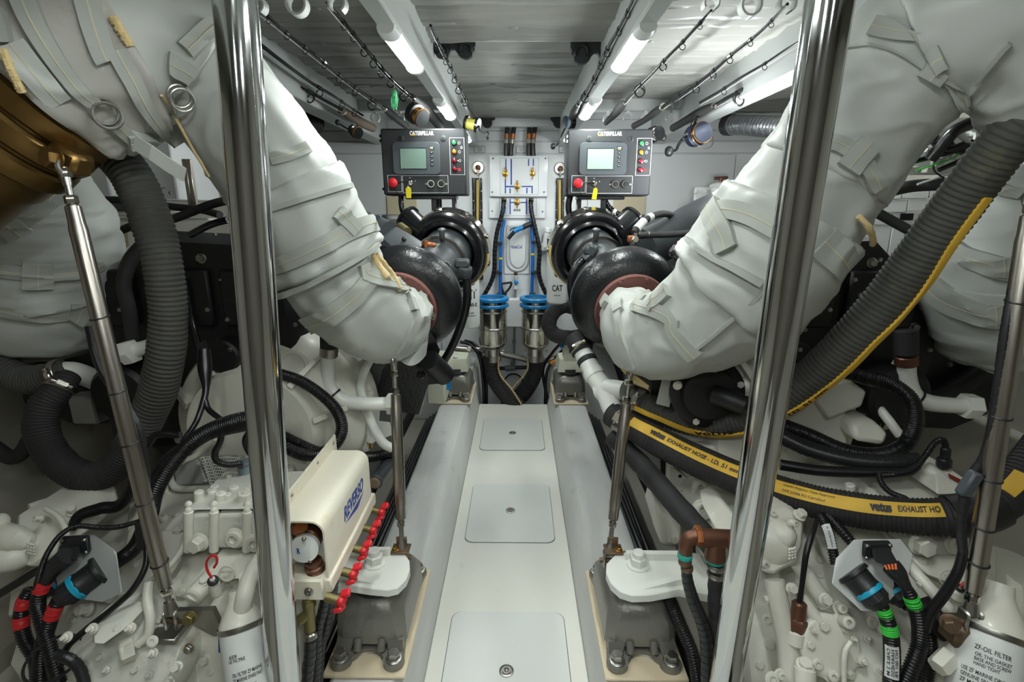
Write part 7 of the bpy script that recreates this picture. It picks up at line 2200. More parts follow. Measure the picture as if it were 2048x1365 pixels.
# dipstick and filter
t = thing('dipstick', 'oil dipstick with red wire loop half hidden by the long right rod', 'dipstick', P(1920, 1200, 0.85), 'gearbox dipsticks')
pcyl(t, 'holder', (1916, 1200, 0.85), (1919, 1180, 0.85), 12, 'gear')
MB().torus(P(1920, 1177, 0.845), (0, -.5, .8), pr(12, P(1920, 1177, .85)), pr(6, P(1920, 1177, .85)), 20, 10).build('cap', 'black_plastic', parent=t)
MB().pipe([P(1921, 1174, .84), P(1932, 1166, .84), P(1952, 1162, .84), P(1962, 1180, .84), P(1952, 1194, .84)], pr(6, P(1930, 1166, .84)), 24, 8).build('red_loop', 'red_tape', parent=t)
oil_filter('large white oil filter canister at the lower right corner', (1985, 1262, 0.80), (1962, 1420, 0.74), 58,
           [('ZF-OIL FILTER', 0.032, 0.008, 0.05, -0.02), ('OIL THE GASKET', 0.045, 0.006, 0.05, -0.018), ('BASE AND SCREW', 0.053, 0.006, 0.05, -0.018), ('HAND TIGHT', 0.061, 0.006, 0.035, -0.018), ('USE ZF MARINE ORIGINAL', 0.075, 0.007, 0.075, -0.035), ('GENUINE SPARE PART', 0.085, 0.007, 0.065, -0.035), ('ZF MARINE', 0.095, 0.007, 0.04, -0.035)],
           [(1985, 1245, 0.80), (1975, 1215, 0.82), (1965, 1185, 0.86), (1960, 1150, 0.92)])
# connector plate
t = thing('connector_bracket', 'pale eight-sided plate with black plugs and cyan rings on the right gearbox', 'bracket', P(1740, 1230, 0.85), 'connector plates')
poly = [(1674, 1122), (1710, 1084), (1742, 1083), (1768, 1083), (1803, 1083), (1825, 1110), (1815, 1160), (1760, 1225), (1722, 1222), (1666, 1170)]
q = [P(x, y, 0.93 - (y - 1084) * 0.0006) for x, y in poly]
MB().hull(q + [p + V((0, 0.004, 0.002)) for p in q]).build('plate', 'plate_pale', parent=t)
flange_plug(t, [(1730, 1090, 0.905), (1784, 1089, 0.905), (1784, 1114, 0.895), (1728, 1119, 0.895)], 0,
            [(1742, 1096, 0.90), (1778, 1094, 0.90), (1796, 1126, 0.86), (1772, 1134, 0.855), (1746, 1122, 0.87), (1750, 1098, 0.92), (1790, 1125, 0.89)],
            [(1782, 1132, 0.858, 36), (1794, 1146, 0.85, 34), (1806, 1164, 0.845, 24), (1815, 1180, 0.84, 20)])
for k in range(4):
    MB().pipe([P(1770 + 7 * k, 1131 - k, 0.845), P(1774 + 6 * k, 1140, 0.838)], 0.002, 4, 6).build('pin_wire', 'wire_orange', parent=t)
round_plug(t, ((1703, 1143, 0.885), (1766, 1214, 0.835), 52), 0)
round_plug(t, ((1764, 1150, 0.91), (1812, 1212, 0.86), 42), 0)
loom('corrugated_loom', 'black loom with two green bands and a paper label, right gearbox', [(1762, 1208, 0.835, 22), (1770, 1228, 0.83, 25), (1780, 1262, 0.82, 27), (1784, 1310, 0.81, 28), (1782, 1385, 0.79, 29)], tapes=((0.05, 0.16, 'green_tape'), (0.24, 0.35, 'green_tape')), tag_=(0.45, 0.82, (('CABLE 2 M', 0.35), ('HARNESS', -0.1), ('NO 001 FB', -0.5))))
loom('corrugated_loom', 'black loom with one green band curving down from the rectangular plug, right gearbox', [(1814, 1178, 0.84, 20), (1824, 1200, 0.835, 26), (1838, 1240, 0.825, 28), (1840, 1285, 0.815, 28), (1826, 1330, 0.80, 28), (1804, 1385, 0.79, 29)], tapes=((0.08, 0.18, 'green_tape'),))
loom('corrugated_loom', 'rear black loom with a green band behind the other two, right gearbox', [(1808, 1210, 0.865, 20), (1838, 1220, 0.86, 20), (1856, 1260, 0.85, 22), (1860, 1310, 0.84, 24), (1845, 1385, 0.82, 26)], tapes=((0.2, 0.32, 'green_tape'),))
loom('corrugated_loom', 'black loom with a white label rising behind the right connector plate', [(1672, 1130, 0.95, 20), (1664, 1095, 0.97, 18), (1655, 1060, 0.99, 18), (1640, 1030, 1.02, 18)], tag_=(0.3, 0.75, (('HARNESS A', 0.1),)))
loom('corrugated_loom', 'second black loom rising behind the right connector plate', [(1712, 1095, 0.95, 18), (1690, 1070, 0.97, 20), (1668, 1045, 1.0, 20), (1650, 1025, 1.03, 20)])
loom('spiral_cable', 'spiral-wrapped black cable strapped along the long right rod', [(2042, 480, 0.9, 17), (2034, 540, 0.89, 17), (2022, 600, 0.88, 17), (2010, 670, 0.87, 17), (1998, 760, 0.86, 17), (1985, 850, 0.85, 17), (1968, 915, 0.85, 17), (1942, 955, 0.85, 18), (1930, 990, 0.84, 18), (1922, 1050, 0.83, 17), (1926, 1110, 0.82, 16)], spiral=True)
m = MB(); m.box(P(1938, 968, 0.84), (0.022, 0.02, 0.05), Matrix.Rotation(0.35, 3, 'Y'), 0.004)
m.build('inline_connector', 'panel_grey', label='dark grey inline connector on the cable by the long right rod', cat='connector')
loom('thin_loom', 'black flat cable slanting from the long right rod to the loom bundle', [(1926, 1105, 0.82, 17), (1915, 1145, 0.82, 19), (1888, 1190, 0.82, 20), (1862, 1225, 0.82, 20), (1850, 1260, 0.815, 20)], amp=0)

# ---------------- bronze manifold with two hoses
t = thing('bronze_manifold', 'bronze pipe elbow and tee with green sealant beside the right stanchion', 'pipe fitting', P(1400, 1130, 1.0))
ptube(t, 'elbow', [(1371, 1112, 1.0, 26), (1371, 1092, 1.0, 27), (1378, 1078, 1.0, 28), (1396, 1071, 1.0, 28)], 'bronze', 22, 24)
m = MB(); m.hexn(P(1390, 1072, 1.0), (1, 0, 0), 0.023, 0.014); m.build('hex_union', 'copper', parent=t)
ptube(t, 'tee_run', [(1400, 1076, 1.0, 36), (1440, 1078, 1.0, 37), (1500, 1081, 1.0, 37)], 'bronze', 24, 10)
ptube(t, 'tee_leg', [(1432, 1080, 1.0, 36), (1431, 1100, 1.0, 38), (1430, 1116, 1.0, 42)], 'bronze', 24, 10)
for (x, y, r_, mt, nm) in ((1370, 1112, 14.5, 'teal_seal', 'sealant'), (1430, 1118, 20, 'teal_seal', 'sealant'), (1370, 1124, 13, 'rusty', 'clamp'), (1374, 1137, 12, 'rusty', 'clamp'), (1431, 1132, 19, 'steel', 'clamp'), (1432, 1149, 18, 'steel', 'clamp')):
    c = P(x, y, 1.0)
    MB().lathe(c - V((0, 0, 0.007)), (0, 0, 1), [(pr(2 * r_, c) * 0.9, 0), (pr(2 * r_, c), 0.003), (pr(2 * r_, c), 0.011), (pr(2 * r_, c) * 0.9, 0.014)], 26).build(nm, mt, parent=t)
loom('spiral_hose', 'spiral-wrapped black hose below the bronze elbow', [(1372, 1135, 1.0, 19), (1376, 1165, 0.995, 21), (1388, 1205, 0.985, 23), (1404, 1245, 0.975, 24), (1414, 1290, 0.965, 25), (1416, 1390, 0.94, 25)], spiral=True)
sp, h = hose([(1432, 1150, 1.0, 32), (1433, 1200, 0.99, 33), (1434, 1260, 0.98, 34), (1430, 1400, 0.95, 35)], 'thick black hose below the bronze tee', 'rubber', 0.02, 0.0)
sp, h = hose([(1222, 872, 1.5, 36), (1258, 905, 1.45, 38), (1310, 960, 1.34, 42), (1360, 1018, 1.24, 45), (1405, 1068, 1.16, 46), (1430, 1100, 1.12, 46)], 'smooth black pipe slanting under the lettered hose', 'rubber', 0.02, 0.0)
loom('thin_loom', 'black cable dropping beside the right bed near the mount', [(1335, 1190, 1.15, 26), (1360, 1250, 1.1, 26), (1385, 1310, 1.05, 26), (1400, 1390, 1.0, 26)], amp=0.0006)
# ---------------- looms and white tubes above the lettered hose
loom('corrugated_loom', 'thick black loom swinging in a wide loop, right side', [(1560, 850, 1.28, 30), (1620, 872, 1.25, 28), (1690, 902, 1.22, 28), (1760, 910, 1.2, 28), (1810, 890, 1.2, 30), (1830, 845, 1.2, 30), (1822, 800, 1.22, 28), (1785, 770, 1.25, 28), (1740, 758, 1.28, 30), (1690, 745, 1.32, 26)], pitch=0.005)
loom('spiral_hose', 'spiral-wrapped black hose lying below the looped loom, right side', [(1560, 872, 1.24, 30), (1620, 900, 1.2, 30), (1700, 920, 1.16, 31), (1780, 926, 1.13, 31), (1838, 920, 1.12, 26)], spiral=True)
loom('thin_loom', 'taped black harness under the spiral hose, right side', [(1560, 930, 1.18, 22), (1640, 942, 1.15, 22), (1740, 946, 1.12, 22), (1810, 945, 1.1, 20), (1836, 932, 1.1, 16)], amp=0)
loom('thin_loom', 'thin ribbed cable hooking over to the black sensor plug', [(1760, 952, 1.1, 12), (1820, 945, 1.1, 12), (1848, 915, 1.1, 12), (1868, 888, 1.1, 12), (1884, 880, 1.1, 12), (1892, 892, 1.1, 12)], pitch=0.004, amp=0.0006)
loom('thin_loom', 'thin ribbed cable dropping behind the lettered hose', [(1758, 945, 1.09, 11), (1762, 965, 1.08, 11), (1780, 985, 1.07, 11), (1812, 998, 1.06, 11)], pitch=0.004, amp=0.0006)
t = thing('speed_sensor', 'black sensor plug on a white stub behind the lettered hose', 'sensor', P(1870, 970, 1.1))
pcyl(t, 'plug', (1892, 895, 1.1), (1890, 918, 1.1), 9, 'black_plastic'); pcyl(t, 'plug_base', (1889, 916, 1.1), (1887, 936, 1.1), 13, 'black_plastic', seg=8)
ptube(t, 'stub', [(1850, 935, 1.12, 26), (1868, 950, 1.1, 30), (1890, 968, 1.08, 30)], 'gear', 18, 10)
cast(t, 'stub_block', [(1872, 952, 1.08), (1900, 938, 1.1), (1935, 962, 1.08), (1925, 990, 1.04), (1874, 990, 1.05)], 0.08, 'gear', 0.003)
cast(t, 'red_paint_patch', [(1898, 948, 1.08), (1926, 962, 1.07), (1920, 968, 1.06), (1900, 956, 1.07)], 0.004, 'oxide_red', 0.001)
cast(G2, 'top_deck', [(1640, 960, 1.25), (1760, 975, 1.2), (1860, 975, 1.15), (1900, 1010, 1.1), (1900, 1050, 1.05), (1640, 1040, 1.12)], 0.1, 'gear', 0.008)
for x, y in ((1700, 975), (1815, 985), (1862, 975), (1740, 990), (1840, 1000)):
    pcyl(G2, 'cover_boss', (x, y + 6, 1.12), (x, y - 6, 1.12), 9, bev=0.002)
t = thing('coolant_tube', 'white elbow tube with large hex nut right of the looped loom', 'tube', P(1900, 812, 1.3))
sp = ptube(t, 'tube', [(1813, 718, 1.32, 32), (1815, 760, 1.32, 33), (1828, 792, 1.31, 34), (1858, 806, 1.3, 33), (1900, 811, 1.3, 31), (1930, 812, 1.3, 30)], 'white_paint', 20, 40)
m = MB(); m.hexn(P(1925, 812, 1.3), (1, 0, -.05), 0.034, 0.04); m.build('union_nut', 'white_paint', parent=t)
MB().ring(sp.at(0.02)[0], sp.at(0.02)[1], 0.027, 0.018, 0.028, 24, b=0.003).build('hose_clamp', 'bronze', parent=t)
pcyl(t, 'rubber_sleeve', (1812, 660, 1.33), (1813, 712, 1.32), 21, 'rubber')
MB().ring(sp.at(0.48)[0], sp.at(0.48)[1], 0.025, 0.02, 0.006, 20).build('cable_tie', 'black_plastic', parent=t)
t = thing('drain_tube', 'thin white tube crossing inside the looped loom, right side', 'tube', P(1800, 870, 1.3))
ptube(t, 'tube', [(1795, 725, 1.38, 17), (1775, 755, 1.36, 17), (1752, 790, 1.34, 17), (1758, 815, 1.33, 17), (1780, 845, 1.3, 18), (1800, 872, 1.28, 18)], 'white_paint', 18, 40)
cast(None, 'housing_bracket', [(1640, 765, 1.33), (1700, 760, 1.33), (1735, 785, 1.32), (1725, 815, 1.3), (1660, 840, 1.3), (1630, 800, 1.32)], 0.06, 'gear', 0.008, label='pale ear of the bell housing beside the looped loom', cat='bracket')
cast(None, 'filler_boss', [(1700, 842, 1.3), (1745, 838, 1.3), (1780, 868, 1.28), (1770, 895, 1.26), (1710, 885, 1.27)], 0.08, 'gear', 0.015, label='pale filler boss inside the looped loom', cat='boss')
# black sensor elbow and pump gear in front of right flywheel housing
t = thing('raw_water_pump', 'black pump with round flange in front of the right bell housing', 'pump', P(1440, 800, 1.3))
c = P(1415, 785, 1.34)
MB().lathe(c, (-.1, -1, .1), [(0.10, -0.04), (0.10, 0.0), (0.09, 0.004), (0.075, 0.004), (0.07, 0.03), (0.05, 0.035), (0, 0.035)], 36).build('pump_body', 'black_engine', parent=t)
for a in (0.3, 1.7, 2.9, 4.4, 5.5):
    inst('bolt', 'bolt', c + V((0.088 * math.cos(a), -0.004, 0.088 * math.sin(a))), (0, -1, 0), 0.010, 0.01, 'gear', t)
ptube(t, 'outlet', [(1430, 790, 1.3, 40), (1460, 800, 1.27, 40), (1490, 812, 1.25, 40)], 'black_engine', 18, 10)
# ================================================================ FISHING RODS UNDER THE DECKHEAD
def rod(lab, pix, z0, z1, r0, r1, guides, grip=None, gripmat='rubber', hang=1.0):
    n = len(pix)
    pts = []
    for i, (x, y) in enumerate(pix):
        z = z0 + (z1 - z0) * i / (n - 1)
        p = PZ(x, y, z)
        pts.append(tuple(p) + (r0 + (r1 - r0) * i / (n - 1),))
    sp = Spine(pts, 60)
    t = thing('fishing_rod', lab, 'fishing rod', sp.p[-1], 'fishing rods under the deckhead')
    MB().tube(sp, 10).build('blank', 'black_gloss', parent=t)
    for gx, gy, rpx, big in guides:
        i = min(range(sp.n), key=lambda k: (proj(sp.p[k])[0] - gx) ** 2 + (proj(sp.p[k])[1] - gy) ** 2)
        p = sp.p[i]
        r = pr(2 * rpx, p)
        # ring hangs under the blank, its plane across the rod
        c = PZ(gx, gy, p.z - r * 1.0)
        c = p + V((0, 0, -r * 1.5)) * hang
        T = sp.T[i]
        m = MB(); m.torus(c, T, r, r * 0.16, 22, 6)
        if big:
            m.torus(c + V((0, 0, r * 0.4)) + T * r * 0.25, T, r * 1.25, r * 0.12, 22, 6)
        s = T.cross(V((0, 0, 1))).normalized()
        for q in (-1, 1):
            m.pipe([p + T * r * 0.9, c + s * q * r * 0.9 + V((0, 0, r * 0.3))], r * 0.1, 3, 6)
        m.cyl(p - T * r * 0.9, p + T * r * 1.1, sp.r[i] * 1.35, seg=8)
        m.build('line_guide', 'black_gloss' if not big else 'black_plastic', parent=t)
    # thin line under the guides
    ln = Spine([tuple(sp.at(u)[0] + V((0, 0, -0.012))) + (0.0007,) for u in (0, .25, .5, .75, 1)], 16)
    MB().tube(ln, 5).build('fishing_line', 'label_paper', parent=t)
    if grip:
        g = []
        for k, (x, y, w_) in enumerate(grip):
            p = PZ(x, y, z1 - 0.004 * k)
            g.append(tuple(p) + (pr(w_, p),))
        MB().tube(Spine(g, 24), 16).build('grip', gripmat, parent=t)
        a = V(g[0][:3]); b = V(g[1][:3])
        MB().cyl(a - (b - a).normalized() * 0.006, a + (b - a).normalized() * 0.012, g[0][3] * 1.12, seg=14).build('winding_check', 'polished', parent=t)
    return sp, t
def spin_reel(par, c, r, d, mats=('black_gloss', 'gold'), arm=None, knob=None):
    d = V(d).normalized()
    m = MB(); m.lathe(c, d, [(r * 0.5, -r * 1.1), (r, -r * 0.9), (r * 1.05, -r * 0.2), (r * 0.8, -r * 0.1), (r * 0.78, r * 0.5), (r * 0.95, r * 0.55), (r * 0.9, r * 0.75), (0, r * 0.8)], 28)
    o = m.build('reel_body', mats[0], parent=par)
    MB().ring(c + d * r * 0.6, d, r * 0.98, r * 0.7, r * 0.14, 28, b=r * 0.03).build('spool_rim', mats[1], parent=o)
    MB().lathe(c + d * r * 0.15, d, [(r * 0.83, -r * 0.2), (r * 0.83, r * 0.3)], 28).build('wound_line', 'label_paper' if mats[1] != 'gold' else 'gold', parent=o)
    if arm:
        MB().pipe(arm, r * 0.13, 20, 8).build('crank', 'black_gloss', parent=o)
    if knob:
        MB().ell(knob, (r * 0.42, r * 0.3, r * 0.48)).build('crank_knob', 'black_plastic', parent=o)
    return o
Z0, Z1 = 1.82, 1.745
rod('black fishing rod hanging second from the left beam, its tip near the left stanchion', [(515, 18), (536, 33), (574, 67), (610, 95), (644, 120), (677, 149), (708, 174), (741, 197), (772, 220)], Z0, Z1, 0.004, 0.007,
    [(536, 33, 5, 0), (574, 67, 5, 0), (610, 98, 5, 0), (644, 124, 5, 0), (677, 152, 6, 0), (708, 178, 6, 0), (741, 205, 8, 1)], [(768, 216, 10), (782, 228, 15), (795, 239, 14), (812, 252, 12)])
sp, t = rod('fishing rod nearest the left beam, with a green lure on its line', [(654, 5), (681, 36), (708, 69), (741, 110), (774, 149), (805, 179), (828, 197)], Z0, Z1, 0.004, 0.008,
    [(681, 46, 6, 0), (702, 74, 6, 0), (719, 98, 7, 0), (740, 119, 7, 0), (757, 140, 7, 0), (775, 160, 7, 0), (801, 186, 8, 1)], [(824, 194, 12), (842, 210, 18), (858, 226, 20), (880, 252, 18)])
c = PZ(836, 231, 1.68)
spin_reel(t, c, 0.040, (0.75, -.5, -.5), ('black_plastic', 'gold'))
t2 = thing('squid_lure', 'pale green squid lure dangling from the rod nearest the left beam', 'lure', PZ(789, 205, 1.70))
a = PZ(788, 160, 1.76)
b = P(789, 182, a.y)
MB().pipe([a, b], 0.0012, 4, 6).build('leader', 'label_paper', parent=t2)
MB().ell(P(789, 188, a.y), (0.010, 0.010, 0.016)).build('lure_head', 'green_lure', parent=t2)
for k in range(9):
    dx = (k - 4) * 1.5
    MB().pipe([P(789 + dx * 0.4, 188, a.y), P(789 + dx * 1.1, 198, a.y + 0.01 * math.sin(k)), P(788.5 + dx * 0.9, 208, a.y), P(789 + dx * 0.8 + (k % 3) - 1, 214 + (k % 4) * 2, a.y)], 0.0022, 10, 6).build('tentacle', 'green_lure', parent=t2)
rod('third fishing rod from the left beam, with camouflage tip', [(523, 91), (564, 123), (620, 164), (664, 190), (705, 218), (726, 231)], Z0, Z1, 0.007, 0.005, [(638, 180, 7, 0), (684, 204, 5, 0), (709, 221, 5, 0)])
sp, t = rod('outermost left fishing rod with a cork-brown grip and small reel', [(524, 131), (567, 156), (615, 182), (650, 201), (685, 220)], Z0, Z1, 0.005, 0.007, [(567, 164, 6, 0), (618, 190, 8, 1)], [(684, 220, 16), (705, 234, 18), (725, 246, 18), (746, 256, 16)], 'rod_cork')
c = P(712, 264, PZ(700, 235, 1.72).y)
spin_reel(t, c, 0.028, (0.7, -.5, -.3), ('black_gloss', 'gold'), [c + V((-.01, 0, 0)), P(690, 255, c.y), P(676, 246, c.y)], P(675, 245, c.y))
sp, t = rod('fishing rod inside the left beam, above the left control panel', [(861, 51), (882, 97), (900, 133), (920, 179), (933, 205)], 1.775, 1.74, 0.004, 0.008,
    [(873, 79, 5, 0), (882, 100, 5, 0), (889, 118, 5, 0), (897, 136, 5, 0), (904, 154, 5, 0), (912, 173, 6, 0), (923, 199, 6, 1)], [(931, 202, 10), (940, 217, 15), (949, 233, 14)])
c = P(944, 249, PZ(949, 233, 1.73).y)
m = MB(); d = V((1, -.25, -.25)).normalized()
for s in (-1, 1):
    m.lathe(c + d * s * 0.028, d, [(0.0, -0.006), (0.034, -0.006), (0.034, 0.006), (0.0, 0.006)], 28)
o = m.build('reel_side_plates', 'black_gloss', parent=t)
MB().cyl(c - d * 0.026, c + d * 0.026, 0.026, seg=24).build('spool', 'yellow_line', parent=t)
MB().pipe([c + d * 0.035, P(960, 262, c.y - .02), P(971, 266, c.y - .03)], 0.004, 12, 8).build('crank', 'polished', parent=t)
MB().ell(P(975, 271, c.y - .03), (0.008, 0.008, 0.02)).build('crank_knob', 'black_plastic', parent=t)
# ---------------- right side
rod('fishing rod nearest the right beam on its outboard side', [(1423, 21), (1400, 46), (1364, 85), (1331, 118), (1300, 151), (1272, 179), (1249, 205)], Z0, Z1, 0.004, 0.006,
    [(1404, 52, 5, 0), (1369, 90, 6, 0), (1335, 130, 7, 0), (1290, 180, 9, 1)], [(1251, 203, 9), (1240, 215, 18), (1228, 230, 14), (1212, 246, 10)])
sp, t = rod('second fishing rod outboard of the right beam, with a weed tangled in a guide', [(1575, 8), (1520, 64), (1462, 110), (1431, 138), (1395, 167), (1359, 192), (1323, 215)], Z0, Z1, 0.004, 0.008,
    [(1545, 45, 5, 0), (1501, 83, 5, 0), (1464, 114, 6, 0), (1431, 143, 6, 0), (1396, 172, 7, 0), (1360, 202, 10, 1)], [(1326, 213, 12), (1310, 225, 15), (1290, 240, 12), (1268, 252, 12)])
c = P(1312, 268, PZ(1295, 240, 1.70).y)
spin_reel(t, c, 0.034, (0.5, -1, 0), ('black_gloss', 'polished'), [c + V((0, .02, -.02)), P(1300, 288, c.y), P(1325, 275, c.y)], P(1327, 275, c.y))
sp, t = rod('outermost right fishing rod with a large blue spinning reel', [(1760, 20), (1702, 56), (1600, 115), (1520, 164), (1487, 179), (1456, 195), (1431, 210)], Z0, Z1, 0.004, 0.009,
    [(1710, 62, 6, 0), (1594, 132, 7, 0), (1544, 162, 8, 1), (1488, 192, 11, 1)], [(1431, 210, 13), (1410, 220, 17), (1392, 229, 17), (1367, 244, 15), (1346, 256, 14)])
c = P(1398, 268, PZ(1392, 229, 1.73).y - 0.02)
spin_reel(t, c, 0.050, (0.25, -1, 0.1), ('blue_reel', 'gold'), [c + V((-.03, .03, .0)), P(1367, 276, c.y), P(1357, 290, c.y), P(1352, 300, c.y), P(1342, 302, c.y)], P(1338, 303, c.y))
MB().pipe([P(1390, 232, c.y + .02), P(1388, 245, c.y + .02), P(1382, 262, c.y + .03)], 0.012, 8, 10).build('reel_stem', 'black_gloss', parent=t)
MB().torus(c + V((0.012, -.02, -.02)), (0.3, -1, .6), 0.055, 0.002, 28, 6).build('bail_wire', 'polished', parent=t)
rod('fishing rod between the second and outermost on the right', [(1610, 76), (1570, 100), (1528, 128), (1480, 156), (1440, 182), (1400, 205)], 1.815, 1.76, 0.003, 0.006, [(1530, 128, 5, 0), (1450, 178, 5, 0)])
sp, t = rod('fishing rod inside the right beam, above the right control panel', [(1275, -20), (1256, 23), (1236, 62), (1218, 92), (1203, 123), (1190, 154), (1172, 185), (1156, 210)], 1.775, 1.74, 0.004, 0.008,
    [(1258, 20, 5, 0), (1238, 60, 5, 0), (1219, 97, 6, 0), (1203, 126, 5, 0), (1189, 155, 5, 0), (1172, 188, 7, 1)], [(1158, 207, 10), (1148, 225, 15), (1142, 242, 12)])
c = P(1137, 245, PZ(1144, 238, 1.73).y)
spin_reel(t, c, 0.030, (-1, -.4, 0), ('black_gloss', 'blue_plastic'), [c, P(1126, 265, c.y - .02), P(1118, 285, c.y - .03), P(1112, 292, c.y - .03)], P(1106, 293, c.y - .03))
# ---------------- clips
def clip(px, py, rpx, Y, lab, grp, tall=False, open_=1.5):
    c = P(px, py, Y)
    r = pr(2 * rpx, c)
    t = thing('rod_clip', lab, 'rod clip', c + V((0, 0, r)), grp)
    m = MB(); dpt = 0.028
    prof = [(r * 0.80, -dpt / 2), (r, -dpt / 2), (r, dpt / 2), (r * 0.80, dpt / 2), (r * 0.80, -dpt / 2)]
    if open_:
        m.lathe(c, (0, -1, 0), prof, 28, cap=False, arc=2 * PI - open_, start=V((math.sin(open_ / 2) * 0.0 + 0.5, 0, -0.85)))
    else:
        m.lathe(c, (0, -1, 0), prof, 32, cap=False)
    m.build('clip_ring', 'filter_white', parent=t)
    ztop = 1.836 if not tall else ZC - 0.005
    MB().box(V((c.x, c.y, (c.z + r * 0.9 + ztop) / 2)), (r * 0.6, dpt * 0.8, max(0.004, ztop - c.z - r * 0.9)), None, 0.001).build('clip_foot', 'filter_white', parent=t)
for i, (x, y) in enumerate(((679, 235), (714, 237), (751, 236), (800, 238))):
    clip(x, y, 9, 3.08, 'white rod clip on the left rear batten, %s from the left' % ('first', 'second', 'third', 'fourth')[i], 'rear rod clips')
for i, (x, y) in enumerate(((1215, 238), (1255, 234), (1291, 237), (1340, 235), (1413, 235))):
    clip(x, y, 9, 3.08, 'white rod clip on the right rear batten, %s from the left' % ('first', 'second', 'third', 'fourth', 'fifth')[i], 'rear rod clips')
for x, y, rp, lab, op in ((595, 10, 21, 'large white pipe ring at the upper left, empty', 0), (676, 8, 18, 'white rod clip at the upper left holding the lure rod', 1.5), (516, 12, 17, 'white rod clip beside the left stanchion top', 1.5),
                      (1421, 8, 16, 'white rod clip at the upper right, nearest the right beam', 1.5), (1500, 12, 21, 'large white pipe ring at the upper right, empty', 0), (1572, 10, 17, 'white rod clip at the upper right holding the second rod', 1.5), (1752, 8, 14, 'white rod clip right of the right stanchion top', 1.5)):
    clip(x, y, rp, 1.42, lab, 'overhead rod clips', True, op)
# ---------------- scrolled black hangers
def hanger(x0, y0, x1, y1, Y, lab, flip):
    a, b = P(x0, y0, Y), P(x1, y1, Y)
    W_, H_ = b.x - a.x, a.z - b.z
    f = lambda u, v: (a.x + W_ * (1 - u if flip else u), a.z - H_ * v)
    # outline of a flat board with two hooked cradles
    out = [(0, 0), (1, 0), (1, .30), (.97, .45), (.99, .55), (.93, .70), (.92, .84), (.80, .99), (.68, .96), (.60, .80), (.56, .62), (.50, .50), (.44, .52), (.40, .66), (.36, .86), (.24, .96), (.10, .88), (.03, .62), (.02, .42), (.06, .30), (0, .12)]
    t = thing('scroll_hanger', lab, 'hanger', (0.5 * (a.x + b.x), Y, a.z), 'scrolled rod hangers')
    MB().prism([f(*p) for p in out], (0, Y, 0), (1, 0, 0), (0, 0, 1), (0, 0.02, 0)).build('board', 'panel_black', parent=t)
    for cx in (.22, .78):
        pts = []
        for k in range(15):
            an = R(-30 + 240 * k / 14)
            x, z = f(cx + 0.13 * math.cos(an), 0.52 - 0.0 + 0.34 * -math.cos(an + PI / 2) * -1 * 0.9)
            pts.append((x, Y - 0.004, z))
        MB().tube(Spine([p + (0.006,) for p in pts], 30), 8).build('cradle_lip', 'black_plastic', parent=t)
hanger(864, 77, 951, 118, 1.90, 'black scrolled rod hanger beside the left beam', False)
hanger(1142, 81, 1237, 128, 1.90, 'black scrolled rod hanger beside the right beam', True)
for x0, x1, lab in ((958, 990, 'small black rod cradle above the left sight gauge'), (1101, 1136, 'small black rod cradle above the right sight gauge')):
    m = MB(); Y = 3.6
    a, b = P(x0, 228, Y), P(x1, 250, Y)
    xm = (a.x + b.x) / 2
    pts = [(a.x, a.z), (b.x, a.z), (b.x, a.z - 0.03)] + [(xm + (b.x - a.x) * 0.32 * math.cos(R(20 - 22 * k)), a.z - 0.05 + 0.035 * math.sin(R(20 - 22 * k))) for k in range(10)] + [(a.x, a.z - 0.03)]
    m.prism(pts, (0, Y, 0), (1, 0, 0), (0, 0, 1), (0, 0.03, 0))
    m.build('rod_cradle', 'panel_black', label=lab, cat='hanger', group='rear rod cradles')
# ---------------- ducts
t = thing('air_duct', 'silver foil flexible duct under the deckhead at the right', 'duct', P(1520, 262, 2.9))
sp = psp([(1458, 250, 3.1, 36), (1500, 251, 2.95, 38), (1560, 255, 2.75, 42), (1640, 258, 2.5, 46), (1720, 262, 2.3, 50)], 160)
MB().tube(sp, 22, mod=ribbed(sp, 0.024, 0.003)).build('foil_wall', 'silver_foil', parent=t)
pcyl(t, 'duct_collar', (1452, 250, 3.12), (1466, 250, 3.07), 20, 'rubber')
t = thing('air_duct', 'dark flexible duct end under the outboard beam at the left', 'duct', P(600, 255, 2.9))
sp = psp([(500, 255, 2.6, 46), (570, 248, 2.8, 42), (634, 246, 3.0, 38)], 80)
MB().tube(sp, 20, mod=ribbed(sp, 0.02, 0.002)).build('duct_wall', 'rubber', parent=t)
# ================================================================ SIDE WALL EQUIPMENT
def pbox(par, nm, x0, y0, x1, y1, Y, dp, mat, bev=0.004, **kw):
    a, b = P(x0, (y0 + y1) / 2, Y), P(x1, (y0 + y1) / 2, Y)
    zt, zb_ = P((x0 + x1) / 2, y0, Y).z, P((x0 + x1) / 2, y1, Y).z
    return MB().bb((a.x, Y, zb_), (b.x, Y + dp, zt), bev).build(nm, mat, parent=par, **kw)
# watermaker cabinet on the left
t = thing('watermaker_cabinet', 'white watermaker cabinet with blue lettering on the left hull side', 'cabinet', P(310, 400, 2.1), 'left wall cabinets')
pbox(t, 'cabinet_body', 262, 250, 345, 401, 2.1, 0.3, 'white_plastic', 0.006)
for x, y, s, wd in ((311, 367, 'Sea', 9), (311, 375, 'Recovery', 19)):
    m = MB(); a = P(x, y + 4, 2.098); b = P(x + wd, y - 2, 2.098); flat_text(m, s, (a.x, 2.0985, a.z), EX, EZ, b.x - a.x, b.z - a.z, 0.01); m.build('lettering', 'print_blue', parent=t)
for x, y in ((340, 386), (275, 386)):
    inst('screw', 'screw', P(x, y, 2.099), FY, 0.006, 0.004, 'steel', t)
t = thing('equipment_box', 'white equipment box behind the top of the long left rod', 'cabinet', P(195, 395, 2.0), 'left wall cabinets')
pbox(t, 'box_body', 165, 300, 214, 394, 2.0, 0.25, 'white_plastic', 0.006)
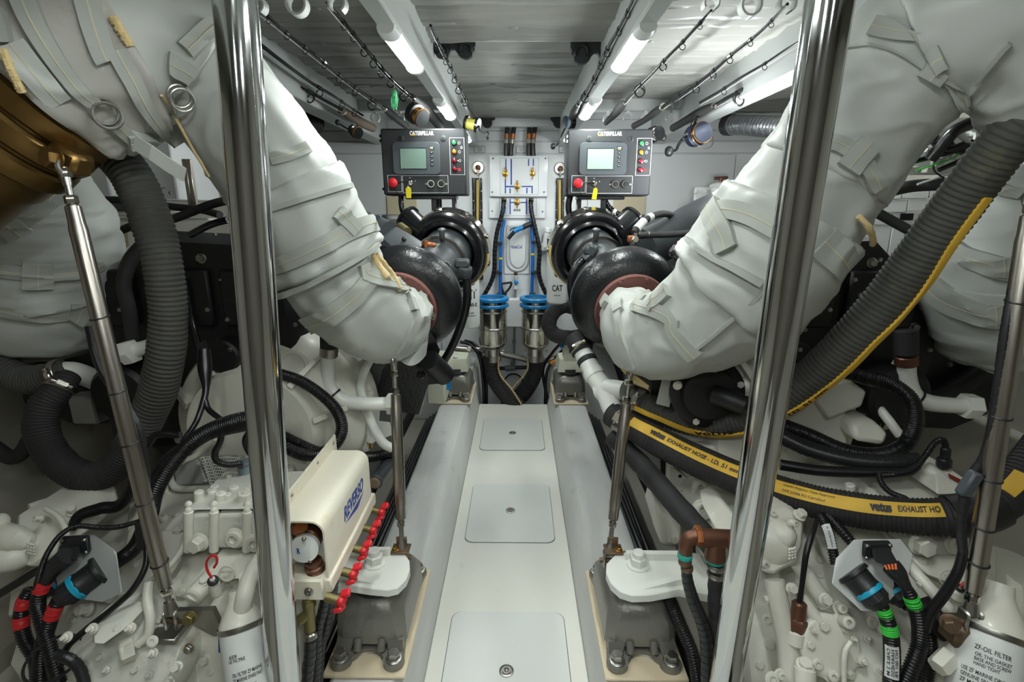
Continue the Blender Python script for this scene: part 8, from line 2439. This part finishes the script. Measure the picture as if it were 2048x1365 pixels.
for x, y in ((183, 374),):
    inst('screw', 'screw', P(x, y, 1.999), FY, 0.006, 0.004, 'steel', t)
o = pbox(None, 'vent_grille', 62, 318, 122, 372, 2.05, 0.02, 'perforated', 0.002, label='perforated vent grille at the upper left behind the riser', cat='grille')
t = thing('steel_frame', 'stainless equipment frame on the left hull side', 'frame', P(300, 425, 2.0))
for x0, x1, y0, y1 in ((216, 226, 340, 424), (232, 246, 340, 424), (370, 378, 318, 424), (380, 386, 318, 424)):
    pbox(t, 'upright', x0, y0, x1, y1, 2.05, 0.02, 'brushed', 0.002)
pbox(t, 'shelf_rail', 160, 423, 420, 433, 2.04, 0.06, 'white_paint', 0.004)
pbox(t, 'shelf_rail', 160, 437, 420, 443, 2.06, 0.06, 'white_paint', 0.004)
o = MB().add([P(218, 462, 1.95), P(255, 462, 1.95), P(258, 492, 1.95), P(240, 502, 1.95), P(222, 490, 1.95)] + [P(218, 462, 1.953), P(255, 462, 1.953), P(258, 492, 1.953), P(240, 502, 1.953), P(222, 490, 1.953)], [(0, 1, 2, 3, 4), (5, 9, 8, 7, 6)] + [(i, (i + 1) % 5, 5 + (i + 1) % 5, 5 + i) for i in range(5)]).build('card', 'plywood', label='yellowed card hanging below the shelf rail on the left', cat='card')
for pts, lab in (([(180, 482, 1.8), (210, 475, 1.8), (250, 458, 1.75), (290, 445, 1.7), (340, 440, 1.65), (420, 410, 1.6), (470, 398, 1.6)], 'black cable sagging over the left engine'),
                 ([(160, 405, 1.95), (200, 400, 1.95), (260, 402, 1.95), (330, 412, 1.9), (400, 420, 1.85), (440, 430, 1.8)], 'black pipe along the left shelf rail')):
    MB().pipe([P(*q) for q in pts], 0.013, 40, 10).build('black_cable', 'rubber', label=lab, cat='cable')
pbox(E1, 'side_box', 165, 405, 220, 422, 1.98, 0.1, 'black_engine')
# coolant hoses on the rear of the left engine
t = thing('engine_hose', 'black curved hose on the rear of the left engine', 'hose', P(260, 700, 1.36))
ptube(t, 'hose_wall', [(300, 480, 1.4, 30), (262, 520, 1.36, 28), (248, 570, 1.34, 26), (258, 620, 1.34, 26), (268, 690, 1.36, 26)], 'rubber', 14, 30)
for pts in (([(380, 470, 1.39, 14), (420, 450, 1.38, 14), (455, 440, 1.38, 14)]), ([(370, 560, 1.39, 10), (385, 640, 1.39, 10), (400, 700, 1.36, 12)])):
    ptube(E1, 'fuel_line', pts, 'black_gloss', 10, 16)
for s_, E in ((-1, E1), (1, E2)):
    for k in range(4):
        MB().bb((s_ * (0.72 + 0.11 * k), 1.40, 0.98), (s_ * (0.80 + 0.11 * k), 1.43, 1.14), 0.006).build('cover_rib', 'black_engine', parent=E)
    MB().cyl((s_ * 0.80, 1.36, 0.90), (s_ * 0.80, 1.43, 0.90), 0.05, seg=24, b=0.006).build('gear_boss', 'black_engine', parent=E)
# ------------- right
t = thing('panel_lining', 'white panelled lining on the right hull side', 'wall panels', P(1900, 520, 2.1))
rows = [(372, 398), (399, 424), (425, 448), (449, 520)]
random.seed(3)
for j, (y0, y1) in enumerate(rows):
    x = 1760 - 14 * j
    while x < 2060:
        w_ = (46, 62, 55, 70)[(j + int(x)) % 4]
        pbox(t, 'panel', x, y0 + (x - 1800) * -0.03, x + w_ - 1.5, y1 + (x - 1800) * -0.03, 2.15 + 0.004 * j, 0.02, 'white_plastic', 0.003)
        x += w_
cast(t, 'panel_opening', [(1802, 427, 2.145), (1828, 427, 2.145), (1826, 441, 2.145), (1800, 441, 2.145)], 0.004, 'dark_hole', 0.0005)
o = MB().pipe([P(1780, 382, 2.0), P(1830, 372, 2.0), P(1900, 368, 1.95), (P(1980, 362, 1.9)), P(2048, 350, 1.9)], 0.022, 30, 12).build('black_cable', 'rubber', label='thick black cable along the top of the right wall panels', cat='cable')
MB().pipe([P(1740, 418, 1.6), P(1780, 440, 1.6), P(1820, 462, 1.6), P(1850, 480, 1.6)], 0.015, 24, 12).build('black_cable', 'rubber', label='black hose sloping from the right exhaust to the engine', cat='cable')
MB().pipe([P(1880, 475, 1.7), P(1920, 482, 1.7), P(1960, 470, 1.75), P(2000, 440, 1.8)], 0.015, 24, 12).build('black_cable', 'rubber', label='black cable beside the far right riser', cat='cable')
# terminal blocks and wiring
t = thing('terminal_board', 'cluttered white terminal board with wires at the upper right', 'terminal board', P(1880, 345, 1.98))
pbox(t, 'back_board', 1800, 235, 1990, 350, 2.0, 0.02, 'white_plastic', 0.003)
random.seed(11)
for k in range(26):
    x, y = random.uniform(1812, 1965), random.uniform(245, 335)
    w_, h_ = random.uniform(8, 22), random.uniform(5, 12)
    pbox(t, 'terminal_block', x, y, x + w_, y + h_, 1.97 - random.uniform(0, 0.03), 0.03, ('white_plastic', 'filter_white', 'plate_grey', 'cream_box')[k % 4], 0.002)
for k in range(12):
    x, y = random.uniform(1815, 1940), random.uniform(245, 320)
    pts = [P(x + random.uniform(-30, 30) * q, y + random.uniform(-12, 14) * q + 8 * q, 1.92 + random.uniform(-.02, .02)) for q in range(4)]
    MB().pipe(pts, 0.0025 if k % 6 == 3 else random.choice((0.003, 0.004, 0.009)), 20, 6).build('wire', ('loom', 'label_paper', 'loom', 'green_tape', 'loom', 'label_paper')[k % 6], parent=t)
MB().pipe([P(1860, 320, 1.9), P(1885, 290, 1.88), P(1910, 262, 1.86), P(1945, 245, 1.86)], 0.02, 20, 10).build('cable_bundle', 'loom', parent=t)
MB().pipe([P(1870, 300, 1.9), P(1900, 300, 1.88), P(1930, 290, 1.86)], 0.014, 20, 10).build('cable_bundle', 'loom', parent=t)
# white valve cylinder with bronze T handle, bracket with rivets
t = thing('gate_valve', 'white upright cylinder with a bronze T-handle against the right bulkhead', 'valve', P(1440, 430, 3.3))
a, b = P(1441, 470, 3.3), P(1441, 368, 3.3)
MB().cyl(a, b, pr(36, b), seg=28, b=0.01).build('cylinder', 'filter_white', parent=t)
m = MB(); m.cyl(b, b + V((0, 0, 0.035)), 0.012, seg=10); m.cyl(P(1428, 357, 3.3), P(1455, 356, 3.3), 0.010, seg=10); m.build('t_handle', 'bronze', parent=t)
MB().lathe(b, (0, 0, 1), [(pr(40, b), -0.02), (pr(42, b), -0.012), (pr(36, b), 0.0), (0.02, 0.01)], 28).build('cap', 'filter_white', parent=t)
t = thing('wall_bracket', 'white riveted bracket beside the T-handle valve', 'bracket', P(1400, 430, 3.4))
pbox(t, 'plate', 1388, 374, 1422, 440, 3.45, 0.02, 'white_plastic', 0.004)
for x, y in ((1392, 384), (1390, 412), (1413, 383)):
    inst('screw', 'rivet', P(x, y, 3.449), FY, 0.014, 0.006, 'white_plastic', t)
for x0, x1, lab in ((775, 835, 'beige board behind the left panel posts'), (1226, 1289, 'beige board behind the right panel posts')):
    m = MB(); wbox(m, x0, 392, x1, 470, 0.012, 0.0, 0.002); m.build('backing_board', 'wood_pale', label=lab, cat='board')
MB().pipe([P(-20, 890, 1.4), P(20, 915, 1.4), P(45, 905, 1.4), P(60, 880, 1.42)], 0.022, 20, 12).build('pvc_hose', 'rubber', label='short black hose stub at the far left below the hook-shaped hose', cat='hose')
pbox(None, 'grey_box', 138, 795, 190, 850, 1.5, 0.15, 'plate_grey', 0.006, label='grey box behind the hook-shaped hose at the left', cat='box')

# assumed work lamp on the right engine, unseen behind the exhaust (added to whiten the right deckhead and bulkhead)
t = thing('assumed_work_lamp', 'assumed small LED work lamp standing on the right engine, unseen behind the exhaust, added to light the right deckhead', 'lamp', V((0.86, 2.05, 1.17)))
c = V((0.86, 2.05, 1.36)); d = V((-0.30, 0.40, 0.85)).normalized(); x, y, z = frame(d)
rt = Matrix((x, y, z)).transposed()
MB().box(c, (0.17, 0.12, 0.045), rt, 0.01).build('housing', 'black_plastic', parent=t)
MB().box(c + d * 0.0235, (0.15, 0.10, 0.004), rt, 0.001).build('lens', 'assumed_work_glow', parent=t)
MB().pipe([c + x * 0.09, c + x * 0.095 + V((0, 0, -0.14)), c - x * 0.095 + V((0, 0, -0.14)), c - x * 0.09], 0.008, 30, 8).build('stand', 'black_plastic', parent=t)
MB().box(V((0.86, 2.05, 1.185)), (0.2, 0.12, 0.02), None, 0.005).build('foot', 'black_plastic', parent=t)
# ================================================================ BOLTS SEATED ON THE CASTINGS
bpy.context.view_layer.update()
DG = bpy.context.evaluated_depsgraph_get()
def seat(px, py, rpx, kind, mat, hk, under, name='bolt'):
    """Seat a bolt where the sight line meets the casting `under` (skips if something else is in the way)."""
    d = ray(px, py).normalized()
    ok, loc, nrm, idx, ob, mw = SC.ray_cast(DG, CAM, d)
    if not ok or ob.parent is None or ob.parent.name != under.name:
        return
    if nrm.dot(d) > 0:
        nrm = -nrm
    r = pr(2 * rpx, loc)
    inst(kind, name, loc - nrm * 0.001, nrm, r, r * hk, mat, under)
for x, y, r, k, h in ((205, 1085, 6, 'bolt', 1), (330, 1040, 8, 'socket', 1.4), (352, 1032, 6, 'bolt', 1), (300, 1085, 5, 'screw', .7), (355, 1060, 7, 'bolt', 1.0), (270, 1130, 7, 'bolt', 1), (320, 1120, 6, 'screw', .6),
                      (415, 1120, 6, 'screw', .6), (500, 1125, 7, 'bolt', 1), (540, 1150, 6, 'bolt', 1), (405, 1165, 8, 'bolt', 1), (370, 1160, 6, 'plug', .5), (230, 1160, 7, 'bolt', 1), (150, 1240, 8, 'stud', 1.6),
                      (215, 1340, 8, 'stud', 1.6), (230, 1260, 5, 'screw', .6), (200, 1315, 7, 'bolt', 1), (320, 1240, 7, 'bolt', 1), (410, 1320, 9, 'bolt', 1.2), (420, 1345, 7, 'plug', .5), (90, 1040, 6, 'socket', 1.4), (120, 1080, 6, 'socket', 1.2),
                      (40, 1300, 8, 'bolt', 1), (20, 1260, 7, 'bolt', 1), (300, 1350, 8, 'stud', 1.6), (270, 1340, 7, 'bolt', 1), (420, 1220, 7, 'bolt', 1)):
    seat(x, y, r, k, 'gear_rust', h, G1)
for x, y, r, k, h in ((1505, 1035, 7, 'bolt', 1), (1545, 1030, 6, 'socket', 1.3), (1625, 1075, 7, 'bolt', 1), (1640, 1120, 7, 'bolt', 1), (1600, 1165, 6, 'screw', .6), (1640, 1150, 7, 'plug', .5), (1690, 1260, 7, 'bolt', 1),
                      (1535, 1200, 8, 'bolt', 1), (1535, 1240, 8, 'plug', .6), (1540, 1290, 9, 'bolt', 1.2), (1520, 1330, 8, 'bolt', 1.2), (1620, 1290, 8, 'bolt', 1), (1735, 1280, 8, 'stud', 1.6), (1760, 1340, 8, 'stud', 1.6),
                      (1700, 1350, 8, 'bolt', 1), (1850, 1125, 6, 'screw', .6), (1960, 1130, 7, 'bolt', 1), (1870, 1200, 7, 'bolt', 1), (1840, 1170, 6, 'bolt', 1), (1950, 1060, 7, 'bolt', 1), (1975, 1090, 7, 'bolt', 1), (1635, 1330, 9, 'plug', .6),
                      (1720, 980, 6, 'screw', .8), (1790, 1000, 7, 'bolt', .8), (1660, 985, 6, 'bolt', .8), (1590, 1120, 6, 'screw', .6), (1500, 1100, 7, 'bolt', 1), (1470, 1060, 8, 'bolt', 1), (1360, 1020, 7, 'bolt', 1), (1350, 1080, 7, 'bolt', 1)):
    seat(x, y, r, k, 'gear', h, G2)
for E, pts in ((E1, ((400, 520), (430, 470), (465, 455), (440, 560), (415, 620), (455, 640), (400, 690), (460, 700), (590, 650), (240, 620), (250, 660), (300, 560))),
               (E2, ((1670, 565), (1710, 560), (1660, 620), (1610, 660), (1720, 590), (1760, 520), (1600, 700), (1830, 660), (1860, 700), (1900, 730), (1640, 690)))):
    for x, y in pts:
        seat(x, y, 4, 'bolt', 'steel', 1, E)
